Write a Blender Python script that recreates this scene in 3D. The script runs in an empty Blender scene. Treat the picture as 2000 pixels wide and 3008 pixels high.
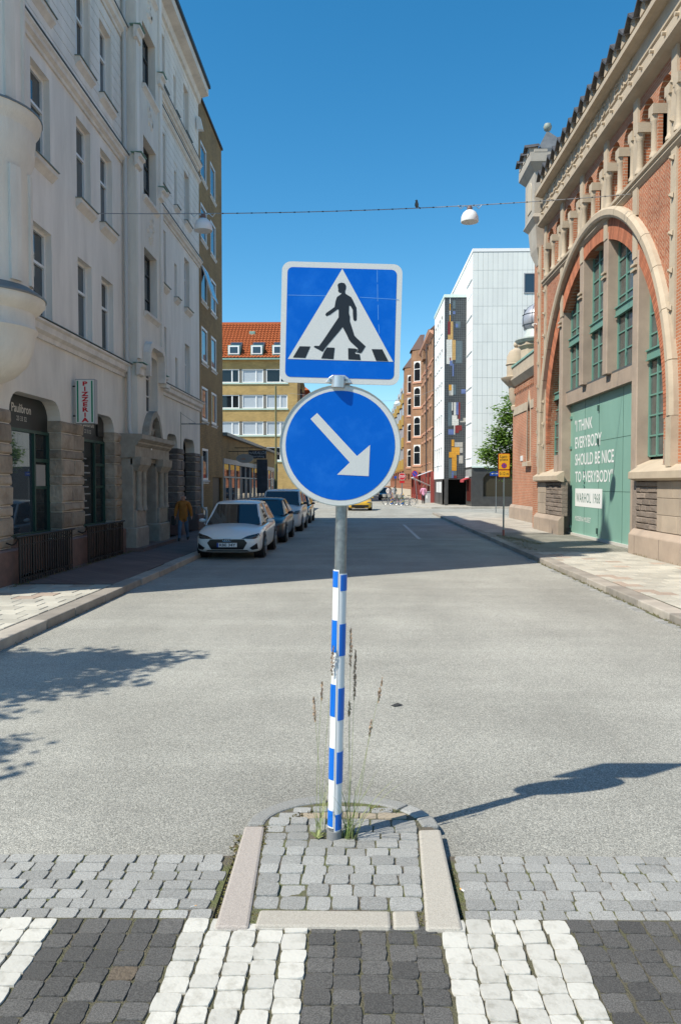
import bpy, bmesh, math, random
from mathutils import Vector, Matrix
from mathutils.geometry import tessellate_polygon
random.seed(7)
R = math.radians
scene = bpy.context.scene
col = scene.collection

# ---------------------------------------------------------------- camera
PITCH = math.atan((1504 - 1422) / 2285.0)
YAW = math.atan(55 / 2285.0)
camd = bpy.data.cameras.new('camera')
camd.sensor_fit = 'VERTICAL'
camd.sensor_height = 24.0
camd.lens = 24.0 * 2285 / 3008
camd.clip_end = 3000
camd.clip_start = 0.05
cam = bpy.data.objects.new('camera', camd)
cam.location = (0, 0, 1.9)
cam.rotation_euler = (R(90) - PITCH, 0, YAW)
col.objects.link(cam)
scene.camera = cam

# ---------------------------------------------------------------- sky, sun, exposure
SUN_EL = R(51)
SUN_H = Vector((-0.838, -0.545, 0)).normalized()      # horizontal direction towards the sun
world = bpy.data.worlds.new('World')
scene.world = world
world.use_nodes = True
wn = world.node_tree.nodes
sky = wn.new('ShaderNodeTexSky')
sky.sky_type = 'NISHITA'
sky.sun_disc = False
sky.sun_elevation = SUN_EL
sky.sun_rotation = math.atan2(SUN_H.x, SUN_H.y)
sky.altitude = 0
sky.air_density = 1.0
sky.dust_density = 0.3
sky.ozone_density = 3.5
wn['Background'].inputs['Strength'].default_value = 0.116
hsv = wn.new('ShaderNodeHueSaturation')          # the photograph's deep, polarised blue
hsv.inputs['Saturation'].default_value = 1.33
hsv.inputs['Hue'].default_value = 0.488
world.node_tree.links.new(sky.outputs[0], hsv.inputs['Color'])
world.node_tree.links.new(hsv.outputs[0], wn['Background'].inputs[0])
sund = bpy.data.lights.new('sun', 'SUN')
sund.energy = 4.2
sund.angle = R(0.53)
sund.color = (1.0, 0.945, 0.82)
sun = bpy.data.objects.new('sun', sund)
tosun = SUN_H * math.cos(SUN_EL) + Vector((0, 0, math.sin(SUN_EL)))
sun.rotation_euler = tosun.to_track_quat('Z', 'Y').to_euler()
sun.location = tosun * 60
col.objects.link(sun)
scene.view_settings.view_transform = 'Standard'
scene.view_settings.look = 'None'
scene.view_settings.exposure = 0.58
scene.view_settings.gamma = 1.0
scene.view_settings.use_curve_mapping = False

# ---------------------------------------------------------------- helpers
MATS = {}
def M(name, c=(.5, .5, .5), rough=.6, metal=0., c2=None, scale=3., bump=0., bscale=40., spec=.5, coat=0.,
      rnd=0., stretch=None, detail=4., dist=.02, alpha=None, mixlo=.35, mixhi=.7):
    """procedural principled material; colour varies with noise in world space and per object (rnd)"""
    if name in MATS: return MATS[name]
    m = bpy.data.materials.new(name); m.use_nodes = True; MATS[name] = m
    nt = m.node_tree; n = nt.nodes; L = nt.links; b = n['Principled BSDF']
    b.inputs['Base Color'].default_value = (*c, 1); b.inputs['Roughness'].default_value = rough
    b.inputs['Metallic'].default_value = metal; b.inputs['Specular IOR Level'].default_value = spec
    b.inputs['Coat Weight'].default_value = coat; b.inputs['Coat Roughness'].default_value = .04
    geo = n.new('ShaderNodeNewGeometry'); pos = geo.outputs['Position']
    if stretch:
        mp = n.new('ShaderNodeMapping'); mp.inputs['Scale'].default_value = stretch
        L.new(pos, mp.inputs['Vector']); pos = mp.outputs[0]
    colr = None
    if c2 is not None:
        tx = n.new('ShaderNodeTexNoise'); tx.inputs['Scale'].default_value = scale; tx.inputs['Detail'].default_value = detail
        tx.inputs['Roughness'].default_value = .65
        L.new(pos, tx.inputs['Vector'])
        mr = n.new('ShaderNodeMapRange'); mr.inputs[1].default_value = mixlo; mr.inputs[2].default_value = mixhi
        L.new(tx.outputs['Fac'], mr.inputs[0])
        mx = n.new('ShaderNodeMix'); mx.data_type = 'RGBA'
        mx.inputs[6].default_value = (*c, 1); mx.inputs[7].default_value = (*c2, 1)
        L.new(mr.outputs[0], mx.inputs[0]); colr = mx.outputs[2]
    if rnd:
        oi = n.new('ShaderNodeObjectInfo'); hs = n.new('ShaderNodeHueSaturation')
        mr2 = n.new('ShaderNodeMapRange'); mr2.inputs[3].default_value = 1 - rnd; mr2.inputs[4].default_value = 1 + rnd
        L.new(oi.outputs['Random'], mr2.inputs[0]); L.new(mr2.outputs[0], hs.inputs['Value'])
        if colr: L.new(colr, hs.inputs['Color'])
        else: hs.inputs['Color'].default_value = (*c, 1)
        colr = hs.outputs[0]
    if colr: L.new(colr, b.inputs['Base Color'])
    if bump:
        t2 = n.new('ShaderNodeTexNoise'); t2.inputs['Scale'].default_value = bscale; t2.inputs['Detail'].default_value = 3
        L.new(pos, t2.inputs['Vector'])
        bp = n.new('ShaderNodeBump'); bp.inputs['Strength'].default_value = bump; bp.inputs['Distance'].default_value = dist
        L.new(t2.outputs['Fac'], bp.inputs['Height']); L.new(bp.outputs[0], b.inputs['Normal'])
    return m

def brickmat(name, c1, c2, mortar, bw=.25, rh=.077, ms=.008, rough=.85, bump=.5, diag=0., patch=None, offset=.5, mixdirt=.25):
    """brick courses in world space: along the wall (x+y) and up (z)"""
    if name in MATS: return MATS[name]
    m = bpy.data.materials.new(name); m.use_nodes = True; MATS[name] = m
    nt = m.node_tree; n = nt.nodes; L = nt.links; b = n['Principled BSDF']
    b.inputs['Roughness'].default_value = rough
    geo = n.new('ShaderNodeNewGeometry'); sp = n.new('ShaderNodeSeparateXYZ'); L.new(geo.outputs['Position'], sp.inputs[0])
    ad = n.new('ShaderNodeMath'); L.new(sp.outputs[0], ad.inputs[0]); L.new(sp.outputs[1], ad.inputs[1])
    cb = n.new('ShaderNodeCombineXYZ'); L.new(ad.outputs[0], cb.inputs[0])
    zz = sp.outputs[2]
    if diag:
        # herringbone-like slanted courses: z shifted by a triangle wave along the wall
        pp = n.new('ShaderNodeMath'); pp.operation = 'PINGPONG'; pp.inputs[1].default_value = diag
        L.new(ad.outputs[0], pp.inputs[0]); a2 = n.new('ShaderNodeMath'); L.new(sp.outputs[2], a2.inputs[0]); L.new(pp.outputs[0], a2.inputs[1])
        zz = a2.outputs[0]
    L.new(zz, cb.inputs[1])
    br = n.new('ShaderNodeTexBrick'); L.new(cb.outputs[0], br.inputs['Vector'])
    br.inputs['Color1'].default_value = (*c1, 1); br.inputs['Color2'].default_value = (*c2, 1); br.inputs['Mortar'].default_value = (*mortar, 1)
    br.inputs['Scale'].default_value = 1; br.inputs['Mortar Size'].default_value = ms; br.inputs['Brick Width'].default_value = bw
    br.inputs['Row Height'].default_value = rh; br.offset = offset; br.inputs['Mortar Smooth'].default_value = .3; br.inputs['Bias'].default_value = -.1
    tx = n.new('ShaderNodeTexNoise'); tx.inputs['Scale'].default_value = .9; tx.inputs['Detail'].default_value = 6; L.new(geo.outputs['Position'], tx.inputs['Vector'])
    mr = n.new('ShaderNodeMapRange'); mr.inputs[1].default_value = .3; mr.inputs[2].default_value = .75; mr.inputs[3].default_value = 1 - mixdirt; mr.inputs[4].default_value = 1 + mixdirt * .5
    L.new(tx.outputs['Fac'], mr.inputs[0])
    hs = n.new('ShaderNodeHueSaturation'); L.new(br.outputs['Color'], hs.inputs['Color']); L.new(mr.outputs[0], hs.inputs['Value'])
    L.new(hs.outputs[0], b.inputs['Base Color'])
    bp = n.new('ShaderNodeBump'); bp.inputs['Strength'].default_value = bump; bp.inputs['Distance'].default_value = .012; bp.invert = True
    L.new(br.outputs['Fac'], bp.inputs['Height']); L.new(bp.outputs[0], b.inputs['Normal'])
    return m

class Fr:
    """frame: o + u*U + v*V + w*W  (U along the wall, V up, W outwards)"""
    def __init__(s, o, U=(1, 0, 0), V=(0, 0, 1), W=(0, -1, 0)):
        s.o = Vector(o); s.U = Vector(U); s.V = Vector(V); s.W = Vector(W)
    def __call__(s, u, v, w=0.): return s.o + s.U * u + s.V * v + s.W * w
WORLD = Fr((0, 0, 0), (1, 0, 0), (0, 1, 0), (0, 0, 1))
def wallL(x): return Fr((x, 0, 0), (0, 1, 0), (0, 0, 1), (1, 0, 0))     # facade on the left, faces +X
def wallR(x): return Fr((x, 0, 0), (0, 1, 0), (0, 0, 1), (-1, 0, 0))    # facade on the right, faces -X
def wallF(y): return Fr((0, y, 0), (1, 0, 0), (0, 0, 1), (0, -1, 0))    # faces the camera

def link(o, parent=None):
    col.objects.link(o)
    if parent: o.parent = parent
    return o
def tag(o, label=None, cat=None, group=None, kind=None):
    if label: o['label'] = label
    if cat: o['category'] = cat
    if group: o['group'] = group
    if kind: o['kind'] = kind
    return o
def thing(name, label, cat, loc=(0, 0, 0), group=None):
    o = bpy.data.objects.new(name, None); o.empty_display_size = .2
    link(o); o.location = loc
    return tag(o, label, cat, group)

class MB:
    def __init__(s, fr=WORLD): s.v = []; s.f = []; s.fr = fr
    def pt(s, p): s.v.append(s.fr(*p)); return len(s.v) - 1
    def face(s, pts): s.f.append([s.pt(p) for p in pts]); return s
    def box(s, a0, a1, b0, b1, c0, c1):
        i = [s.pt((a, b, c)) for c in (c0, c1) for b in (b0, b1) for a in (a0, a1)]
        s.f += [[i[k] for k in q] for q in ((0, 2, 3, 1), (4, 5, 7, 6), (0, 1, 5, 4), (2, 6, 7, 3), (0, 4, 6, 2), (1, 3, 7, 5))]
        return s
    def loft(s, rings, closed=True, cap=True):
        ids = [[s.pt(p) for p in r] for r in rings]; n = len(rings[0])
        for a, b in zip(ids, ids[1:]):
            for k in range(n if closed else n - 1):
                s.f.append([a[k], a[(k + 1) % n], b[(k + 1) % n], b[k]])
        if cap and closed: s.f.append(ids[0][::-1]); s.f.append(ids[-1])
        return s
    def prism(s, poly, c0, c1):
        """poly of (a,b), extruded along the third frame axis"""
        return s.loft([[(a, b, c0) for a, b in poly], [(a, b, c1) for a, b in poly]])
    def prof(s, poly, u0, u1):
        """moulding profile of (w, v) run along u"""
        return s.loft([[(u0, v, w) for w, v in poly], [(u1, v, w) for w, v in poly]])
    def lathe(s, prof, c=(0, 0), n=16, a0=0., a1=2 * math.pi):
        """profile (r, z) round the world/frame c-axis at (a,b)=c"""
        full = abs(a1 - a0 - 2 * math.pi) < 1e-6
        k = n if full else n + 1
        rings = [[(c[0] + r * math.cos(a0 + (a1 - a0) * i / n), c[1] + r * math.sin(a0 + (a1 - a0) * i / n), z) for i in range(k)] for r, z in prof]
        return s.loft(rings, closed=full, cap=full)
    def tube(s, path, r, n=8, cap=True):
        pts = [Vector(p) for p in path]; rings = []
        rr = r if isinstance(r, (list, tuple)) else [r] * len(pts)
        up = None
        for i, p in enumerate(pts):
            d = (pts[min(i + 1, len(pts) - 1)] - pts[max(i - 1, 0)]).normalized()
            if up is None: up = d.orthogonal().normalized()
            up = (up - d * up.dot(d))
            up = up.normalized() if up.length > 1e-5 else d.orthogonal().normalized()
            sd = d.cross(up)
            rings.append([tuple(p + (up * math.cos(2 * math.pi * k / n) + sd * math.sin(2 * math.pi * k / n)) * rr[i]) for k in range(n)])
        return s.loft(rings, True, cap)
    def poly(s, outer, holes=(), w=0., depth=0., skirt=0.):
        """flat face with holes in the u-v plane at w; reveals of the holes go back by depth, outer rim by skirt"""
        loops = [list(outer)] + [list(h) for h in holes]
        flat = [p for l in loops for p in l]
        ids = [s.pt((p[0], p[1], w)) for p in flat]
        for t in tessellate_polygon([[Vector((p[0], p[1], 0)) for p in l] for l in loops]): s.f.append([ids[k] for k in t])
        for li, l in enumerate(loops):
            d = skirt if li == 0 else depth
            if not d: continue
            off = sum(len(x) for x in loops[:li]); n = len(l)
            back = [s.pt((p[0], p[1], w - d)) for p in l]
            for k in range(n): s.f.append([ids[off + k], ids[off + (k + 1) % n], back[(k + 1) % n], back[k]])
        return s
    def mesh(s, name, m=None):
        me = bpy.data.meshes.new(name); me.from_pydata([tuple(p) for p in s.v], [], s.f); me.update()
        if m: me.materials.append(m)
        return me
    def build(s, name, m, parent=None, smooth=False, bevel=0., seg=1, sub=0, weld=False, auto=None, norm=True):
        me = s.mesh(name, m)
        if norm or weld:
            bm = bmesh.new(); bm.from_mesh(me)
            if weld: bmesh.ops.remove_doubles(bm, verts=bm.verts, dist=1e-4)
            bmesh.ops.recalc_face_normals(bm, faces=bm.faces); bm.to_mesh(me); bm.free()
        if parent is not None and tuple(parent.location) != (0, 0, 0):
            inv = Vector(parent.location)
            for v in me.vertices: v.co -= inv
        if smooth:
            for p in me.polygons: p.use_smooth = True
            if auto: me.set_sharp_from_angle(angle=R(auto))
        o = bpy.data.objects.new(name, me); link(o, parent)
        if bevel:
            md = o.modifiers.new('bevel', 'BEVEL'); md.width = bevel; md.segments = seg; md.limit_method = 'ANGLE'; md.angle_limit = R(35)
        if sub:
            md = o.modifiers.new('sub', 'SUBSURF'); md.levels = sub; md.render_levels = sub
        return o

def rel(o, parent):
    """parent a world-built sub-part to a part whose origin equals its thing's origin"""
    o.parent = parent; return o
def sub(mb, name, m, part, **k):
    """build a sub-part: the part is a mesh whose local origin sits at its thing's location"""
    me_parent = part
    root = part.parent
    loc = Vector(root.location) if root else Vector((0, 0, 0))
    o = mb.build(name, m, None, **k)
    if loc.length:
        for v in o.data.vertices: v.co -= loc
    o.parent = part
    return o
def struct(o): o['kind'] = 'structure'; return o

def rrect(u0, u1, v0, v1, rt=0., rb=0., n=5):
    P = []
    def arc(cu, cv, r, a0, a1):
        if r <= 0: P.append((cu, cv)); return
        for i in range(n + 1):
            a = R(a0 + (a1 - a0) * i / n); P.append((cu + r * math.cos(a), cv + r * math.sin(a)))
    arc(u1 - rb, v0 + rb, rb, -90, 0); arc(u1 - rt, v1 - rt, rt, 0, 90); arc(u0 + rt, v1 - rt, rt, 90, 180); arc(u0 + rb, v0 + rb, rb, 180, 270)
    return P
def archpoly(u0, u1, v0, vs, n=10):
    r = (u1 - u0) / 2; c = (u0 + u1) / 2
    return [(u0, v0), (u1, v0)] + [(c + r * math.cos(math.pi * i / n), vs + r * math.sin(math.pi * i / n)) for i in range(n + 1)]

def text_mb(fr, body, u, v, size, w=0.004, xs=1., align='LEFT', shear=0., ext=.002, bold=0., spacing=1.):
    """lettering as flat extruded mesh in frame fr"""
    cu = bpy.data.curves.new('t', 'FONT'); cu.body = body; cu.size = size; cu.align_x = align; cu.extrude = 0; cu.shear = shear
    cu.offset = bold; cu.resolution_u = 3; cu.space_character = spacing; cu.space_line = .9
    o = bpy.data.objects.new('t', cu); col.objects.link(o)
    dg = bpy.context.evaluated_depsgraph_get(); ev = o.evaluated_get(dg); me = ev.to_mesh()
    mb = MB(fr)
    base = len(mb.v)
    for vt in me.vertices: mb.pt((u + vt.co.x * xs, v + vt.co.y, w))
    for p in me.polygons: mb.f.append([base + i for i in p.vertices])
    ev.to_mesh_clear(); col.objects.unlink(o); bpy.data.objects.remove(o); bpy.data.curves.remove(cu)
    return mb

# common materials
GLASS = M('glass_dark', (.012, .016, .02), .03, spec=.6)
GLASS2 = M('glass_blue', (.03, .045, .06), .02, spec=.9)
WHITEP = M('white_paint', (.74, .74, .72), .4)
BLACKP = M('black_paint', (.012, .012, .013), .4)
IRON = M('wrought_iron', (.008, .008, .009), .45)
STEEL = M('galvanised_steel', (.33, .35, .35), .42, .85, (.22, .23, .24), 30)
ALU = M('aluminium', (.6, .6, .6), .35, .8)
DARKIN = M('dark_interior', (.01, .01, .011), .9)
COPPER = M('verdigris', (.25, .42, .35), .7, c2=(.16, .3, .26), scale=4)

def window(fr, u0, u1, v0, v1, w, parent, mat=None, fw=.06, mull=(), trans=(), glass=None, sill=None, dp=.05, bar=None, name='window'):
    """one window: frame (part) > pane, sill.  w = plane of the glass"""
    mat = mat or WHITEP; bar = bar or fw * .8
    mb = MB(fr)
    mb.box(u0, u1, v0, v0 + fw, w, w + dp).box(u0, u1, v1 - fw, v1, w, w + dp).box(u0, u0 + fw, v0 + fw, v1 - fw, w, w + dp).box(u1 - fw, u1, v0 + fw, v1 - fw, w, w + dp)
    for t in mull:
        c = u0 + (u1 - u0) * t; mb.box(c - bar / 2, c + bar / 2, v0 + fw, v1 - fw, w + .003, w + dp * .9)
    for t in trans:
        c = v0 + (v1 - v0) * t; mb.box(u0 + fw, u1 - fw, c - bar / 2, c + bar / 2, w + .005, w + dp * 1.05)
    f = mb.build(name, mat, parent)
    sub(MB(fr).box(u0 + fw * .4, u1 - fw * .4, v0 + fw * .4, v1 - fw * .4, w - .01, w + .012), 'pane', glass or GLASS, f)
    if sill:
        sm, so, sh = sill
        sub(MB(fr).prof([(w, v0 + .02), (so, v0 - .03), (so, v0 - .03 - sh), (so - .05, v0 - .07 - sh), (0.002, v0 - .1 - sh * 1.5), (0.002, v0 - .01), (w, v0 - .01)], u0 - .08, u1 + .08), 'sill', sm, f)
    return f

# ---------------------------------------------------------------- ground materials
def asphalt_mat():
    m = bpy.data.materials.new('asphalt'); m.use_nodes = True; nt = m.node_tree; n = nt.nodes; L = nt.links; b = n['Principled BSDF']
    b.inputs['Roughness'].default_value = .9; b.inputs['Specular IOR Level'].default_value = .3
    geo = n.new('ShaderNodeNewGeometry'); pos = geo.outputs['Position']
    v = n.new('ShaderNodeTexVoronoi'); v.inputs['Scale'].default_value = 155; L.new(pos, v.inputs['Vector'])
    sp = n.new('ShaderNodeSeparateColor'); L.new(v.outputs['Color'], sp.inputs[0])
    cr = n.new('ShaderNodeValToRGB'); L.new(sp.outputs[0], cr.inputs[0])
    e = cr.color_ramp.elements; e[0].position = 0; e[0].color = (.18, .177, .158, 1); e[1].position = 1; e[1].color = (.5, .483, .425, 1)
    for p, c in ((.3, (.26, .255, .228, 1)), (.55, (.32, .313, .28, 1)), (.8, (.385, .372, .33, 1))):
        q = e.new(p); q.color = c
    hs = n.new('ShaderNodeHueSaturation'); L.new(cr.outputs[0], hs.inputs['Color'])
    mq = n.new('ShaderNodeMapping'); mq.inputs['Scale'].default_value = (.22, 1.1, .5); L.new(pos, mq.inputs['Vector'])
    tq = n.new('ShaderNodeTexNoise'); tq.inputs['Scale'].default_value = .8; tq.inputs['Detail'].default_value = 7; tq.inputs['Roughness'].default_value = .7; L.new(mq.outputs[0], tq.inputs['Vector'])
    mrq = n.new('ShaderNodeMapRange'); mrq.inputs[1].default_value = .42; mrq.inputs[2].default_value = .75; mrq.inputs[3].default_value = .96; mrq.inputs[4].default_value = 1.2; L.new(tq.outputs['Fac'], mrq.inputs[0])
    # large soft wear patches, longer along the street
    mp = n.new('ShaderNodeMapping'); mp.inputs['Scale'].default_value = (.75, .3, .5); L.new(pos, mp.inputs['Vector'])
    t = n.new('ShaderNodeTexNoise'); t.inputs['Scale'].default_value = .9; t.inputs['Detail'].default_value = 5; t.inputs['Roughness'].default_value = .6; L.new(mp.outputs[0], t.inputs['Vector'])
    mr = n.new('ShaderNodeMapRange'); mr.inputs[1].default_value = .3; mr.inputs[2].default_value = .72; mr.inputs[3].default_value = .8; mr.inputs[4].default_value = 1.12
    L.new(t.outputs['Fac'], mr.inputs[0])
    # dirt along the traffic island
    gp = n.new('ShaderNodeVectorMath'); gp.operation = 'DISTANCE'; gp.inputs[1].default_value = (-.08, 4.05, 0); L.new(pos, gp.inputs[0])
    md = n.new('ShaderNodeMapRange'); md.inputs[1].default_value = .45; md.inputs[2].default_value = 1.7; md.inputs[3].default_value = .72; md.inputs[4].default_value = 1.
    L.new(gp.outputs['Value'], md.inputs[0])
    mu = n.new('ShaderNodeMath'); mu.operation = 'MULTIPLY'; L.new(mr.outputs[0], mu.inputs[0]); L.new(md.outputs[0], mu.inputs[1])
    mu2 = n.new('ShaderNodeMath'); mu2.operation = 'MULTIPLY'; L.new(mu.outputs[0], mu2.inputs[0]); L.new(mrq.outputs[0], mu2.inputs[1])
    L.new(mu2.outputs[0], hs.inputs['Value']); L.new(hs.outputs[0], b.inputs['Base Color'])
    bp = n.new('ShaderNodeBump'); bp.inputs['Strength'].default_value = .55; bp.inputs['Distance'].default_value = .004; bp.invert = True
    L.new(v.outputs['Distance'], bp.inputs['Height']); L.new(bp.outputs[0], b.inputs['Normal'])
    return m
ASPH = asphalt_mat()
def granite(name, c, c2, rnd=.12, bump=.5, lichen=None, spk=190):
    m = M(name, c, .8, c2=c2, scale=spk, bump=bump, bscale=55, rnd=rnd, detail=2, dist=.006, mixlo=.38, mixhi=.62)
    return m
G_GREY = granite('granite_grey', (.205, .202, .19), (.35, .345, .325), .18)
G_DARK = granite('granite_black', (.05, .047, .044), (.11, .105, .098), .28)
G_WHITE = M('white_setts', (.5, .48, .43), .75, c2=(.29, .27, .225), scale=16, bump=.5, bscale=70, rnd=.11, dist=.004, mixlo=.5, mixhi=.82, detail=10)
G_PINK = granite('granite_pinkish', (.3, .26, .23), (.42, .37, .33), .06, .3)
G_TAN = granite('granite_tan', (.32, .29, .245), (.43, .395, .34), .06, .3)
G_KERB = M('granite_kerb', (.36, .32, .27), .8, c2=(.24, .215, .185), scale=2.2, bump=.3, bscale=60, rnd=.22)
SLAB = M('concrete_slab', (.47, .44, .37), .85, c2=(.36, .34, .29), scale=1.6, bump=.25, bscale=90, rnd=.15)
SLAB_P = M('pink_concrete_slab', (.42, .33, .26), .85, c2=(.34, .27, .22), scale=3, bump=.25, bscale=90, rnd=.12)
JOINT = M('mossy_joint', (.13, .11, .085), .95, c2=(.12, .13, .05), scale=5.5, bump=.8, bscale=120, mixlo=.42, mixhi=.6)
CLINKER = brickmat('clinker_paving', (.16, .1, .085), (.2, .135, .115), (.07, .06, .055), .22, .11, .006, bump=.3)
FARPAVE = M('far_paving', (.42, .39, .33), .85, c2=(.31, .285, .24), scale=2.5, bump=.3, bscale=6)
MOSS = M('moss', (.14, .16, .045), .95, c2=(.2, .13, .07), scale=40, bump=.8, bscale=200)
PAINTLINE = M('worn_road_paint', (.62, .62, .6), .7, c2=(.3, .3, .29), scale=9)
def cobble_mat(name, c1, c2, mort, w, h):
    m = bpy.data.materials.new(name); m.use_nodes = True; nt = m.node_tree; n = nt.nodes; L = nt.links; b = n['Principled BSDF']
    b.inputs['Roughness'].default_value = .85
    geo = n.new('ShaderNodeNewGeometry')
    br = n.new('ShaderNodeTexBrick'); L.new(geo.outputs['Position'], br.inputs['Vector'])
    br.inputs['Color1'].default_value = (*c1, 1); br.inputs['Color2'].default_value = (*c2, 1); br.inputs['Mortar'].default_value = (*mort, 1)
    br.inputs['Scale'].default_value = 1; br.inputs['Brick Width'].default_value = w; br.inputs['Row Height'].default_value = h
    br.inputs['Mortar Size'].default_value = .012 if w < .2 else .006; br.inputs['Mortar Smooth'].default_value = .6
    tx = n.new('ShaderNodeTexNoise'); tx.inputs['Scale'].default_value = 1.3; tx.inputs['Detail'].default_value = 6; L.new(geo.outputs['Position'], tx.inputs['Vector'])
    mr = n.new('ShaderNodeMapRange'); mr.inputs[1].default_value = .3; mr.inputs[2].default_value = .7; mr.inputs[3].default_value = .75; mr.inputs[4].default_value = 1.15; L.new(tx.outputs['Fac'], mr.inputs[0])
    hs = n.new('ShaderNodeHueSaturation'); L.new(br.outputs['Color'], hs.inputs['Color']); L.new(mr.outputs[0], hs.inputs['Value']); L.new(hs.outputs[0], b.inputs['Base Color'])
    bp = n.new('ShaderNodeBump'); bp.inputs['Strength'].default_value = .7; bp.inputs['Distance'].default_value = .02; bp.invert = True
    L.new(br.outputs['Fac'], bp.inputs['Height']); L.new(bp.outputs[0], b.inputs['Normal'])
    return m
COBBLE = cobble_mat('driveway_cobbles', (.3, .275, .235), (.24, .22, .19), (.1, .1, .055), .12, .11)
PAVERS = cobble_mat('far_slabs', (.45, .42, .36), (.38, .35, .3), (.2, .185, .15), .35, .35)

# ---------------------------------------------------------------- ground sheets
ground = struct(MB().box(-900, 900, -300, 1500, -.2, -.03).build('ground', FARPAVE))
road = struct(MB().face([(-60, -40, 0), (60, -40, 0), (60, 320, 0), (-60, 320, 0)]).build('road', ASPH))
PAINTS = [[(2.02, 36.5), (2.14, 36.5), (2.14, 26.8), (2.02, 26.8)], [(2.14, 36.42), (4.2, 36.42), (4.2, 36.3), (2.14, 36.3)], [(2.14, 26.9), (4.2, 26.9), (4.2, 26.8), (2.14, 26.8)]]
mb = MB()
for q in PAINTS: mb.face([(x, y, .004) for x, y in q])
struct(mb.build('parking_line_marking', PAINTLINE))

# sidewalks: a body with kerb stones along its edge
def kerb_line(parent, x0, x1, y0, y1, z, seed):
    rnd = random.Random(seed); y = y0
    while y < y1:
        ln = rnd.uniform(.9, 1.7) if y < 30 else rnd.uniform(2.5, 3.5)
        e = min(y + ln, y1); dx = rnd.uniform(-.012, .012); dz = rnd.uniform(-.006, .008)
        MB().box(x0 + dx, x1 + dx, y + .004, e - .004, -.1, z + dz).build('kerb_stone', G_KERB, parent, bevel=.018, seg=2)
        y = e
LZ = .12
JOINTP = M('slab_joint', (.085, .07, .05), .95, c2=(.09, .085, .04), scale=4)
lw = struct(MB().box(-6.6, -4.38, -6, 60, -.1, LZ - .014).build('left_pavement', JOINTP))
kerb_line(lw, -4.36, -4.08, 4, 60, LZ, 3)
MB().box(-6.6, -4.37, 13.75, 60, .05, LZ).build('clinker_paving', CLINKER, lw)
rw = struct(MB().box(4.62, 8.4, -6, 49.2, -.1, LZ - .014).build('right_pavement', JOINTP))
def rk(y): return 4.27 + (y - 10) * .008
rnd = random.Random(11); y = 6.
while y < 49:
    ln = rnd.uniform(1.1, 1.9) if y < 30 else 3.
    e = min(y + ln, 49); dz = rnd.uniform(-.006, .006); a, c = rk(y), rk(e)
    m_ = G_KERB
    MB().loft([[(a, y + .004, -.1), (c, e - .004, -.1), (c + .3, e - .004, -.1), (a + .3, y + .004, -.1)], [(a, y + .004, LZ + dz), (c, e - .004, LZ + dz), (c + .3, e - .004, LZ + dz), (a + .3, y + .004, LZ + dz)]]).build('kerb_stone', m_, rw, bevel=.018, seg=2)
    y = e
MB().face([(4.63, 20.6, LZ), (8.4, 20.6, LZ), (8.4, 28.6, LZ), (4.63, 28.6, LZ)]).build('cobbled_driveway', COBBLE, rw)
MB().face([(4.63, 28.62, LZ + .001), (8.4, 28.62, LZ + .001), (8.4, 49.1, LZ + .001), (4.63, 49.1, LZ + .001)]).build('far_slab_paving', PAVERS, rw)
# single slabs, in staggered bond
slab_me = {}
def slab(parent, x0, x1, y0, y1, z, mat, rnd):
    w, l = round(x1 - x0, 3), round(y1 - y0, 3)
    key = (w, l, mat.name)
    if key not in slab_me:
        b = MB(); h = .06; c = .006
        b.loft([[(0, 0, -h), (w, 0, -h), (w, l, -h), (0, l, -h)], [(0, 0, -c), (w, 0, -c), (w, l, -c), (0, l, -c)], [(c, c, 0), (w - c, c, 0), (w - c, l - c, 0), (c, l - c, 0)]])
        slab_me[key] = b.mesh('slab', mat)
    o = bpy.data.objects.new('slab', slab_me[key]); link(o, parent); o.location = (x0, y0, z + rnd.uniform(-.003, .003))
    o.rotation_euler = (rnd.uniform(-.006, .006), rnd.uniform(-.006, .006), rnd.uniform(-.004, .004))
def slabs(parent, xa, xb, ya, yb, z, seed, pink):
    rnd = random.Random(seed); S = .35; y = ya; r = 0
    while y < yb - .1:
        x = xa - (S / 2 if r % 2 else 0)
        while x < xb - .05:
            a, b_ = max(x, xa), min(x + S, xb)
            if b_ - a > .06:
                slab(parent, a + .008, b_ - .008, y + .009, min(y + S, yb) - .009, z, SLAB_P if rnd.random() < pink(a) else SLAB, rnd)
            x += S
        y += S; r += 1
slabs(lw, -6.45, -4.38, 7.0, 13.72, LZ, 5, lambda a: .12)
slabs(rw, 4.62, 7.02, 10.1, 20.58, LZ, 6, lambda a: .3 if a < 4.95 else .05)

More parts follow.
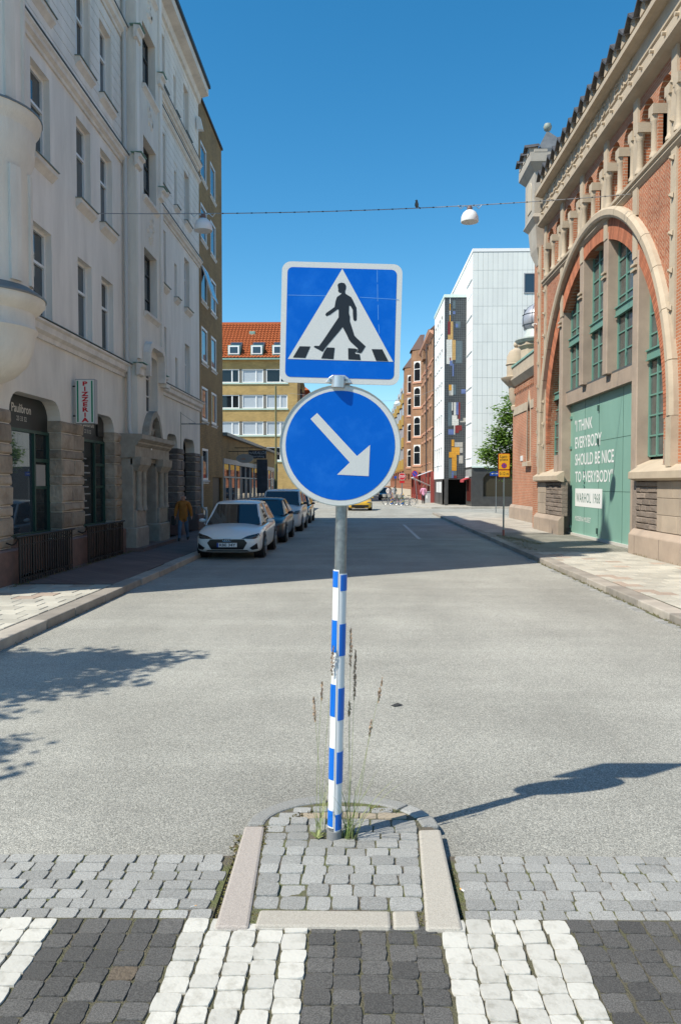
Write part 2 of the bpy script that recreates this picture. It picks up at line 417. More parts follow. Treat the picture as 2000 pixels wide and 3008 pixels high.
# ---------------------------------------------------------------- setts
def sett_variant(seed, mat):
    rnd = random.Random(seed); n = 16; ring = []
    for i in range(n):
        a = 2 * math.pi * i / n; cx, cy = math.cos(a), math.sin(a)
        k = 1 / (abs(cx) ** 9 + abs(cy) ** 9) ** (1 / 9)
        j = rnd.uniform(.945, 1.02)
        ring.append((cx * k * .5 * j, cy * k * .5 * j))
    b = MB()
    def lev(s, z, zj=0): return [(x * s, y * s, z + rnd.uniform(-zj, zj)) for x, y in ring]
    tx, ty = rnd.uniform(-.03, .03), rnd.uniform(-.03, .03)
    r3 = [(x, y, z + tx * x + ty * y) for x, y, z in lev(.972, -.008, .004)]
    ids = [[b.pt(p) for p in r] for r in (lev(.97, -1), lev(1., -.06, .015), r3)]
    for a, c in zip(ids, ids[1:]):
        for k in range(n): b.f.append([a[k], a[(k + 1) % n], c[(k + 1) % n], c[k]])
    ce = b.pt((rnd.uniform(-.1, .1), rnd.uniform(-.1, .1), .004))
    for k in range(n): b.f.append([ids[2][k], ids[2][(k + 1) % n], ce])
    me = b.mesh('sett', mat)
    for p in me.polygons: p.use_smooth = True
    me.set_sharp_from_angle(angle=R(22))
    return me
VAR = {m.name: [sett_variant(i * 7 + k, m) for i in range(9)] for k, m in enumerate((G_GREY, G_DARK, G_WHITE))}
BROWN = M('brown_sett', (.13, .1, .07), .8, c2=(.09, .07, .05), scale=60, bump=.5, bscale=60)
VAR['brown'] = [sett_variant(99, BROWN)]; VAR['tan'] = [sett_variant(98, M('tan_sett', (.36, .3, .22), .8, c2=(.28, .23, .17), scale=60))]
def sett(parent, x, y, w, l, z, key, rnd, rot=0., out=None):
    me = rnd.choice(VAR[key])
    o = bpy.data.objects.new('sett', me); link(o, parent)
    o.location = (x, y, z + rnd.uniform(-.0025, .0025)); o.scale = (w, l, .06)
    o.rotation_euler = (rnd.uniform(-.018, .018), rnd.uniform(-.018, .018), rot + rnd.uniform(-.035, .035) + rnd.choice((0, math.pi)))
    return o
def zy(x): return 3.235 + (x + 1.5) * .016        # near edge of the grey bands / far edge of the zebra
JOINTD = M('dark_joint', (.11, .095, .07), .95, c2=(.1, .1, .045), scale=6, bump=.8, bscale=120)
ZEB = struct(MB().face([(-3.9, .2, .0435), (4.1, .2, .0435), (4.1, zy(4.1), .0435), (-3.9, zy(-3.9), .0435)]).build('zebra_crossing', JOINTD))
rnd = random.Random(21)
edges = [-3.92, -3.39, -2.86, -2.33, -1.8, -1.27, -.735, -.205, .335, .875, 1.405, 1.935, 2.47, 3.0, 3.53, 4.06]
far_mb = {'granite_black': MB(), 'white_setts': MB()}
nz = 0
for k in range(len(edges) - 1):
    key = 'white_setts' if k % 2 == 0 else 'granite_black'
    for c in range(5):
        cw = (edges[k + 1] - edges[k]) / 5; x = edges[k] + (c + .5) * cw; y = zy(x) - .006 - rnd.uniform(0, .01)
        while y > 1.2:
            ln = rnd.uniform(.078, .115) if key == 'white_setts' else rnd.uniform(.08, .12)
            yc = y - ln / 2
            vis = yc > 2.5 and abs(x + .0) < .62 * yc - .1
            kk = key
            if key == 'granite_black' and abs(x + .86) < .06 and abs(yc - 2.86) < .05: kk = 'brown'
            if vis and nz < 300:
                sett(ZEB, x + rnd.uniform(-.006, .006), yc, cw * rnd.uniform(.92, .985), ln * rnd.uniform(.96, 1.0), .05 if key != 'white_setts' else .053, kk, rnd); nz += 1
            elif yc < 2.5 or not vis:
                far_mb[key].box(x - cw * .46, x + cw * .46, yc - ln * .47, yc + ln * .47, 0, .049 + rnd.uniform(-.003, .003))
            y -= ln
for key, b in far_mb.items():
    o = b.build('sett_field', MATS[key], ZEB, bevel=.01); o['kind'] = 'stuff'
# grey bands on both sides of the island
for nm, xa, xb, s in (('left_sett_band', -2.7, -.632, 31), ('right_sett_band', .452, 2.6, 32)):
    rnd = random.Random(s)
    ea, eb = (-3.98 if s == 31 else xa), (xb if s == 31 else 4.18)
    B = struct(MB().face([(ea, zy(ea), .029), (eb, zy(eb), .029), (eb, zy(eb) + .62, .015), (ea, zy(ea) + .62, .015)]).build(nm, JOINT))
    rows = 7; y = zy(xa) + .004
    for r in range(rows):
        hgt = .087; x = xb if s == 31 else xa; sg = -1 if s == 31 else 1
        x += sg * rnd.uniform(.004, .03)
        if s == 31 and r > 4: x -= .02
        while abs(x - (xa if s == 31 else xb)) > .1:
            w = rnd.uniform(.095, .145); xc = x + sg * w / 2
            sett(B, xc, y + hgt * (r + .5) + (xc - xa) * .016 + rnd.uniform(-.005, .005), w * rnd.uniform(.94, .985), hgt * rnd.uniform(.95, 1.0), .036 - r * .002, 'granite_grey', rnd)
            x += sg * w
    fb = MB(); xo, xe = ((-3.95, xa + .08) if s == 31 else (xb - .08, 4.15))
    for r in range(7):
        x = xo + rnd.uniform(0, .06)
        while x < xe - .1:
            w = rnd.uniform(.1, .14); yy = zy(x) + .004 + .087 * r
            fb.box(x + .004, x + w - .004, yy + .004, yy + .083, -.01, .034 - r * .002 + rnd.uniform(-.002, .002)); x += w
    o = fb.build('sett_field', G_GREY, B, bevel=.008); o['kind'] = 'stuff'
# ---------------------------------------------------------------- traffic island
ISL = struct(MB().loft([[(-.55, 3.2, -.05), (.4, 3.2, -.05), (.4, 4.12, -.05), (.25, 4.38, -.05), (-.08, 4.48, -.05), (-.42, 4.38, -.05), (-.55, 4.12, -.05)], [(-.55, 3.2, .0525), (.4, 3.2, .0525), (.4, 4.12, .0525), (.25, 4.38, .0525), (-.08, 4.48, .0525), (-.42, 4.38, .0525), (-.55, 4.12, .0525)]]).build('traffic_island', JOINT))
IZ = .062
def kstone(pts, m, z=IZ, **k): MB().prism([(x, y) for x, y in pts], -.05, z).build('kerb_stone', m, ISL, bevel=.014, seg=2, **k)
kstone([(-.6, 3.155), (-.455, 3.155), (-.505, 4.115), (-.615, 4.115)], G_PINK)
kstone([(.275, 3.16), (.43, 3.165), (.435, 4.1), (.315, 4.09)], G_TAN)
kstone([(-.435, 3.165), (.135, 3.17), (.135, 3.3), (-.43, 3.295)], G_TAN)
kstone([(.142, 3.17), (.255, 3.175), (.25, 3.305), (.142, 3.3)], G_TAN)
def ell(a, rx, ry): return (-.088 + rx * math.cos(a), 4.125 + ry * math.sin(a))
arc = [R(4), R(22), R(44), R(98), R(178)]
for a0, a1, m_ in ((2, 20, G_GREY), (21, 43, G_GREY), (44, 102, G_GREY), (103, 178, G_GREY)):
    out = [ell(R(a0 + (a1 - a0) * i / 8), .52, .43) for i in range(9)]; inn = [ell(R(a1 - (a1 - a0) * i / 8), .425, .325) for i in range(9)]
    kstone(out + inn, m_)
rnd = random.Random(44)
rows = [(3.36, .1), (3.465, .1), (3.565, .09), (3.655, .085), (3.745, .09), (3.835, .085), (3.925, .085), (4.01, .08), (4.095, .08), (4.18, .08), (4.265, .07), (4.34, .06)]
for r, (y, h) in enumerate(rows):
    t = max(0., (y - 4.1) / .33); hw = 1 if t <= 0 else math.sqrt(max(0, 1 - t * t))
    x0 = -.088 - (.372 if t <= 0 else .41 * hw) - .005; x1 = -.088 + (.36 if t <= 0 else .41 * hw)
    if t <= 0: x0 = -.452 - (y - 3.16) * .0526; x1 = .272 + (y - 3.16) * .043
    x = x0
    while x < x1 - .04:
        w = min(rnd.uniform(.095, .135), x1 - x)
        if x1 - x - w < .05: w = x1 - x
        xc = x + w / 2
        if not (abs(xc + .13) < .07 and abs(y - 4.0) < .06):
            key = 'granite_grey'
            if r == 10 and (rnd.random() < .4): key = 'tan'
            sett(ISL, xc, y + rnd.uniform(-.005, .005), w * rnd.uniform(.92, .98), h * rnd.uniform(1.0, 1.08), IZ - .003 + rnd.uniform(-.004, .006), key, rnd)
        x += w
# gutter setts by the right kerb, half sunk in the asphalt
GUT = struct(MB().face([(rk(8) - .05, 8, .003), (rk(8), 8, .003), (rk(20), 20, .003), (rk(20) - .04, 20, .003)]).build('gutter', JOINT))
rnd = random.Random(46); y = 9.
while y < 19.5:
    l = rnd.uniform(.11, .17)
    if rnd.random() < .5: sett(GUT, rk(y) - .09 + rnd.uniform(-.02, .02), y + l / 2, .13, l * .93, rnd.uniform(.006, .016), 'granite_grey', rnd)
    y += l
# moss and tiny weeds along the island and the bands
def moss_strip(name, pts, seed, n, h=.012, spread=.03):
    rnd = random.Random(seed); b = MB()
    for i in range(n):
        t = rnd.random() * (len(pts) - 1); k = int(t); f = t - k
        x = pts[k][0] * (1 - f) + pts[k + 1][0] * f + rnd.gauss(0, spread); y = pts[k][1] * (1 - f) + pts[k + 1][1] * f + rnd.gauss(0, spread)
        s = rnd.uniform(.004, .012); a = rnd.uniform(0, 6.3); z0 = pts[k][2]
        b.face([(x + s * math.cos(a), y + s * math.sin(a), z0), (x - s * math.sin(a) * .6, y + s * math.cos(a) * .6, z0 + rnd.uniform(.004, h)), (x - s * math.cos(a), y - s * math.sin(a), z0 + rnd.uniform(0, h * .5))])
    o = b.build(name, MOSS); tag(o, kind='stuff'); return o
moss_strip('moss', [(-.617, 3.25, .012), (-.625, 3.7, .012), (-.64, 4.1, .008)], 1, 420, .01, .012)
moss_strip('moss', [(.443, 3.3, .012), (.447, 3.75, .012)], 2, 350, .02, .014)
moss_strip('moss', [(-.447, 3.2, .045), (-.49, 3.9, .045), (-.5, 4.13, .045)], 3, 300, .02, .01)
moss_strip('moss', [(.26, 3.2, .045), (.27, 3.5, .045)], 4, 120, .02, .01)
moss_strip('moss', [(-.4, 4.2, .05), (-.2, 4.36, .05), (.1, 4.36, .05), (.27, 4.2, .05)], 5, 200, .02, .014)
moss_strip('moss', [(rk(9.5) - .02, 9.5, .01), (rk(19) - .02, 19, .01)], 6, 900, .03, .03)
moss_strip('moss', [(4.66, 21, .125), (4.8, 27, .125), (5.3, 23, .125), (5.0, 26, .125)], 7, 1500, .03, .12)
moss_strip('moss', [(7.0, 15, .125), (6.96, 20, .125)], 8, 500, .08, .035)
moss_strip('moss', [(-4.06, 9, .006), (-4.05, 13.5, .006)], 9, 250, .02, .02)
moss_strip('moss', [(-5.95, 13, .125), (-5.95, 21, .125)], 10, 500, .05, .04)
# litter on the ground
for x, y, r_, nm, lab in ((-.73, 3.36, .5, 'cigarette_butt', 'cigarette butt lying left of the traffic island'), (.475, 3.53, 2.2, 'cigarette_butt', 'cigarette butt lying right of the traffic island kerb')):
    o = thing(nm, lab, 'cigarette butt', (x, y, .03))
    d = Vector((math.cos(r_), math.sin(r_), 0))
    MB().tube([Vector((x, y, .032)) - d * .014, Vector((x, y, .032)) + d * .004], .004, 6).build('paper', WHITEP, o)
    MB().tube([Vector((x, y, .032)) + d * .0045, Vector((x, y, .032)) + d * .014], .0042, 6).build('filter', M('cork_filter', (.7, .35, .1), .8), o)
lf = MB(); 
lf.face([(.27, 6.62, .003), (.33, 6.64, .02), (.35, 6.6, .012)]); lf.face([(.33, 6.64, .02), (.38, 6.63, .006), (.35, 6.6, .012)]); lf.face([(.27, 6.62, .003), (.35, 6.6, .012), (.3, 6.575, .006)])
tag(lf.build('dry_leaf', M('dark_leaf', (.03, .03, .03), .8)), 'small dark dried leaf lying on the asphalt right of the pole', 'leaf')

# ---------------------------------------------------------------- sign post on the island
PX, PY = -.13, 3.99
SB = M('sign_blue', (.0, .105, .5), .42, c2=(.015, .16, .58), scale=7, mixlo=.5, mixhi=.85, detail=8, spec=.12, bump=.15, bscale=260, dist=.002)
SW = M('sign_white', (.6, .6, .58), .42, c2=(.52, .52, .5), scale=260, bump=.1, bscale=260, dist=.002)
SBACK = M('sign_back_grey', (.3, .33, .31), .5, .3)
SBL = M('sign_black', (.008, .009, .012), .4)
post = thing('traffic_sign_post', 'galvanised sign post with blue crossing sign and blue arrow disc on the cobbled island', 'traffic sign', (PX, PY, .05))
LEAN = .022                                                # the post leans a little to the right on its way up
def px(z): return PX + LEAN * z
MB().tube([(px(.04), PY, .04), (px(2.48), PY, 2.48)], .03, 20).build('pole', STEEL, post, smooth=True, auto=50)
MB().tube([(px(.03), PY, .03), (px(.1), PY, .1)], .04, 16).build('pole_collar', M('concrete_collar', (.2, .2, .2), .9), post, smooth=True, auto=50)
# reflective sleeve: two half shells, shifted against each other, white with blue fields
def sleeve(a0, a1, z0, z1, fields, r, name):
    n = 10
    def shell(r, za, zb, b0, b1):
        b = MB()
        ins = [[(px(z) + r * math.cos(R(b0 + (b1 - b0) * i / n)), PY + r * math.sin(R(b0 + (b1 - b0) * i / n)), z) for i in range(n + 1)] for z in (za, zb)]
        out = [[(px(z) + (r + .0016) * math.cos(R(b1 - (b1 - b0) * i / n)), PY + (r + .0016) * math.sin(R(b1 - (b1 - b0) * i / n)), z) for i in range(n + 1)] for z in (za, zb)]
        b.loft([ins[0] + out[0], ins[1] + out[1]]); return b
    s_ = shell(r, z0, z1, a0, a1).build(name, M('sleeve_white', (.72, .72, .71), .3), post, smooth=True, auto=40)
    for za, zb in fields: sub(shell(r + .0018, za, zb, a0 + 9, a1 - 9), 'blue_field', M('sleeve_blue', (.0, .14, .58), .3), s_, smooth=True, auto=40)
def zpix(py): return 1.9 - (py - 1422) * PY / 2285
zs = [1687, 1735, 1835, 1930, 2028, 2120, 2215, 2310, 2402, 2450]   # right half: top, ends of fields
f = lambda off: [(zpix(b + off), zpix(a + off)) for a, b in ((1688, 1735), (1833, 1927), (2023, 2118), (2213, 2307), (2400, 2447))]
sleeve(-92, 86, zpix(2452), zpix(1684), f(0), .034, 'sleeve')
sleeve(-272, -96, zpix(2441), zpix(1673), f(-11), .0338, 'sleeve')
# sign plates ; plate frame: u right, v up, slight clockwise lean
def plate_frame(cx, cz, y, lean, yaw):
    c, s = math.cos(lean), math.sin(lean)
    U = Vector((c * math.cos(yaw), c * math.sin(yaw), -s)); W = Vector((math.sin(yaw), -math.cos(yaw), 0))
    V = U.cross(W) * -1
    V = Vector((s * math.cos(yaw), s * math.sin(yaw), c))
    return Fr((cx, y, cz), U, V, W)
sf = plate_frame(-.093, 2.708, PY - .045, .026, .03)
S = .302
sq = MB(sf).prism(rrect(-S, S, -S, S, .045, .045), -.012, 0).build('crossing_sign', SW, post)
tri = [(-.262, -.185), (.268, -.185), (.0, .272)]
sub(MB(sf).poly(rrect(-.274, .274, -.274, .274, .026, .026), w=.0012), 'blue_field', SB, sq)
sub(MB(sf).poly(tri, w=.0024), 'white_triangle', SW, sq)
# walking man, traced in sign units: photo crop pixels -> plate units
def pc(x, y):   # crop (780,740)+/3.025 scale; plate centre there about (663, 632), 600 mm ~ 1052 crop px
    a = .026; dx, dy = (x - 660) * .605 / 1056, -(y - 632) * .605 / 1056
    return (dx * math.cos(a) - dy * math.sin(a) + .004, dx * math.sin(a) + dy * math.cos(a))
man = [(624, 300), (635, 284), (660, 278), (686, 284), (698, 305), (697, 330), (690, 350), (691, 372), (715, 388), (742, 404), (758, 430), (776, 470), (788, 492), (792, 560), (790, 604), (776, 613), (763, 603), (758, 560), (757, 515), (735, 478), (725, 480), (723, 545), (732, 575), (731, 612), (748, 665), (772, 740), (800, 768), (870, 832), (838, 884), (826, 893), (784, 884), (806, 870), (800, 850), (740, 795), (724, 775), (706, 735), (668, 664), (640, 700), (524, 836), (492, 880), (414, 838), (424, 828), (462, 829), (505, 770), (610, 614), (633, 580), (634, 512), (622, 510), (560, 556), (528, 570), (516, 558), (524, 543), (598, 490), (606, 440), (618, 404), (640, 388), (657, 376), (655, 365), (640, 366), (628, 352), (631, 340)]
sub(MB(sf).poly([pc(*p) for p in man], w=.0036), 'walking_figure', SBL, sq)
for q in ([(292, 832), (386, 834), (342, 934), (232, 930)], [(530, 842), (599, 845), (588, 944), (480, 938), (505, 880)], [(716, 848), (778, 852), (806, 862), (776, 888), (784, 898), (818, 902), (827, 952), (718, 946)], [(922, 857), (1016, 858), (1070, 962), (962, 958)]):
    sub(MB(sf).poly([pc(*p) for p in q], w=.0036), 'crossing_bar', SBL, sq)
for (x0_, y0_, x1_, y1_) in ((970, 170, 972, 275), (973, 290, 975, 440), (978, 470, 980, 600), (984, 640, 990, 720), (190, 386, 560, 393), (820, 404, 1160, 424)):
    a_, b_ = pc(x0_, y0_), pc(x1_, y1_); d_ = Vector((b_[0] - a_[0], b_[1] - a_[1])).normalized() * .0012
    sub(MB(sf).poly([(a_[0] - d_.y, a_[1] + d_.x), (a_[0] + d_.y, a_[1] - d_.x), (b_[0] + d_.y, b_[1] - d_.x), (b_[0] - d_.y, b_[1] + d_.x)], w=.0018), 'scratch', M('scratch_pale', (.1, .3, .66), .6), sq)
df = plate_frame(-.095, 2.094, PY - .055, .026, .06)
def disc(r, n=56): return [(r * math.cos(2 * math.pi * i / n), r * math.sin(2 * math.pi * i / n)) for i in range(n)]
dk = MB(df).prism(disc(.302), -.02, 0).build('arrow_sign', SW, post, smooth=True, auto=40)
sub(MB(df).loft([[(x, y, -.022) for x, y in disc(.306)], [(x, y, .004) for x, y in disc(.306)], [(x, y, .004) for x, y in disc(.301)], [(x, y, -.022) for x, y in disc(.301)]], cap=False), 'rim', SBACK, dk, smooth=True, auto=40)
sub(MB(df).poly(disc(.276), w=.0012), 'blue_field', SB, dk)
def dc(x, y):
    a = .026; dx, dy = (x - 668) * .605 / 1085, -(y - 1718) * .605 / 1085
    return (dx * math.cos(a) - dy * math.sin(a), dx * math.sin(a) + dy * math.cos(a))
sub(MB(df).poly([dc(*p) for p in [(398, 1478), (458, 1425), (818, 1812), (936, 1712), (924, 1994), (638, 1980), (752, 1870)]], w=.0024), 'arrow', SW, dk)
# clamp between the plates
cx = -.104
cl = MB(plate_frame(cx, 2.42, PY - .05, .026, .03)).prism([(-.066, -.012), (-.03, -.012), (-.03, -.028), (.032, -.028), (.032, -.012), (.068, -.012), (.05, .015), (.03, .028), (-.03, .028), (-.05, .015)], -.0, .012).build('clamp', ALU, post, bevel=.003)
for s_ in (-1, 1):
    sub(MB().tube([(cx + s_ * .04, PY - .07, 2.422), (cx + s_ * .04, PY - .06, 2.422)], .007, 6), 'bolt', STEEL, cl)
sub(MB().tube([(cx - .003, PY - .06, 2.385), (cx, PY - .06, 2.44)], .034, 14), 'clamp_cap', ALU, cl, smooth=True, auto=50)
for zc in (2.0, 2.2, 2.55, 2.75):
    MB().box(-.13, -.03, PY - .032, PY + .034, zc - .015, zc + .015).build('bracket', ALU, post)
MB().tube([(px(2.4), PY, 2.4), (px(2.85), PY, 2.85)], .028, 14).build('pole_top', STEEL, post, smooth=True, auto=50)

# ---------------------------------------------------------------- grass growing at the foot of the post
GRASS = M('grass_blade', (.17, .24, .06), .7, c2=(.28, .28, .11), scale=12)
STRAW = M('seed_head', (.42, .31, .2), .9, c2=(.32, .2, .14), scale=60)
def blade(b, x, y, z, az, ln, lean, curl, w):
    p = Vector((x, y, z)); d = Vector((math.cos(az) * math.sin(lean), math.sin(az) * math.sin(lean), math.cos(lean)))
    sd = Vector((-math.sin(az), math.cos(az), 0)); n = 6; prev = None; rng = []
    for i in range(n + 1):
        t = i / n; ww = w * (1 - t) ** .7 * (.6 + t if t < .4 else 1)
        rng.append((p - sd * ww, p + sd * ww)); p = p + d * ln / n
        d = (d + Vector((math.cos(az), math.sin(az), -.4)) * curl / n).normalized()
    ids = [(b.pt(tuple(a)), b.pt(tuple(c))) for a, c in rng]
    for (a, c), (e, g_) in zip(ids, ids[1:]): b.f.append([a, c, g_, e])
    return p
def seedhead(b, base, tip, rnd, n=60, fat=.016):
    base, tip = Vector(base), Vector(tip); ax = (tip - base)
    for i in range(n):
        t = rnd.random(); r_ = fat * (1 - t) ** .6 * (.3 + t * 1.2 if t < .5 else 1) * rnd.random(); a = rnd.uniform(0, 6.3)
        c = base + ax * t + Vector((math.cos(a) * r_, math.sin(a) * r_, 0)); s = rnd.uniform(.0022, .0045)
        e = Vector((rnd.uniform(-1, 1) * .5, rnd.uniform(-1, 1) * .5, 1)).normalized() * s * 2.4; q = Vector((rnd.uniform(-1, 1), rnd.uniform(-1, 1), 0)).normalized() * s
        b.face([tuple(c - e), tuple(c + q), tuple(c + e), tuple(c - q)])
def tuft(name, label, cx, cy, stems, nbl, seed, hmax):
    rnd = random.Random(seed); t = thing(name, label, 'grass', (cx, cy, .05)); b = MB()
    for i in range(nbl):
        az = rnd.uniform(0, 6.3); blade(b, cx + rnd.gauss(0, .018), cy + rnd.gauss(0, .018), .05, az, rnd.uniform(.12, hmax), rnd.uniform(.05, .5), rnd.uniform(.1, .9), rnd.uniform(.0018, .0035))
    b.build('blades', GRASS, t)
    for (sx, sy, sz, hl) in stems:
        st = MB(); x0, y0 = cx + rnd.gauss(0, .015), cy + rnd.gauss(0, .015)
        mid = Vector(((x0 + sx) / 2 + rnd.uniform(-.01, .01), (y0 + sy) / 2, sz * .55))
        st.tube([(x0, y0, .05), tuple(mid), (sx, sy, sz)], [.0017, .0014, .0009], 4); st.build('stem', GRASS, t)
        h = MB(); up = (Vector((sx, sy, sz)) - mid).normalized()
        seedhead(h, (sx, sy, sz - hl * .2), tuple(Vector((sx, sy, sz)) + up * hl * .8), rnd, int(hl * 600)); h.build('seed_head', STRAW, t)
tuft('grass_tuft', 'tall grass with brown seed heads at the right foot of the sign post', PX + .075, PY - .01, [(-.045, PY, 1.0, .2), (-.025, PY + .02, .83, .26), (-.05, PY + .03, .7, .08), (.1, PY + .06, .78, .13), (.055, PY + .04, .6, .08)], 34, 3, .46)
tuft('grass_tuft', 'sparse grass with thin seed heads at the left foot of the sign post', PX - .075, PY + .02, [(-.23, PY + .05, .68, .13), (-.2, PY + .1, .77, .1), (-.14, PY - .04, .95, .16)], 14, 5, .34)
wd = thing('weed', 'small green broad leaved weed left of the post foot', 'weed', (PX - .085, PY - .02, .05)); rr_ = random.Random(8)
for i in range(9):
    b_ = MB(); blade(b_, PX - .085, PY - .02, .06, rr_.uniform(0, 6.3), rr_.uniform(.03, .06), rr_.uniform(.4, 1.3), .5, .007); b_.build('leaf', GRASS, wd)

# ---------------------------------------------------------------- white corner building on the left
STUCCO = M('white_stucco', (.83, .775, .7), .9, c2=(.66, .615, .55), scale=1.6, bump=.12, bscale=60, stretch=(1, 1, .22), detail=6)
STUCCO_R = M('rough_stucco', (.77, .715, .63), .92, c2=(.62, .575, .505), scale=1.8, stretch=(1, 1, .3), detail=6, bump=.6, bscale=38, dist=.015)
TRIM = M('stucco_trim', (.76, .71, .64), .85, c2=(.58, .54, .49), scale=2.5)
ZINC = M('zinc_flashing', (.2, .23, .24), .5, .6)
RSTONE = M('rusticated_stone', (.4, .325, .245), .9, c2=(.22, .17, .125), scale=2.2, bump=.9, bscale=12, rnd=.25, dist=.03)
PORTAL = M('portal_stone', (.38, .335, .27), .85, c2=(.25, .22, .18), scale=3, bump=.3, bscale=40)
PEDEST = M('polished_granite', (.2, .125, .105), .5, c2=(.13, .085, .075), scale=6)
GREENP = M('green_joinery', (.015, .06, .045), .45)
SHOPBLK = M('shop_fascia', (.012, .016, .016), .5)
XL = -6.3
FL = wallL(XL)
HB = thing('white_apartment_house', 'white stucco corner house with round oriel and rusticated stone ground floor', 'building', (XL, 20, 0))

# openings
def grow(l): return l
op_ground = [(13.92, 16.36, .12, 3.62, .42), (17.6, 19.95, .12, 3.6, .42), (25.4, 26.9, .12, 3.58, .38), (27.8, 29.7, .12, 3.56, .38)]
rows = [(5.2, 7.0), (8.3, 10.1), (11.4, 13.2), (14.55, 16.3)]
colsA = [(15.05, 15.98), (17.47, 18.38), (19.08, 19.97)]
colsB = [(24.55, 25.5), (28.2, 29.02)]
slit = (26.68, 27.04)
holes1 = [rrect(a, b, c, d, r_) for a, b, c, d, r_ in op_ground[:2]]
holes2 = [rrect(a, b, c, d, r_) for a, b, c, d, r_ in op_ground[2:]]
w1 = [(a, b, c, d) for a, b in colsA for c, d in rows]
w2 = [(a, b, c, d) for a, b in colsB for c, d in rows] + [(slit[0], slit[1], c, d) for c, d in ((5.2, 6.25), (8.3, 9.45), (11.4, 12.6), (14.55, 15.8))]
RV = .19
Y0, Y1 = 11.85, 30.75
def rq(w): return [(w[0], w[2]), (w[1], w[2]), (w[1], w[3]), (w[0], w[3])]
# lower rough wall (with the shop openings) and upper smooth wall, split at the belt
MB(FL).poly([(Y0, 0), (20.95, 0), (20.95, 4.8), (Y0, 4.8)], holes1, 0, .34).build('ground_floor_wall', STUCCO_R, HB)
MB(FL).poly([(23.7, 0), (Y1, 0), (Y1, 4.8), (23.7, 4.8)], holes2, 0, .34).build('ground_floor_wall', STUCCO_R, HB)
MB(FL).poly([(Y0, 4.8), (20.95, 4.8), (20.95, 17.1), (Y0, 17.1)], [rq(w) for w in w1], 0, RV + .06).build('upper_wall', STUCCO, HB)
MB(FL).poly([(23.7, 4.8), (Y1, 4.8), (Y1, 17.1), (23.7, 17.1)], [rq(w) for w in w2], 0, RV + .06).build('upper_wall', STUCCO, HB)
MB().box(-22, XL - .45, Y0 + .3, Y1 - .02, 0, 17.0).build('light_block_core', DARKIN, HB)  # solid dark core added inside the house to stop light leaking through
MB(wallF(Y0)).poly([(-22, 0), (XL - .001, 0), (XL - .001, 17.1), (-22, 17.1)]).build('end_wall', STUCCO, HB)
# fine horizontal rustication on the two upper storeys
gm = M('groove_shadow', (.4, .395, .39), .9)
def grooves(u0, u1, z0, z1, holes, w=0.0):
    b = MB(FL); z = z0
    while z < z1:
        cuts = sorted([(h[0] - .02, h[1] + .02) for h in holes if h[2] - .25 < z < h[3] + .02]); u = u0
        for a, c in cuts + [(u1, u1)]:
            if a > u + .05: b.box(u, min(a, u1), z, z + .245, w - .002, w + .018)
            u = max(u, c)
        z += .262
    return b
grooves(14.0, 20.93, 10.75, 13.6, w1).build('board_rustication', STUCCO, HB)
grooves(14.0, 20.93, 14.15, 16.9, w1).build('board_rustication', STUCCO, HB)
grooves(23.72, Y1, 10.75, 13.6, w2).build('board_rustication', STUCCO, HB)
grooves(23.72, Y1, 14.45, 16.9, w2).build('board_rustication', STUCCO, HB)
# belts and cornices
def belt(u0, u1, z, h=.26, out=.16, name='belt_course', base=0.):
    o = MB(FL).prof([(base, z), (base + out, z - .02), (base + out, z - .06), (base + out * .75, z - .1), (base + out * .7, z - h * .6), (base + out * .3, z - h * .75), (base + out * .25, z - h), (base, z - h)], u0, u1).build(name, TRIM, HB)
    sub(MB(FL).box(u0, u1, z + .002, z + .014, base + .002, base + out + .02), 'flashing', ZINC, o)
belt(14.0, 20.95, 5.12, .36, .2); belt(23.7, Y1, 5.12, .36, .2)
belt(14.0, 20.95, 10.66, .28, .17); belt(23.7, Y1, 10.64, .26, .17)
belt(14.0, 20.95, 14.0, .34, .17); belt(23.7, Y1, 14.36, .24, .17); belt(23.7, Y1, 13.8, .2, .12)
ev = MB(FL).prof([(0, 16.7), (.1, 16.74), (.14, 16.95), (.42, 17.02), (.42, 17.3), (0, 17.34)], 20.0, Y1 + .02).build('eave_cornice', TRIM, HB)
sub(MB(FL).box(20.0, Y1 + .05, 17.3, 17.42, .0, .5), 'gutter', M('gutter_dark', (.03, .04, .05), .5), ev)
MB(FL).prof([(0, 16.7), (.1, 16.74), (.14, 16.95), (.3, 17.02), (.3, 17.3), (0, 17.34)], Y0, 20.0).build('eave_cornice', TRIM, HB)
ROOFD = M('dark_roof', (.035, .035, .04), .7, c2=(.05, .045, .045), scale=3)
MB().loft([[(XL + .1, Y0, 17.34), (XL + .1, Y1, 17.34), (-21.5, Y1, 17.34), (-21.5, Y0, 17.34)], [(XL - 3, Y0 + 1.2, 18.9), (XL - 3, Y1, 18.9), (-18, Y1, 18.9), (-18, Y0 + 1.2, 18.9)]]).build('roof', ROOFD, HB)
sp_ = MB().lathe([(.8, 17.3), (.8, 19.8), (.9, 19.9), (.6, 21.0)], (XL - .6, 14.75), 8).build('roof_turret', STUCCO, HB)
sub(MB().lathe([(.62, 20.98), (.45, 21.4), (.2, 21.7), (.1, 22.2), (.15, 22.35), (.02, 22.8)], (XL - .6, 14.75), 8), 'roof_turret_cap', ROOFD, sp_)
MB().box(XL - 1.6, XL - .6, 25.5, 26.5, 17.4, 19.2).build('chimney', STUCCO, HB)
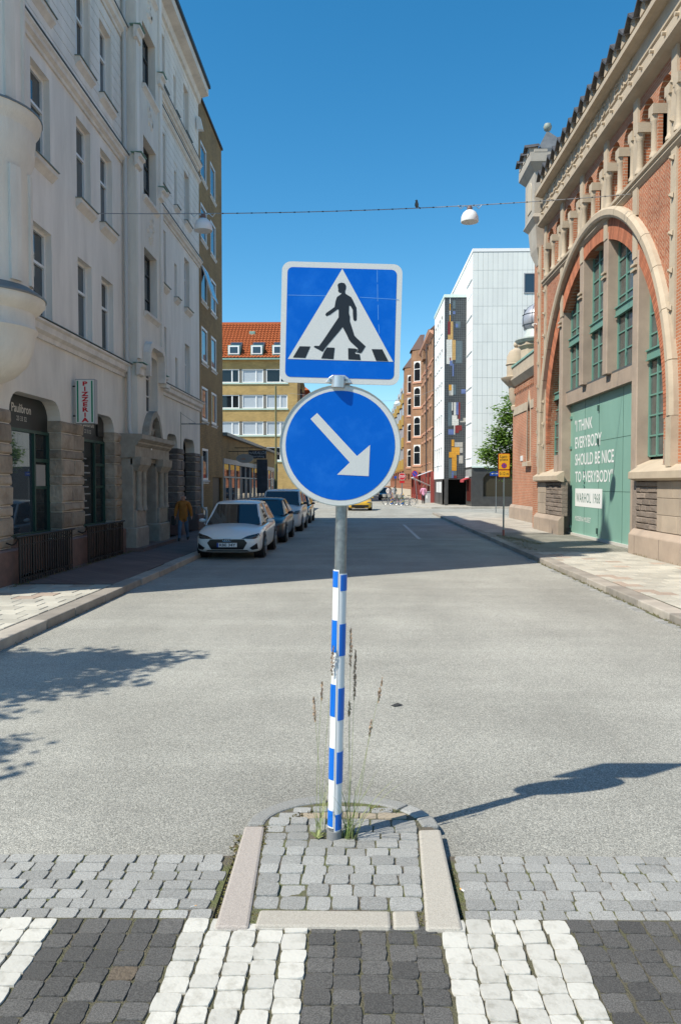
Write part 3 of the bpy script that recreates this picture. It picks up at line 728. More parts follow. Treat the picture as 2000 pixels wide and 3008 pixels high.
# windows
SILLM = M('sill_flashing', (.16, .19, .17), .5, .3)
random.seed(12)
for i, (a, b, c, d) in enumerate(w1):
    low = c < 6
    g_ = random.choice((GLASS, GLASS2, GLASS2))
    window(FL, a, b, c, d, -RV, HB, WHITEP, .07, (.5,) if c > 11 else (), (.62,), g_, None if low else (TRIM, .13, .1), .06)
    if c > 11: pass
for i, (a, b, c, d) in enumerate(w2):
    window(FL, a, b, c, d, -RV, HB, WHITEP, .06, (), (.62,) if b - a > .5 else (), GLASS2, None if c < 6 else (TRIM, .12, .08), .06)
# dark metal lips over the sills
for a, b, c, d in w1 + w2:
    if c > 6: MB(FL).box(a - .1, b + .1, c - .035, c - .018, -.02, .16).build('sill_lip', SILLM, HB)
# projecting staircase bay
FB = wallL(XL + .33)
sw = [(21.72, 23.08, 6.74, 8.5), (21.72, 23.08, 9.93, 11.57), (21.72, 23.08, 12.95, 14.66), (21.72, 23.08, 15.9, 17.2)]
tall = rrect(21.75, 23.05, 3.95, 5.55, .22)
b = MB(FB).poly([(20.95, 3.25), (23.7, 3.25), (23.7, 17.9), (20.95, 17.9)], [tall] + [rq(w) for w in sw], 0, .34)
b.face([(20.95, 3.25, 0), (20.95, 17.9, 0), (20.95, 17.9, -.4), (20.95, 3.25, -.4)]); b.face([(23.7, 3.25, 0), (23.7, 17.9, 0), (23.7, 17.9, -.4), (23.7, 3.25, -.4)]); b.face([(20.95, 17.9, 0), (23.7, 17.9, 0), (23.7, 17.9, -3), (20.95, 17.9, -3)])
b.build('stair_bay', STUCCO_R, HB)
for a, b_, c, d in sw:
    window(FB, a, b_, c, d, -.26, HB, M('bronze_frame', (.05, .05, .045), .4), .045, (.6,), (.3, .7) if d - c > 1.3 else (), GLASS2, (TRIM, .1, .07), .05)
wt = window(FB, 21.75, 23.05, 3.95, 5.5, -.28, HB, TRIM, .05, (.35, .68), (.33, .66), GLASS, None, .05)
# arched hood round the tall stair window
hp = [(21.5, 4.9), (21.5, 5.55), (21.62, 5.78), (21.85, 5.9), (22.95, 5.9), (23.2, 5.78), (23.3, 5.55), (23.3, 4.9)]
hin = [(21.66, 4.9), (21.66, 5.5), (21.75, 5.66), (21.92, 5.74), (22.88, 5.74), (23.05, 5.66), (23.13, 5.5), (23.13, 4.9)]
MB(FB).prism(hp + hin[::-1], .002, .2).build('window_hood', TRIM, HB)
MB(FB).box(23.3, 23.75, 4.8, 4.9, .002, .2).build('window_hood', TRIM, HB)
for u0, u1 in ((20.955, 21.2), (23.42, 23.695)):
    for z0, z1 in ((5.3, 10.3), (10.75, 13.7), (14.15, 17.6)):
        MB(FB).box(u0, u1, z0, z1, .002, .05).build('pilaster_strip', STUCCO, HB)
def capb(u0, u1, z): 
    o = MB(FB).prof([(0, z), (.17, z - .03), (.17, z - .09), (.1, z - .14), (.09, z - .3), (0, z - .34)], u0 - .12, u1 + .02).build('capital', TRIM, HB)
    sub(MB(FB).box(u0 - .14, u1 + .04, z + .002, z + .014, -.1, .2), 'flashing', COPPER, o)
for z in (14.05, 10.72, 5.16): capb(20.97, 21.3, z); capb(23.4, 23.68, z)
# stucco relief panels between the stair windows (leafy cartouches)
def cartouche(z, s, seed):
    rr = random.Random(seed); b = MB(FB)
    for i in range(16):
        a = rr.uniform(0, 6.3); r_ = s * rr.uniform(.2, 1); u = 22.4 + math.cos(a) * r_ * .8; v = z + math.sin(a) * r_; k = rr.uniform(.05, .11)
        b.loft([[(u + k * math.cos(t), v + k * 1.6 * math.sin(t), .0) for t in (0, 1.05, 2.1, 3.14, 4.2, 5.2)], [(u + k * .5 * math.cos(t), v + k * .8 * math.sin(t), .05) for t in (0, 1.05, 2.1, 3.14, 4.2, 5.2)]])
    b.build('stucco_relief', STUCCO_R, HB)
cartouche(9.2, .42, 1); cartouche(12.3, .3, 2); cartouche(15.3, .3, 4)
# portal
FP = wallL(XL + .3)
po = MB(FP).prof([(-.32, 3.24), (.3, 3.22), (.3, 3.1), (.2, 3.02), (.2, 2.98), (.12, 2.9), (.12, 2.62), (-.32, 2.58)], 20.35, 24.0).build('entablature', PORTAL, HB)
for u0, u1 in ((20.4, 21.45), (22.75, 23.85)):
    p_ = MB(FP).box(u0, u1, .1, 2.6, -.5, .05).build('portal_pier', PORTAL, HB, bevel=.02)
    sub(MB(FP).box(u0 - .06, u1 + .06, .1, .75, -.4, .16), 'base', PORTAL, p_, bevel=.03)
    sub(MB(FP).box(u0 + .05, u1 - .05, .75, 1.2, -.3, .12), 'base', PORTAL, p_, bevel=.02)
    for cu in (u0 + .3, u1 - .28):
        sub(MB(Fr((XL + .41, 0, 0), (1, 0, 0), (0, 1, 0), (0, 0, 1))).lathe([(.11, 1.2), (.09, 1.28), (.08, 1.35), (.08, 2.2), (.1, 2.25)], (0, cu), 12), 'column', PORTAL, p_, smooth=True, auto=40)
    sub(MB(FP).loft([[(u0 + .08, 2.25, .02), (u1 - .08, 2.25, .02), (u1 - .08, 2.25, .14), (u0 + .08, 2.25, .14)], [(u0, 2.42, -.02), (u1, 2.42, -.02), (u1, 2.42, .24), (u0, 2.42, .24)], [(u0, 2.62, -.02), (u1, 2.62, -.02), (u1, 2.62, .26), (u0, 2.62, .26)]]), 'console', PORTAL, p_)
pd = [(21.3, 3.24), (21.42, 3.5), (21.62, 3.72), (21.85, 3.9), (22.2, 3.98), (22.5, 3.86), (22.72, 3.6), (22.9, 3.24)]
pdi = [(21.55, 3.26), (21.68, 3.5), (21.85, 3.7), (22.18, 3.82), (22.45, 3.7), (22.6, 3.5), (22.68, 3.26)]
pe = MB(FP).prism(pd + pdi[::-1], .02, .22).build('pediment', PORTAL, HB)
sub(MB(FP).poly(pdi, w=.03), 'niche_panel', PORTAL, pe)
nb = MB(FP)
for u, v, k in ((22.1, 3.62, .09), (22.12, 3.48, .12), (22.0, 3.36, .1), (22.25, 3.36, .1), (21.9, 3.44, .07), (22.35, 3.45, .07)):
    nb.loft([[(u + k * math.cos(t), v + k * 1.2 * math.sin(t), .03) for t in (0, 1.05, 2.1, 3.14, 4.2, 5.2)], [(u + k * .6 * math.cos(t), v + k * .8 * math.sin(t), .1) for t in (0, 1.05, 2.1, 3.14, 4.2, 5.2)]])
sub(nb, 'niche_relief', PORTAL, pe)
MB(FP).box(21.46, 22.74, .12, 2.55, -.62, -.55).build('entrance_door', M('dark_oak', (.05, .035, .025), .5, c2=(.03, .02, .015), scale=8), HB)
MB(FP).box(21.45, 22.75, 2.5, 2.62, -.6, .02).build('door_lintel', PORTAL, HB)
MB(FP).box(21.9, 22.0, 2.86, 2.96, .122, .13).build('house_number', WHITEP, HB)
MB(FP).box(20.3, 24.0, .1, .22, -.6, .34).build('step', PEDEST, HB)
# poster strip beside the portal
MB(FL).box(24.1, 24.45, 1.0, 2.3, .005, .02).build('poster', M('poster_blue', (.25, .3, .36), .6, c2=(.05, .06, .1), scale=7), HB)
# stone piers made of rock-faced blocks
def rock_block(u0, u1, v0, v1, dp, rnd, parent, mat):
    b = MB(FL); g = .008; u0 += g; u1 -= g; v0 += g; v1 -= g; P = .03
    j = lambda k=.012: rnd.uniform(-k, k)
    fr = [(u0, v0), (u1, v0), (u1, v1), (u0, v1)]
    front = [b.pt((u, v, .01 + j(.004))) for u, v in fr]
    m_ = .03
    ins = [b.pt((u + (m_ if u == u0 else -m_) + j(), v + (m_ if v == v0 else -m_) + j(), P + .015 + j(.015))) for u, v in fr]
    ce = b.pt(((u0 + u1) / 2 + j(.06), (v0 + v1) / 2 + j(.04), P + .025 + j(.02)))
    for k in range(4):
        b.f.append([front[k], front[(k + 1) % 4], ins[(k + 1) % 4], ins[k]]); b.f.append([ins[k], ins[(k + 1) % 4], ce])
    back = [b.pt((u, v, -dp)) for u, v in fr]
    # near side (faces the camera)
    sc = b.pt((u0 - .02 + j(.01), (v0 + v1) / 2 + j(.03), -dp / 2)); q = [front[0], front[3], back[3], back[0]]
    for k in range(4): b.f.append([q[k], q[(k + 1) % 4], sc])
    b.f += [[front[1], front[2], back[2], back[1]], [front[0], front[1], back[1], back[0]], [front[3], front[2], back[2], back[3]]]
    return b.build('stone_block', mat, parent)
def pier(u0, u1, v0, v1, dp, seed, mat=RSTONE, h0=.2, h1=.36):
    u0 -= .03; u1 += .03
    rnd = random.Random(seed); v = v0; k = 0
    while v < v1 - .02:
        h = h1 if k % 2 else h0
        e = min(v + h, v1)
        if e + .12 > v1: e = v1
        if u1 - u0 > .8 and k % 2:
            c = u0 + (u1 - u0) * rnd.uniform(.4, .62); rock_block(u0, c, v, e, dp, rnd, HB, mat); rock_block(c, u1, v, e, dp, rnd, HB, mat)
        else: rock_block(u0, u1, v, e, dp, rnd, HB, mat)
        v = e; k += 1
pier(12.3, 13.92, .75, 3.24, .34, 1); pier(16.36, 17.6, .75, 3.24, .34, 2); pier(19.95, 20.6, .75, 3.24, .34, 3)
RSTONE2 = M('grey_rusticated_stone', (.19, .165, .145), .9, c2=(.11, .095, .085), scale=2.2, bump=.9, bscale=12, rnd=.2, dist=.03)
pier(26.9, 27.8, .5, 3.15, .34, 4, RSTONE2); pier(29.7, 30.7, .5, 3.1, .34, 5, RSTONE2)
for u0, u1 in ((12.3, 13.95), (16.33, 17.63), (19.93, 20.62), (26.88, 27.82), (29.68, 30.72)):
    MB(FL).box(u0, u1, .08, .74, -.36, .16).build('pedestal', PEDEST, HB, bevel=.03)
# shop fronts
for k, (u0, u1, tx) in enumerate(((13.92, 16.36, True), (17.6, 19.95, False))):
    w = -.33
    fa = MB(FL).box(u0 - .05, u1 + .05, 2.98, 3.7, w, w + .05).build('fascia', SHOPBLK, HB)
    sub(text_mb(FL, 'Paulibron', u0 + (.7 if tx else .72), 3.29, .235, w + .056, 1., bold=.004), 'lettering', M('cream_letters', (.6, .57, .5), .6), fa)
    sub(text_mb(FL, '23 33 32', u0 + (.92 if tx else .94), 3.13, .13, w + .056, 1.), 'lettering', M('cream_letters'), fa)
    f = MB(FL).box(u0, u1, .86, .94, w, w + .09).box(u0, u1, 2.92, 2.98, w, w + .09).box(u0, u0 + .06, .94, 2.92, w, w + .09)
    us = u1 - .74
    f.box(us - .06, us, .94, 2.92, w, w + .09).box(u1 - .07, u1, .94, 2.92, w, w + .09).box(us, u1 - .07, 2.35, 2.42, w, w + .08).box(us, u1 - .07, 1.8, 1.86, w, w + .06)
    sf_ = f.build('shop_front', GREENP, HB)
    sub(MB(FL).box(u0 + .03, us - .03, .9, 2.95, w + .02, w + .04), 'pane', GLASS2 if tx else M('menu_glass', (.008, .009, .01), .12), sf_)
    sub(MB(FL).box(us, u1 - .03, .9, 2.95, w + .02, w + .035), 'pane', GLASS, sf_)
    if tx: sub(MB(FL).box(us + .12, u1 - .16, 1.86, 2.3, w + .036, w + .05), 'notice_frame', M('pale_blind', (.35, .33, .3), .7), sf_)
    else:
        for i in range(9): sub(MB(FL).box(u0 + .3 + (i % 2) * .1, u0 + 1.1 + (i % 3) * .12, 2.5 - i * .17, 2.53 - i * .17, w + .041, w + .043), 'menu_line', M('chalk', (.3, .3, .28), .8), sf_)
        sub(MB(FL).box(us + .2, u1 - .1, 3.1, 3.6, w + .052, w + .09), 'vent_grille', BLACKP, sf_)
    MB(FL).box(u0, u1, .1, .86, w - .05, w + .02).build('cellar_wall', PEDEST, HB)
# downpipe
dp = MB().tube([(XL + .1, 20.78, 17.0), (XL + .1, 20.78, 5.3), (XL + .16, 20.74, 4.9), (XL + .16, 20.74, 3.4), (XL + .22, 20.68, 3.2), (XL + .22, 20.68, .9), (XL + .3, 20.66, .75), (XL + .3, 20.66, .16)], .055, 10).build('downpipe', M('painted_pipe', (.5, .5, .48), .5), HB, smooth=True, auto=50)
MB().tube([(XL + .08, 30.72, 3.0), (XL + .08, 30.72, 1.0), (XL + .25, 30.72, .85), (XL + .25, 30.72, .2)], .05, 8).build('downpipe', M('painted_pipe'), HB, smooth=True, auto=50)
# round corner oriel
OC = (XL - .1, 13.08)
prof = [(.05, 3.55), (.3, 3.6), (.55, 3.72), (.75, 3.92), (.86, 4.2), (.88, 4.42), (.93, 4.5), (.88, 4.58), (.88, 4.78), (.98, 4.86), (1.05, 4.95), (1.05, 5.02)]
orl = MB().lathe(prof, OC, 40).build('oriel', STUCCO_R, HB, smooth=True, auto=45)
sub(MB().lathe([(1.07, 5.02), (1.07, 5.05), (.85, 5.2), (.84, 5.2)], OC, 40), 'oriel_flashing', ZINC, orl, smooth=True, auto=40)
sub(MB().lathe([(.82, 5.15), (.82, 7.15), (.9, 7.35), (.93, 7.75), (.93, 7.8), (1.0, 7.9), (1.03, 8.0), (1.03, 8.05), (.8, 8.12)], OC, 40), 'oriel_drum', STUCCO_R, orl, smooth=True, auto=45)
sub(MB().lathe([(1.045, 8.02), (1.045, 8.05), (.7, 8.16)], OC, 40), 'oriel_flashing', ZINC, orl, smooth=True, auto=40)
for a_ in (-58, -22, 14, 50):
    for z0_, z1_, r0_ in ((5.25, 7.1, .815), (8.2, 17.5, .735)):
        rg = [(OC[0] + rr_ * math.cos(R(a_ + d_)), OC[1] + rr_ * math.sin(R(a_ + d_))) for rr_, d_ in ((r0_, -8), (r0_ + .05, -7.5), (r0_ + .055, 0), (r0_ + .05, 7.5), (r0_, 8))]
        sub(MB().loft([[(x, y, z0_) for x, y in rg], [(x, y, z1_) for x, y in rg]]), 'oriel_pilaster', STUCCO_R, orl)
sub(MB().lathe([(.74, 8.1), (.74, 17.6), (.86, 17.75), (.9, 17.9)], OC, 32), 'upper_drum', STUCCO, orl, smooth=True, auto=45)
sub(MB().lathe([(.95, 17.88), (.8, 18.3), (.45, 19.0), (.12, 19.5), (.05, 19.8), (0.001, 19.85)], OC, 24), 'turret_roof', ROOFD, orl, smooth=True, auto=40)
for z0, z1 in ((5.3, 6.9), (8.4, 10.2), (11.5, 13.3), (14.6, 16.4)):
    r_ = .825 if z0 < 8 else .745
    for a in (-75, 62):
        b = MB()
        n = 6
        ring = [(OC[0] + r_ * math.cos(R(a - 15 + 30 * i / n)), OC[1] + r_ * math.sin(R(a - 15 + 30 * i / n))) for i in range(n + 1)]
        b.loft([[(x, y, z0) for x, y in ring], [(x, y, z1) for x, y in ring]], closed=False)
        sub(b, 'oriel_window', M('oriel_glass', (.08, .1, .12), .08), orl)

# ---------------------------------------------------------------- pizzeria light box, railings
pz = thing('pizzeria_sign', 'vertical lit box sign reading PIZZERIA in red between green bars on white house', 'sign', (XL + .25, 17., 3.2))
FZ = wallF(16.98)
bx = MB().box(XL + .08, XL + .52, 16.98, 17.16, 3.22, 4.2).build('casing', M('sign_casing', (.3, .3, .3), .5), pz, bevel=.01)
sub(MB(FZ).box(XL + .1, XL + .5, 3.24, 4.18, .0, .006), 'face', M('sign_face', (.66, .66, .62), .4), bx)
for u0 in (XL + .125, XL + .44): sub(MB(FZ).box(u0, u0 + .035, 3.26, 4.16, .007, .009), 'green_bar', M('sign_green', (.0, .2, .1), .4), bx)
for i, ch in enumerate('PIZZERIA'):
    sub(text_mb(FZ, ch, XL + .302, 4.055 - i * .113, .125, .0095, 1.6 if ch != 'I' else 1.3, 'CENTER', bold=.006), 'letter', M('sign_red', (.5, .01, .02), .5), bx)
for z in (3.4, 4.05): MB().tube([(XL - .02, 17.07, z), (XL + .1, 17.07, z)], .015, 6).build('arm', IRON, pz)
def railing(y0, y1, x, label):
    t = thing('iron_railing', label, 'railing', (x, y0, .12), 'iron railings round the cellar windows')
    zt = .97
    MB().box(x - .025, x + .025, y0 - .15, y1 + .15, zt - .03, zt + .012).build('top_rail', IRON, t, bevel=.008)
    MB().box(x - .015, x + .015, y0, y1, .2, .23).build('bottom_rail', IRON, t)
    MB().box(x - .015, x + .015, y0, y1, .8, .82).build('middle_rail', IRON, t)
    n = int((y1 - y0) / .11)
    for i in range(n + 1):
        y = y0 + (y1 - y0) * i / n
        MB().tube([(x, y, .13), (x, y, zt - .03)], .015 if i % 5 else .024, 6).build('baluster', IRON, t)
    for y in (y0 - .05, y1 + .05):
        MB().tube([(x, y, .95), (x - .05, y, .85), (x - .12, y, .82), (x - .22, y, .86)], .014, 6).build('scroll', IRON, t)
railing(13.6, 16.1, XL + .3, 'black iron railing before the left Paulibron shop window')
railing(17.1, 19.6, XL + .3, 'black iron railing under the PIZZERIA sign')
# thin signal bracket on the white house
br = thing('wall_bracket', 'thin metal arm with stay wire sticking out from the white house', 'bracket', (XL, 27.4, 3.9))
MB().tube([(XL, 27.4, 4.45), (XL + .02, 27.4, 4.4), (XL + .02, 27.4, 2.9)], .012, 6).build('mount', STEEL, br)
MB().tube([(XL + .02, 27.4, 4.02), (XL + 1.0, 27.4, 4.02)], .018, 6).build('arm', STEEL, br)
MB().tube([(XL + .02, 27.4, 4.4), (XL + .55, 27.4, 4.04)], .006, 4).build('stay', STEEL, br)
MB().box(XL + .3, XL + .55, 27.37, 27.43, 4.0, 4.05).build('clip', STEEL, br)
# outdoor lamp on the white house near the eave
ml = thing('wall_floodlight', 'pale floodlight on the far top corner of the white house', 'lamp', (XL, 30.3, 15.6))
MB().box(XL, XL + .15, 30.28, 30.34, 15.95, 16.02).build('arm', WHITEP, ml)
MB().loft([[(XL + .05, 30.2, 15.95), (XL + .2, 30.2, 15.95), (XL + .2, 30.4, 15.95), (XL + .05, 30.4, 15.95)], [(XL + .1, 30.2, 15.5), (XL + .3, 30.2, 15.5), (XL + .3, 30.4, 15.5), (XL + .1, 30.4, 15.5)]]).build('housing', WHITEP, ml)

# ---------------------------------------------------------------- brown brick house
BRN = brickmat('brown_brick', (.33, .2, .07), (.25, .15, .05), (.2, .145, .075), .25, .075, .007, bump=.35)
BB = thing('brown_brick_house', 'dark yellow brown brick house with flush white windows beside the white house', 'building', (XL, 33, 0))
bw = []
rowsb = [(2.06, 3.35), (4.5, 5.85), (6.86, 8.25), (9.3, 10.7), (11.75, 13.15), (14.2, 15.6)]
for (a, b) in ((31.25, 32.5), (33.3, 34.5)):
    for c, d in rowsb:
        if a > 33 and c < 3: continue
        bw.append((a, b, c, d))
FBk = wallL(XL - .01)
door_b = [(33.45, .12), (35.75, .12), (35.75, 2.2), (33.45, 2.2)]
cellar = (31.45, 32.2, .25, .95)
Y2, Y3 = 30.77, 36.0
MB(FBk).poly([(Y2, 0), (Y3, 0), (Y3, 17.15), (Y2, 17.15)], [rq(w) for w in bw] + [door_b, rq(cellar)], 0, .1).build('street_wall', BRN, BB)
MB(wallF(Y3)).poly([(-20, 0), (XL - .01, 0), (XL - .01, 17.15), (-20, 17.15)]).build('far_wall', BRN, BB)
MB().box(-20, XL - .2, Y2, Y3 - .03, 0, 17.1).build('light_block_core', DARKIN, BB)  # added core behind the panes, blocks light in the hollow house
MB().box(-20, XL + .06, Y2, Y3 + .05, 17.152, 17.25).build('roof_edge', ROOFD, BB)
for i, (a, b, c, d) in enumerate(bw):
    f = window(FBk, a, b, c, d, -.06, BB, WHITEP, .09, (), (), GLASS2 if c > 4 else GLASS, (M('sill_white', (.55, .55, .53), .5), .05, .03), .055)
ow = MB(FBk)   # one casement stands open at the bottom
ow.loft([[(31.3, 10.65, 0), (32.45, 10.65, 0), (32.45, 10.65, .05), (31.3, 10.65, .05)], [(31.3, 9.35, .42), (32.45, 9.35, .42), (32.45, 9.35, .47), (31.3, 9.35, .47)]])
oo = ow.build('open_casement', WHITEP, BB)
sub(MB(FBk).face([(31.38, 10.55, .085), (32.37, 10.55, .085), (32.37, 9.45, .44), (31.38, 9.45, .44)]), 'pane', GLASS2, oo)
window(FBk, *cellar, -.05, BB, WHITEP, .07, (), (), GLASS, None)
MB(FBk).box(33.45, 35.75, .12, 2.2, -.19, -.12).build('entrance_door', M('brown_door', (.06, .045, .03), .6), BB)

# ---------------------------------------------------------------- single storey shops
SH = thing('shop_row', 'long low brick shop row with pale framed display windows left of the road', 'building', (XL, 48, 0))
FS = wallL(XL - .02)
YA, YB = 36.02, 60.0
MB(FS).box(YA, YB, 3.1, 4.15, -8, 0).build('upper_wall', BRN, SH)
ro = MB(FS).box(YA, YB + .1, 4.152, 4.3, -8, .22).build('roof_slab', ZINC, SH)
MB(FS).box(YA, YB, 0, 3.095, -8, -.55).build('light_block_core', M('shop_interior', (.045, .04, .035), .9), SH)  # core box added behind the shop windows to block light
PALE = M('pale_shop_frame', (.42, .4, .37), .5)
MB(FS).box(YA, YB, 2.86, 3.098, -.5, .06).build('shop_fascia', PALE, SH)
MB(FS).box(YA, YB, .05, .32, -.5, .0).build('stall_riser', M('shop_riser', (.2, .19, .17), .7), SH)
SHOPG = M('shop_glass', (.03, .03, .03), .01, spec=1.0)
SHOPG.node_tree.nodes['Principled BSDF'].inputs['IOR'].default_value = 1.9
u = YA + .15; k = 0
while u < YB - 1.3:
    wd = 1.75; f = MB(FS).box(u, u + .1, .32, 2.86, -.1, .02).box(u + wd - .05, u + wd, .32, 2.86, -.1, .0).box(u + .1, u + wd - .05, 2.2, 2.27, -.1, .0).box(u + .6, u + .65, .32, 2.2, -.1, .0)
    fo = f.build('display_window', PALE, SH)
    sub(MB(FS).box(u + .13, u + wd - .07, 2.28, 2.85, -.03, -.02), 'pane', SHOPG, fo)
    sub(MB(FS).box(u + .67, u + wd - .07, .33, 2.19, -.03, -.02), 'pane', SHOPG, fo)
    sub(MB(FS).box(u + .13, u + .59, .33, 2.19, -.05, -.04), 'pane', SHOPG, fo)
    u += wd + .02; k += 1
# hanging shop signs
def hang(name, label, y, x0, x1, z0, z1, mat, oval=False, txt=()):
    t = thing(name, label, 'sign', (XL, y, z1))
    F_ = wallF(y)
    MB().tube([(XL - .05, y + .02, z1 + .12), (x1, y + .02, z1 + .12)], .018, 6).build('arm', IRON, t)
    for x in (x0 + .08, x1 - .08): MB().tube([(x, y + .02, z1 + .12), (x, y + .02, z1 - .05)], .008, 4).build('hook', IRON, t)
    if oval: p_ = [((x0 + x1) / 2 + (x1 - x0) / 2 * math.cos(a * math.pi / 14), (z0 + z1) / 2 + (z1 - z0) / 2 * math.sin(a * math.pi / 14)) for a in range(28)]
    else: p_ = [(x0, z0), (x1, z0), (x1, z1), (x0, z1)]
    bd = MB(F_).prism(p_, -.06, 0).build('board', mat, t)
    for body, u_, v_, s_, m_, sh in txt: sub(text_mb(F_, body, u_, v_, s_, .004, .95, 'CENTER', sh), 'lettering', m_, bd)
GREYT = M('grey_letters', (.4, .42, .45), .6)
hang('salon_sign', 'black hanging sign reading HARALDS frisersalong over the shops', 39.5, -5.62, -4.72, 3.2, 3.62, M('sign_navy', (.012, .016, .025), .4), False, [('HARALDS', -5.17, 3.42, .22, GREYT, .25), ('frisersalong', -5.17, 3.26, .16, GREYT, .2)])
hang('oval_shop_sign', 'pale grey oval sign hanging just in front of the HARALDS sign', 37.6, -5.95, -5.12, 2.92, 3.36, M('oval_grey', (.3, .29, .27), .5), True, [('cafe', -5.6, 3.08, .14, M('orange_letters', (.5, .14, .03), .6), .0)])
bn = thing('banner_sign', 'tall dark vertical banner sign fixed to the shop row by the green mast', 'sign', (XL, 47, 1.6))
MB().box(XL + .1, XL + .75, 47, 47.08, 1.35, 3.4).build('panel', M('banner_dark', (.02, .025, .035), .5, c2=(.05, .06, .08), scale=3), bn)
MB().box(XL - .05, XL + .1, 47.02, 47.06, 3.2, 3.25).build('arm', IRON, bn)
# green lighting mast on the left pavement
ms = thing('lamp_mast', 'slim olive green mast on the left pavement before the shops', 'mast', (-4.6, 43, .1))
MB().tube([(-4.6, 43, .1), (-4.6, 43, 3.0)], .085, 10).build('lower_pole', M('olive_paint', (.1, .11, .05), .5), ms, smooth=True, auto=50)
MB().tube([(-4.6, 43, 3.0), (-4.6, 43, 7.3)], .055, 10).build('upper_pole', M('olive_paint_light', (.2, .2, .1), .5), ms, smooth=True, auto=50)

# ---------------------------------------------------------------- yellow brick block with orange roof behind
YBR = brickmat('yellow_brick', (.46, .31, .11), (.38, .25, .085), (.36, .27, .14), .25, .09, .008, bump=.2)
ORANGE = None
def tile_mat():
    m = bpy.data.materials.new('orange_pantiles'); m.use_nodes = True; n = m.node_tree.nodes; L = m.node_tree.links; b = n['Principled BSDF']
    b.inputs['Roughness'].default_value = .9; b.inputs['Specular IOR Level'].default_value = .1
    geo = n.new('ShaderNodeNewGeometry'); t = n.new('ShaderNodeTexNoise'); t.inputs['Scale'].default_value = 4; L.new(geo.outputs['Position'], t.inputs['Vector'])
    mx = n.new('ShaderNodeMix'); mx.data_type = 'RGBA'; mx.inputs[6].default_value = (.47, .145, .055, 1); mx.inputs[7].default_value = (.36, .095, .04, 1); L.new(t.outputs['Fac'], mx.inputs[0]); L.new(mx.outputs[2], b.inputs['Base Color'])
    return m
TILE = tile_mat()
YB_ = 80.
YH = thing('yellow_brick_block', 'five storey yellow brick block with orange tiled roof facing the camera behind the shops', 'building', (-12, YB_, 0))
FY = wallF(YB_)
srow = [(2.9, 4.3), (5.6, 7.05), (8.35, 9.8), (11.1, 12.6)]
def zY(py): return 1.9 + (1422 - py) * YB_ / 2285
srow = [(zY(y1), zY(y0)) for y0, y1 in ((1085, 1125), (1160, 1200), (1238, 1278), (1313, 1353))]
MB(FY).poly([(-26, 0), (-6.35, 0), (-6.35, 14.75), (-26, 14.75)], [[(-25.5, a), (-7.35, a), (-7.35, b), (-25.5, b)] for a, b in srow], 0, .18).build('front_wall', YBR, YH)
MB(wallL(-6.35)).poly([(YB_, 0), (YB_ + 12, 0), (YB_ + 12, 13.2), (YB_, 14.75)], [[(YB_ + 4 + k * 4, a), (YB_ + 5.5 + k * 4, a), (YB_ + 5.5 + k * 4, b), (YB_ + 4 + k * 4, b)] for k in (0, 1) for a, b in srow], 0, .15).build('side_wall', YBR, YH)
MB().box(-26, -6.7, YB_ + .25, YB_ + 11.9, 0, 14.7).build('light_block_core', DARKIN, YH)  # dark core added inside the block against light leaks
BLIND = M('pale_blind_glass', (.42, .46, .5), .3, spec=.6)
rr = random.Random(5)
for r_, (a, b) in enumerate(srow):
    u = -7.35; k = 0
    while u > -25.5:
        wv = 2.48
        u0 = max(u - wv, -25.5)
        gl = BLIND if (rr.random() < .42 and r_ > 0) or (k in (0, 1) and r_ in (1,)) or (k == 1 and r_ == 0) else GLASS
        if u - u0 < .9: break
        window(FY, u0 + .28, u, a, b, -.15, YH, M('bright_white_frame', (.8, .8, .79), .4), .1, (.66,), (), gl, (M('bright_white_frame'), .05, .04), .08, .12)
        MB(FY).box(u0, u0 + .28, a, b, -.14, -.05).build('window_panel', M('grey_panel', (.16, .15, .13), .6), YH)
        u = u0; k += 1
    MB(FY).box(-25.6, -7.3, a - .14, a - .02, .005, .09).build('sill_band', M('pale_green_sill', (.45, .6, .53), .5), YH)
# roof: rows of tiles with real relief
nU = 56; rf = MB()
X0r, X1r = -26., -6.1; E0 = (YB_ - .35, 14.72); E1 = (YB_ + 6, 19.5)
rows_r = 15
pts = []
for j in range(rows_r):
    for e_ in (0, 1):
        t = (j + e_) / rows_r; lift = (.1 if e_ == 0 else .0)
        yy = E0[0] + (E1[0] - E0[0]) * t; zz = E0[1] + (E1[1] - E0[1]) * t + lift
        line = []
        for i in range(nU * 4 + 1):
            x = X0r + (X1r - X0r) * i / (nU * 4)
            line.append((x, yy, zz + (.05, .11, .05, .0)[i % 4]))
        pts.append(line)
for j in range(rows_r): rf.loft([pts[2 * j], pts[2 * j + 1]], closed=False)
ro = rf.build('roof_tiles', TILE, YH, norm=False); ro['kind'] = 'stuff'
MB().loft([[(X0r, YB_ - .3, 14.62), (X1r - .05, YB_ - .3, 14.62), (X1r - .05, YB_ + 12.3, 14.62), (X0r, YB_ + 12.3, 14.62)], [(X0r, YB_ + 5.95, 19.4), (X1r - .05, YB_ + 5.95, 19.4), (X1r - .05, YB_ + 6.05, 19.4), (X0r, YB_ + 6.05, 19.4)]]).build('roof_underlay', TILE, YH)
MB().box(X0r, X1r, E1[0] - .1, E1[0] + .2, 19.4, 19.68).build('ridge', TILE, YH)
MB(wallL(-6.2)).poly([(YB_, 14.7), (YB_ + 12, 14.7), (YB_ + 6, 19.4)]).build('gable', YBR, YH)
MB(FY).box(-26, -6.1, 14.6, 14.75, .2, .42).build('gutter', COPPER, YH)
sl = math.atan2(E1[1] - E0[1], E1[0] - E0[0])
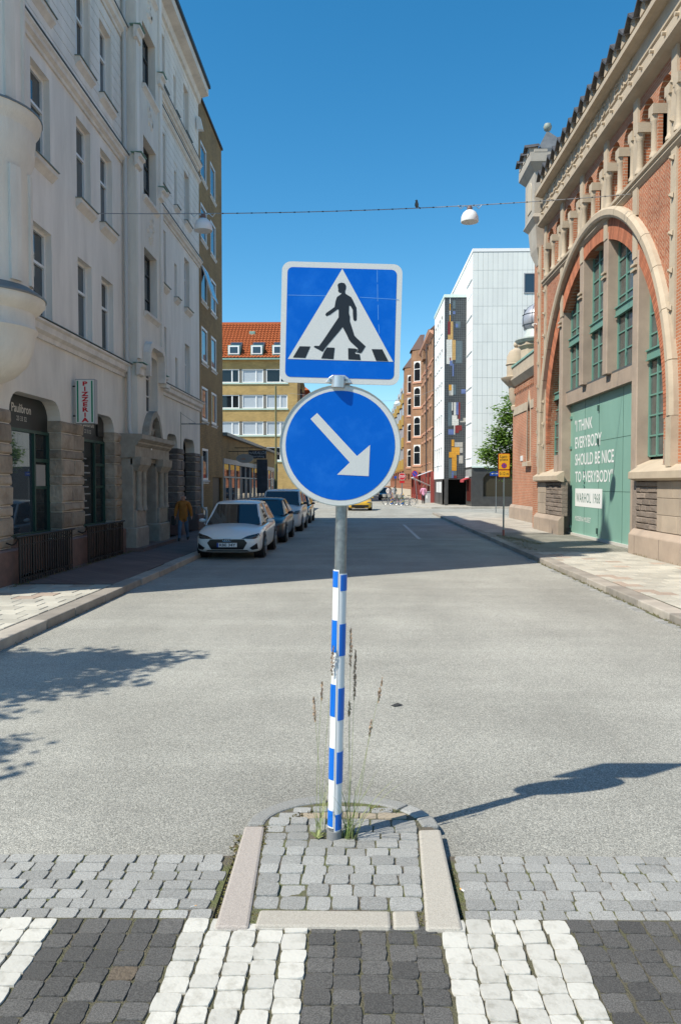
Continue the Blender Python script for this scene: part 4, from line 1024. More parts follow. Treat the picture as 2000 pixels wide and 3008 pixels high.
def skylight(x, t):
    yy = E0[0] + (E1[0] - E0[0]) * t; zz = E0[1] + (E1[1] - E0[1]) * t
    F_ = Fr((x, yy, zz), (1, 0, 0), (0, math.cos(sl), math.sin(sl)), (0, -math.sin(sl), math.cos(sl)))
    # little steep dormer window, roof window above it
    o = MB().box(x - .62, x + .62, yy - .25, yy + 1.2, zz - .1, zz + .95).build('dormer', COPPER, YH)
    sub(MB(wallF(yy - .25)).box(x - .55, x + .55, zz + .02, zz + .88, .0, .05), 'dormer_frame', M('bright_white_frame'), o)
    sub(MB(wallF(yy - .25)).box(x - .4, x + .4, zz + .12, zz + .75, .05, .06), 'pane', GLASS2, o)
    sub(MB(F_).box(-.62, .62, 1.2, 2.3, .1, .25), 'roof_window', M('dark_metal_frame', (.05, .05, .06), .5), o)
    sub(MB(F_).box(-.48, .48, 1.32, 2.18, .252, .262), 'roof_pane', GLASS2, o)
for x in (-17.2, -12.85, -10.5, -8.3): skylight(x if x != -17.2 else -15.1, .1)
MB().box(-11.8, -11.2, YB_ + 3.9, YB_ + 4.4, 17.9, 18.3).build('roof_vent', COPPER, YH)
# small red roofed house farther down the left side
RH = thing('red_roof_house', 'far house with small red tiled roof just left of the arrow disc', 'building', (-8, 104, 0))
MB().box(-14, -6.6, 94, 122, 0, 13.2).build('wall', M('dark_red_wall', (.13, .05, .04), .85), RH)
MB().loft([[(-14, 93.8, 13.2), (-6.0, 93.8, 13.2), (-6.0, 122, 13.2), (-14, 122, 13.2)], [(-11, 97, 16), (-9.5, 97, 16), (-9.5, 120, 16), (-11, 120, 16)]]).build('roof', TILE, RH)
FRH = wallL(-6.6)
for y in range(96, 121, 4):
    for z in (1.5, 4.6, 7.7, 10.6): window(FRH, y, y + 1.6, z, z + 1.7, .02, RH, WHITEP, .1, (.5,), (), GLASS)
fd = thing('far_house', 'pale plastered house far down the left side of the street', 'building', (-9, 150, 0))
MB().box(-20, -6.6, 124, 185, 0, 15).build('wall', M('ochre_plaster', (.42, .33, .2), .9), fd)
MB().loft([[(-20, 124, 15), (-6.2, 124, 15), (-6.2, 185, 15), (-20, 185, 15)], [(-15, 127, 18), (-11, 127, 18), (-11, 182, 18), (-15, 182, 18)]]).build('roof', TILE, fd)
for y in range(126, 184, 5):
    for z in (1.5, 4.8, 8.1, 11.4): window(wallL(-6.6), y, y + 2, z, z + 1.9, .02, fd, WHITEP, .12, (.5,), (), GLASS)

# ---------------------------------------------------------------- brick hall on the right
def text_fit(fr, body, u0, u1, v0, v1, w, bold=.0, shear=0., spacing=1.):
    mb = text_mb(WORLD, body, 0, 0, 1., 0, 1., 'LEFT', shear, bold=bold, spacing=spacing)
    xs = [p.x for p in mb.v]; ys = [p.y for p in mb.v]; a, b, c, d = min(xs), max(xs), min(ys), max(ys)
    o = MB(fr)
    for p in mb.v: o.pt((u0 + (p.x - a) / (b - a) * (u1 - u0), v0 + (p.y - c) / (d - c) * (v1 - v0), w))
    o.f = mb.f; return o
RBR = brickmat('red_brick', (.47, .175, .085), (.39, .135, .06), (.5, .4, .3), .25, .077, .009, bump=.4)
RBD = brickmat('red_brick_herringbone', (.5, .19, .1), (.33, .1, .045), (.55, .36, .24), .3, .1, .014, bump=1., diag=.19)
RBT = M('rubbed_red_brick', (.46, .165, .085), .85, c2=(.38, .13, .065), scale=9, rnd=.22, bump=.2, bscale=60)
STONE = M('sandstone', (.5, .41, .305), .85, c2=(.4, .325, .24), scale=1.5, bump=.25, bscale=30)
STONE2 = M('weathered_granite', (.4, .31, .24), .85, c2=(.3, .235, .185), scale=1.2, bump=.35, bscale=50, rnd=.06)
BLOCK = M('rough_stone_block', (.24, .19, .155), .9, c2=(.17, .135, .11), scale=3, bump=.9, bscale=25, rnd=.18, dist=.02)
BLOCKL = M('smooth_stone_block', (.4, .32, .245), .85, c2=(.33, .265, .205), scale=2, bump=.2, bscale=50, rnd=.1)
GREEND = M('green_gate_paint', (.22, .395, .325), .45, c2=(.185, .345, .28), scale=1.3, stretch=(1, 1, .35), detail=6)
GREENW = M('green_window_metal', (.13, .27, .22), .5)
OLDG = M('old_window_glass', (.1, .115, .11), .18, c2=(.055, .06, .06), scale=2.5, spec=.6)
SLATE = M('slate_cap', (.05, .042, .037), .6, c2=(.09, .09, .095), scale=4)
XH = 7.2
FH = wallR(XH)
HALL = thing('brick_power_hall', 'red brick hall with huge arched window over a green gate and battlements', 'building', (XH, 24.4, 0))
AC, AZ, RI, RO = 24.4, 3.45, 5.72, 6.3
N = 28
arch_in = [(AC + RI * math.cos(math.pi * i / N), AZ + RI * math.sin(math.pi * i / N)) for i in range(N + 1)]
hole = [(AC - RI, 2.3), (20.75, 2.3), (20.75, .1), (28.0, .1), (28.0, 2.3), (AC + RI, 2.3)] + arch_in
PIL = [18.2, 20.68, 23.14, 25.6, 28.06, 30.5]
arcs = []
for k in range(-1, 5):
    c = (PIL[k] + PIL[k + 1]) / 2 if k >= 0 else PIL[0] - 1.24
    for a, b in ((c - 1.0, c - .14), (c + .14, c + 1.0)): arcs.append(archpoly(a, b, 9.86, 11.08, 8))
MB(FH).poly([(9, 0), (31.0, 0), (31.0, 13.2), (9, 13.2)], [hole] + arcs, 0, .42).build('brick_wall', RBR, HALL)
MB().box(XH + .5, 22, 9, 30.9, 0, 9.5).build('light_block_core', M('hall_interior', (.05, .05, .05), .9), HALL)  # core added behind the arch windows and gate to block light
MB().box(XH + .43, XH + .49, 9, 30.9, 9.6, 12.4).build('arcade_back_wall', M('arcade_stone', (.3, .27, .225), .9), HALL)
MB().box(XH + .1, 22, 9.0, 30.9, 12.45, 13.2).build('roof_slab', M('arcade_stone'), HALL)
MB(wallF(9)).poly([(XH, 0), (22, 0), (22, 13.2), (XH, 13.2)]).build('end_wall', RBR, HALL)
# herringbone brick panels over the arch
def archv(u, r): return AZ + math.sqrt(max(0, r * r - (u - AC) ** 2)) if abs(u - AC) < r else AZ
for u0, u1 in ((18.42, 20.5), (20.86, 22.96), (23.3, 25.44), (25.78, 27.9), (28.24, 30.3)):
    low = [(u0 + (u1 - u0) * i / 8, min(9.5, archv(u0 + (u1 - u0) * i / 8, RO + .25))) for i in range(9)]
    if max(9.54 - v for u, v in low) < .1: continue
    MB(FH).poly(low + [(u1, 9.54), (u0, 9.54)], w=.006).build('herringbone_panel', RBD, HALL)
MB(FH).poly([(9, 2.3), (17.9, 2.3), (17.9, 9.54), (9, 9.54)], w=.005).build('brick_panel', RBR, HALL)
# rubbed brick arch ring of single voussoirs
nv = 190
for i in range(nv):
    a0, a1 = math.pi * i / nv + .0012, math.pi * (i + 1) / nv - .0012
    q = [(AC + r * math.cos(a), AZ + r * math.sin(a)) for r, a in ((RI - .01, a0), (RO - .02, a0), (RO - .02, a1), (RI - .01, a1))]
    MB(FH).prism(q, -.1, .012).build('voussoir', RBT, HALL)
# stone hood mould of single pieces
nh = 16
for i in range(nh):
    a0, a1 = math.pi * i / nh + .0015, math.pi * (i + 1) / nh - .0015
    rings = []
    for j in range(5):
        a = a0 + (a1 - a0) * j / 4
        rings.append([(AC + r * math.cos(a), AZ + r * math.sin(a), w) for r, w in ((RO, 0), (RO, .16), (RO + .07, .2), (RO + .22, .2), (RO + .3, .12), (RO + .3, 0))])
    MB(FH).loft(rings).build('hood_stone', STONE, HALL)
for s in (-1, 1):
    u0 = AC + s * RO; u1 = AC + s * (RO + .3)
    MB(FH).box(min(u0, u1), max(u0, u1), 2.3, AZ, 0, .18).build('hood_stone', STONE, HALL)
# pilasters
for k, u in enumerate(PIL):
    inside = abs(u - AC) < RI
    z0 = 2.3 if k in (0, 5) else archv(u, RI) - .02
    MB(FH).box(u - .16, u + .16, z0, min(9.55, archv(u, RO)) if inside else 9.55, .001, .05).build('pilaster', STONE, HALL)
    MB(FH).box(u - .16, u + .16, 9.82, 11.9, .001, .07).build('pilaster', STONE, HALL)
    if inside and archv(u, RO + .3) < 9.5: MB(FH).box(u - .16, u + .16, archv(u, RO + .3) - .05, 9.55, .001, .06).build('pilaster', STONE, HALL)
    if k in (0, 5):
        for z in [3.4 + .85 * i for i in range(11)]:
            if z < 9.5 or 9.9 < z < 11.8: MB(FH).loft([[(u - .06, z - .07, .07), (u + .06, z - .07, .07), (u + .06, z + .07, .07), (u - .06, z + .07, .07)], [(u - .02, z - .02, .15), (u + .02, z - .02, .15), (u + .02, z + .02, .15), (u - .02, z + .02, .15)]]).build('stud', STONE, HALL)
# arcade: columns with capitals, stone imposts
def arc_col(u, half=False):
    f = Fr((XH - .02, 0, 0), (1, 0, 0), (0, 1, 0), (0, 0, 1))
    c = MB(f).lathe([(.13, 9.84), (.13, 9.9), (.1, 9.95), (.092, 10.0), (.088, 10.66), (.11, 10.7), (.11, 10.73), (.13, 10.85)], (0, u), 10).build('column', STONE, HALL, smooth=True, auto=40)
    sub(MB(FH).box(u - .15, u + .15, 10.85, 11.09, -.38, .13), 'capital', STONE, c)
for k in range(-1, 5):
    c = (PIL[k] + PIL[k + 1]) / 2 if k >= 0 else PIL[0] - 1.24
    arc_col(c)
    for s in (-1, 1): arc_col(c + s * 1.0)
    MB(FH).box(c - .14, c + .14, 9.84, 10.85, -.38, -.12).build('arcade_pier', STONE, HALL)
# sill course below the arcade, broken by the hood
for u0, u1 in ((9, 17.9), (17.9, AC - 1.9), (AC - 1.9, AC + 1.9), (AC + 1.9, 30.8)):
    MB(FH).prof([(0, 9.84), (.14, 9.8), (.14, 9.72), (.08, 9.68), (.1, 9.62), (.04, 9.55), (0, 9.52)], u0, u1).build('sill_course', STONE, HALL)
# frieze, mouldings, cornice
MB(FH).prof([(0, 12.5), (.16, 12.5), (.2, 12.44), (.14, 12.4), (.22, 12.3), (.22, 12.1), (.16, 12.06), (.3, 12.0), (.3, 11.92), (.2, 11.86), (.0, 11.8)], 9, 30.8).build('frieze_moulding', STONE, HALL)
for i in range(18):
    u = 17.6 + i * .74
    MB(FH).tube([(u, 12.2, .2), (u, 12.2, .31)], .05, 8).build('frieze_stud', STONE, HALL)
MB(FH).box(9, 30.8, 12.502, 13.05, .0, .1).build('frieze', STONE, HALL)
FHt = Fr((XH, 0, 0), (0, -1, 0), (0, 0, 1), (-1, 0, 0))
word = 'ELEKTRICITETSVERK'
for i, ch in enumerate(word):
    u = -30.0 + i * .565
    wd_ = .12 if ch == 'I' else .3
    b = text_fit(FHt, ch, u - wd_ / 2, u + wd_ / 2, 12.6, 12.93, .115, .01)
    n0 = len(b.v)
    o = b.build('frieze_letter', STONE, HALL, norm=False)
    md = o.modifiers.new('solid', 'SOLIDIFY'); md.thickness = .03; md.offset = 0
MB(FH).prof([(0, 13.0), (.16, 13.0), (.26, 13.04), (.38, 13.06), (.38, 13.2), (.0, 13.22)], 9, 30.85).build('cornice', STONE, HALL)
MB(FH).box(9, 30.85, 13.2, 13.4, -.3, .27).build('parapet', STONE, HALL)
cap_me = None
y = 15.2
while y < 30.6:
    m_ = MB(FH).prism([(y, 13.4), (y + .36, 13.4), (y + .36, 13.65), (y + .18, 13.82), (y, 13.65)], -.1, .3).build('merlon', STONE, HALL)
    c = MB(FH)
    c.loft([[(y + q, z, -.25) for q, z in ((-.15, 13.68), (.18, 13.96), (.51, 13.68), (.51, 13.62), (.18, 13.88), (-.15, 13.62))], [(y + q, z, .42) for q, z in ((-.15, 13.54), (.18, 13.82), (.51, 13.54), (.51, 13.48), (.18, 13.74), (-.15, 13.48))]])
    sub(c, 'cap', SLATE, m_)
    y += .705
# mullion piers in the arch, lintel, gate
for k, (u, z0) in enumerate(((20.62, .1), (23.14, 5.1), (25.6, 5.1), (28.12, .1))):
    top = archv(u, RI + .15)
    m_ = MB(FH).box(u - .2, u + .2, z0, top, -.36, .03).build('mullion_pier', STONE2, HALL, bevel=.02)
    zc = min(top - .5, 7.9)
    for dz in (0, .14): sub(MB(FH).box(u - .12, u + .24, zc + dz, zc + dz + .06, .031, .09), 'neck_moulding', STONE, m_)
MB(FH).box(20.8, 27.94, 4.68, 5.1, -.4, -.12).build('lintel', STONE2, HALL)
for a, b in ((20.84, 22.92), (23.36, 25.38), (25.82, 27.9)): MB(FH).box(a, b, 5.102, 5.16, -.48, -.12).build('window_sill', M('lead_sill', (.08, .085, .085), .5), HALL)
def bigwin(a, b, z0, z1, nm, zt):
    f = MB(FH); w = -.33; n = 3
    for i in range(n + 1):
        u = a + (b - a) * i / n; f.box(u - .035, u + .035, z0, z1, w, w + .06)
    z = z0
    while z < z1:
        f.box(a, b, z - .02, z + .02, w + .003, w + .05); z += .52
    o = f.build('arch_window', GREENW, HALL)
    sub(MB(FH).box(a, b, zt - .1, zt + .1, w + .07, w + .13).box(a, b, zt + .1, zt + .14, w + .07, w + .17).box(a, b, zt - .14, zt - .1, w + .07, w + .16), 'transom', GREENW, o)
    z = z0
    while z < z1 - .1:
        for i in range(n):
            sub(MB(FH).box(a + (b - a) * i / n + .036, a + (b - a) * (i + 1) / n - .036, z + .021, min(z + .499, z1), w + .01, w + .02), 'pane', OLDG, o)
        z += .52
bigwin(18.72, 20.38, 2.62, 8.0, '', 5.2); bigwin(20.86, 22.9, 5.2, 8.9, '', 6.85); bigwin(23.38, 25.36, 5.2, 9.3, '', 6.85); bigwin(25.84, 27.88, 5.2, 8.9, '', 6.85); bigwin(28.34, 30.08, 2.62, 8.0, '', 5.2)
gt = MB(FH).box(20.83, 27.92, .2, 4.68, -.38, -.3).build('gate', GREEND, HALL)
for u in (26.15, 24.62, 22.4): sub(MB(FH).box(u - .008, u + .008, .2, 4.67, -.3, -.296), 'leaf_seam', M('seam_dark', (.03, .07, .055), .6), gt)
for z in (1.68, 3.25): sub(MB(FH).box(20.83, 24.6, z - .006, z + .006, -.3, -.2965), 'leaf_seam', M('seam_dark'), gt)
for z in (4.24, 3.18, .4): sub(MB(FH).box(27.72, 27.9, z - .05, z + .05, -.3, -.26), 'hinge', GREENW, gt)
for z in (4.28, 3.24, .42): sub(MB(FH).box(24.62, 24.7, z - .09, z + .09, -.3, -.25), 'bolt', M('dark_bolt', (.04, .08, .07), .5), gt)
for z in (2.35, 2.0, 1.85): sub(MB(FH).box(26.1, 26.2, z - .03, z + .03, -.3, -.25), 'latch', GREENW, gt)
LETW = M('gate_lettering_white', (.78, .78, .76), .5)
XG = Fr((XH + .3, 0, 0), (0, -1, 0), (0, 0, 1), (-1, 0, 0))
for body, a, b, c, d in (('"I THINK', 27.36, 25.33, 3.71, 4.1), ('EVERYBODY', 27.3, 24.36, 3.12, 3.52), ('SHOULD BE NICE', 27.28, 23.17, 2.54, 2.94), ('TO EVERYBODY"', 27.26, 23.22, 1.96, 2.35)):
    sub(text_fit(XG, body, -a, -b, c, d, .006, .014, 0, 1.), 'lettering', LETW, gt)
bx = sub(MB(XG).box(-27.24, -24.23, 1.14, 1.75, .004, .006), 'white_label', LETW, gt)
sub(text_fit(XG, 'WARHOL 1968', -27.1, -24.45, 1.28, 1.6, .0085, .004, 0, 1.15), 'lettering', M('gate_lettering_green', (.1, .2, .16), .5), gt)
sub(text_fit(XG, 'MODERNA MUSEET', -27.22, -25.4, .64, .8, .006, .0, .1), 'lettering', LETW, gt)
MB(FH).box(20.8, 28.0, .1, .2, -.5, -.24).build('threshold', M('pale_threshold', (.5, .48, .44), .7), HALL)
# plinths of granite, stone block fields, sloping sills
for side, (u0, u1) in enumerate(((9, 20.25), (27.4, 31.25))):
    pl = MB(FH).prof([(.034 if side else -.4, .05), (.26, .05), (.26, .62), (.14, .76), (.034 if side else -.4, .76)], u0, u1).build('plinth', STONE2, HALL, bevel=.015)
    # joints show as thin gaps between plinth stones
    for j in range(int((u1 - u0) / 1.6)): sub(MB(FH).box(u0 + 1.2 + j * 1.6, u0 + 1.215 + j * 1.6, .1, .6, .255, .262), 'joint', M('stone_joint', (.12, .095, .08), .9), pl)
    s0, s1 = (9, 20.2) if side == 0 else (27.45, 31.2)
    MB(FH).prof([(.04, 2.36), (.3, 2.2), (.3, 2.04), (.12, 1.98), (.04, 1.98)], s0, s1).build('sloping_sill', STONE, HALL)
    b0, b1 = (18.68, 20.4) if side == 0 else (28.34, 30.12)
    MB(FH).prof([(-.5, 2.6), (.0, 2.385), (.035, 2.36), (.035, 1.98), (-.5, 1.98)], b0, b1).build('sloping_sill', STONE, HALL)
    rnd = random.Random(60 + side)
    split = 18.7 if side == 0 else 28.2
    rough = (18.7, 20.12) if side == 0 else (27.5, 29.8)
    smooth = (13.5, 18.7) if side == 0 else (29.8, 31.1)
    z = .77
    while z < 1.96:
        h = .152; e = min(z + h, 1.97); u = rough[0]
        while u < rough[1] - .01:
            l = rnd.uniform(.35, .8); ue = min(u + l, rough[1])
            if rough[1] - ue < .2: ue = rough[1]
            w = rnd.uniform(.1, .125)
            b = MB(FH); g = .005
            q = [(u + g, z + g), (ue - g, z + g), (ue - g, e - g), (u + g, e - g)]
            ins = [(u + .03, z + .025), (ue - .03, z + .025), (ue - .03, e - .025), (u + .03, e - .025)]
            b.loft([[(x, y, -.1) for x, y in q], [(x, y, w - .015) for x, y in q], [(x + rnd.uniform(-.01, .01), y + rnd.uniform(-.008, .008), w + rnd.uniform(0, .025)) for x, y in ins]])
            b.build('stone_block', BLOCK, HALL); u = ue
        z = e
    z = .77
    while z < 1.96:
        e = min(z + .4, 1.97); u = smooth[0]
        while u < smooth[1] - .01:
            ue = min(u + rnd.uniform(.7, 1.3), smooth[1])
            if smooth[1] - ue < .3: ue = smooth[1]
            MB(FH).box(u + .004, ue - .004, z + .004, e - .004, -.1, .125).build('stone_block', BLOCKL, HALL, bevel=.008); u = ue
        z = e
MB(FH).box(9, 13.5, .77, 1.97, -.1, .12).build('stone_field', BLOCKL, HALL)
for u in (18.25, 28.6): MB(FH).box(u - .25, u + .25, 2.3, 2.95, .0, .06).build('springer_stone', STONE2, HALL)
# door jamb faces below the side windows
MB(FH).box(20.12, 20.45, .1, 2.0, -.45, .1).build('jamb_stone', BLOCK, HALL); MB(FH).box(27.9, 28.3, .1, 2.0, -.45, -.02).build('jamb_stone', BLOCK, HALL)
# corner pier and turret
MB().box(XH - .1, XH + 1.2, 30.85, 32.1, 0, 11.2).build('corner_pier', RBR, HALL)
MB(wallR(XH - .1)).box(30.9, 31.25, 2.6, 11.2, .0, .05).build('corner_quoin', STONE, HALL)
for k in range(9): MB(wallR(XH - .15)).box(31.03, 31.13, 3.0 + k * .9, 3.12 + k * .9, 0, .06).build('stud', STONE, HALL)
tur = MB().loft([[(XH - .12, 31.3, 10.6), (XH + .3, 31.3, 10.6), (XH + .3, 31.75, 10.6), (XH - .12, 31.75, 10.6)], [(XH - .25, 31.1, 11.2), (XH + 1.1, 31.1, 11.2), (XH + 1.1, 32.2, 11.2), (XH - .25, 32.2, 11.2)], [(XH - .3, 31.05, 12.1), (XH + 1.2, 31.05, 12.1), (XH + 1.2, 32.4, 12.1), (XH - .3, 32.4, 12.1)], [(XH - .45, 30.95, 12.35), (XH + 1.3, 30.95, 12.35), (XH + 1.3, 32.75, 12.35), (XH - .45, 32.75, 12.35)], [(XH - .38, 31.0, 12.5), (XH + 1.3, 31.0, 12.5), (XH + 1.3, 32.65, 12.5), (XH - .38, 32.65, 12.5)], [(XH - .38, 31.0, 14.1), (XH + 1.3, 31.0, 14.1), (XH + 1.3, 32.65, 14.1), (XH - .38, 32.65, 14.1)], [(XH - .6, 30.75, 14.4), (XH + 1.5, 30.75, 14.4), (XH + 1.5, 32.95, 14.4), (XH - .6, 32.95, 14.4)], [(XH - .6, 30.75, 14.75), (XH + 1.5, 30.75, 14.75), (XH + 1.5, 32.95, 14.75), (XH - .6, 32.95, 14.75)]]).build('turret', M('turret_stone', (.44, .4, .34), .85, c2=(.36, .32, .27), scale=2, bump=.3, bscale=20), HALL)
FT = wallR(XH - .38)
nch = MB(FT).prism(archpoly(31.45, 32.1, 12.75, 13.6, 8), .001, .03)
sub(nch, 'niche', M('niche_stone', (.5, .44, .35), .9), tur)
for i in range(3):
    yy = 30.9 + i * .75
    m_ = MB(wallR(XH - .6)).prism([(yy, 14.75), (yy + .4, 14.75), (yy + .4, 14.98), (yy + .2, 15.12), (yy, 14.98)], -.3, .02)
    sub(m_, 'turret_merlon', M('turret_stone'), tur)
    sub(MB(wallR(XH - .6)).loft([[(yy - .1, 15.0, -.4), (yy + .2, 15.22, -.4), (yy + .5, 15.0, -.4), (yy + .2, 15.14, -.4)], [(yy - .1, 14.93, .16), (yy + .2, 15.15, .16), (yy + .5, 14.93, .16), (yy + .2, 15.07, .16)]]), 'turret_cap', SLATE, tur)
for xx in (XH - .45, XH + .5):
    sub(MB(wallF(30.75)).prism([(xx, 14.75), (xx + .5, 14.75), (xx + .5, 14.86), (xx, 14.86)], -.3, .01), 'turret_merlon', M('turret_stone'), tur)
sub(MB().loft([[(XH - .2, 31.1, 14.7), (XH + 1.1, 31.1, 14.7), (XH + 1.1, 32.5, 14.7), (XH - .2, 32.5, 14.7)], [(XH - .2, 31.1, 15.05), (XH + 1.1, 31.1, 15.05), (XH + 1.1, 32.5, 15.05), (XH - .2, 32.5, 15.05)], [(XH + .25, 31.75, 15.95), (XH + .35, 31.75, 15.95), (XH + .35, 31.85, 15.95), (XH + .25, 31.85, 15.95)]]), 'turret_roof', M('grey_slate', (.09, .1, .11), .6, c2=(.14, .15, .16), scale=3), tur)
sub(MB().lathe([(.001, 15.9), (.05, 15.92), (.05, 15.98), (.13, 16.03), (.17, 16.15), (.13, 16.27), (.001, 16.32)], (XH + .3, 31.8), 12), 'ball_finial', M('weathered_ball', (.33, .34, .3), .6, c2=(.2, .26, .22), scale=5), tur, smooth=True, auto=40)
# small white security camera
sc_ = thing('security_camera', 'small white camera on the brick corner pier of the hall', 'camera', (XH - .1, 31.6, 8.3))
MB().box(XH - .16, XH - .1, 31.58, 31.64, 8.28, 8.34).build('mount', WHITEP, sc_); MB().tube([(XH - .18, 31.62, 8.3), (XH - .28, 31.5, 8.26)], .055, 8).build('housing', WHITEP, sc_)

# ---------------------------------------------------------------- annex with onion dome
XA = 8.05; FA = wallR(XA)
AN = thing('brick_annex', 'lower brick annex with corner bartizan and grey onion dome beyond the hall', 'building', (XA, 37, 0))
lanc = [(37.0, 3.0), (37.55, 3.0), (37.55, 5.4), (37.28, 5.95), (37.0, 5.4)]
nicheA = [(33.6, .9), (35.1, .9), (35.1, 2.6), (34.8, 3.3), (34.35, 3.8), (33.9, 3.3), (33.6, 2.6)]
MB(FA).poly([(31.0, 0), (41.2, 0), (41.2, 6.9), (31.0, 6.9)], [lanc, nicheA], 0, .25).build('street_wall', RBR, AN)
MB(wallR(XA + .24)).poly([(33.4, .6), (35.3, .6), (35.3, 4.0), (33.4, 4.0)]).build('niche_panel', RBR, AN)
MB(wallR(XA + .2)).poly([(36.9, 2.9), (37.7, 2.9), (37.7, 6.1), (36.9, 6.1)]).build('lancet_pane', GLASS, AN)
MB(FA).poly([(36.85, 2.85), (37.7, 2.85), (37.7, 5.5), (37.28, 6.35), (36.85, 5.5)], [lanc], .03, .0, .03).build('lancet_frame', STONE, AN)
MB(FA).box(36.7, 37.85, 2.75, 2.95, .0, .2).build('lancet_sill', STONE, AN)
MB().box(XA + .26, 16, 31.0, 41.0, 0, 6.9).build('light_block_core', RBR, AN)  # brick coloured core added behind the annex wall to block light
for u0, u1 in ((31.0, 36.85), (37.7, 41.0)): MB(FA).box(u0, u1, 5.45, 5.85, .0, .04).build('string_course', STONE, AN)
for k in range(26): MB(FA).box(31.1 + k * .37, 31.28 + k * .37, 6.55, 6.8, .0, .08).build('dentil', RBR, AN)
MB(FA).prof([(0, 6.9), (.1, 6.9), (.3, 7.2), (.3, 7.3), (.2, 7.34), (.2, 7.85), (-.3, 7.9), (-.3, 6.9)], 31.0, 40.4).build('parapet', STONE, AN)
MB(FA).box(31.0, 40.5, 7.86, 7.95, -.35, .25).build('coping', COPPER, AN)
MB(FA).prof([(-.2, .0), (.15, .0), (.15, .7), (.05, .85), (-.2, .85)], 31.0, 41.3).build('plinth', STONE2, AN)
bt = MB().lathe([(.05, 5.6), (.25, 5.75), (.28, 5.95), (.2, 6.0), (.24, 6.1), (.36, 6.35), (.4, 6.9), (.42, 7.0)], (XA + .1, 40.9), 16).build('bartizan', STONE, AN, smooth=True, auto=40)
sub(MB().lathe([(.42, 6.98), (.78, 7.35), (.8, 7.42), (.5, 7.5), (.5, 8.05), (.56, 8.1), (.52, 8.15), (.5, 8.5), (.35, 8.8), (.12, 8.95), (.05, 9.0)], (XA + .1, 40.9), 16), 'bartizan_cap', STONE, bt, smooth=True, auto=30)
sub(MB().lathe([(.001, 8.95), (.13, 9.02), (.17, 9.12), (.12, 9.24), (.001, 9.3)], (XA + .1, 40.9), 10), 'bartizan_ball', STONE, bt, smooth=True)
DC = (8.78, 39.0)
dd = MB().lathe([(.8, 7.9), (.8, 8.55), (.95, 8.7), (.95, 8.85)], DC, 8).build('dome_drum', STONE, AN)
sub(MB().lathe([(.95, 8.85), (1.08, 8.98), (1.08, 9.04), (.7, 9.12), (.62, 9.25), (.58, 9.5), (.56, 9.55)], DC, 20), 'dome_base', M('pale_dome_base', (.5, .52, .5), .5, c2=(.36, .42, .38), scale=5), dd, smooth=True, auto=40)
sub(MB().lathe([(.56, 9.52), (.66, 9.62), (.73, 9.85), (.74, 10.05), (.66, 10.35), (.48, 10.6), (.24, 10.75), (.12, 10.85)], DC, 24), 'onion_dome', M('grey_metal_dome', (.36, .37, .41), .45, .25), dd, smooth=True)
for k in range(8):
    a = k * math.pi / 4 + .2
    sub(MB().tube([(DC[0] + r_ * math.cos(a), DC[1] + r_ * math.sin(a), z) for r_, z in ((.57, 9.52), (.67, 9.62), (.74, 9.85), (.75, 10.05), (.67, 10.35), (.49, 10.6), (.25, 10.75))], .012, 4), 'dome_rib', M('dark_seam', (.05, .07, .07), .6), dd)
for z, r_ in ((9.75, .71), (10.25, .705)): sub(MB().lathe([(r_, z - .01), (r_ + .02, z), (r_, z + .01)], DC, 24), 'dome_seam', M('dark_seam'), dd)
sub(MB().lathe([(.2, 10.78), (.1, 10.95), (.08, 11.02), (.12, 11.05), (.06, 11.08), (.12, 11.14), (.15, 11.25), (.1, 11.36), (.001, 11.42)], DC, 12), 'dome_finial', COPPER, dd, smooth=True)
MB(FA).box(38.6, 39.1, 3.05, 3.3, .0, .03).build('street_name_plate', WHITEP, AN)

# ---------------------------------------------------------------- far right pavement, white tiled block with mosaic
fp = struct(MB().loft([[(4.6, 62, -.1), (5.6, 60.6, -.1), (30, 60.6, -.1), (30, 200, -.1), (4.6, 200, -.1)], [(4.6, 62, .1), (5.6, 60.6, .1), (30, 60.6, .1), (30, 200, .1), (4.6, 200, .1)]]).build('far_right_pavement', PAVERS))
struct(MB().box(-30, -6.0, 62, 79.9, -.1, .1).build('far_left_pavement', PAVERS))
struct(MB().box(-6.6, -4.3, 79.9, 200, -.1, .1).build('far_left_kerb_walk', PAVERS))
WPAN = M('white_tile_panel', (.76, .76, .71), .3, c2=(.7, .7, .66), scale=.4, rnd=.025)
WREND = M('white_render', (.8, .8, .79), .7)
DSTONE = M('dark_cladding', (.05, .05, .05), .35, c2=(.07, .07, .068), scale=3)
WB = thing('white_tiled_block', 'tall white tiled block with black ground floor and mosaic tower across the side street', 'building', (9, 62.6, 0))
XM, YM = 9.0, 62.6
MB().box(XM + .02, 20, YM + .02, 90, 3.3, 20.3).build('core_wall', WREND, WB)
MB().box(XM - .05, 20, YM - .05, 90, 20.3, 20.55).build('roof_edge', WREND, WB)
pw, ph = .39, 1.412
pm = MB().loft([[(0, 0, 0), (pw - .012, 0, 0), (pw - .012, 0, ph - .012), (0, 0, ph - .012)], [(.006, -.018, .006), (pw - .018, -.018, .006), (pw - .018, -.018, ph - .018), (.006, -.018, ph - .018)]]).mesh('panel', WPAN)
FM = wallF(YM)
wz = [(17.0, 18.6), (14.15, 15.75), (11.3, 12.9)]
nx = 0
for i in range(14):
    for j in range(12):
        x, z = XM + .01 + i * pw, 3.32 + j * ph
        pass
        o = bpy.data.objects.new('panel', pm); link(o, WB); o.location = Vector((x, YM, z)) - Vector(WB.location)
MB().box(XM + .01, 17, YM - .006, YM + .015, 3.3, 20.3).build('panel_backing', M('panel_joint', (.28, .32, .31), .7), WB)
MB().box(XM + 14 * pw + .02, 17, YM - .02, YM - .007, 3.3, 20.3).build('panel_field', WPAN, WB)
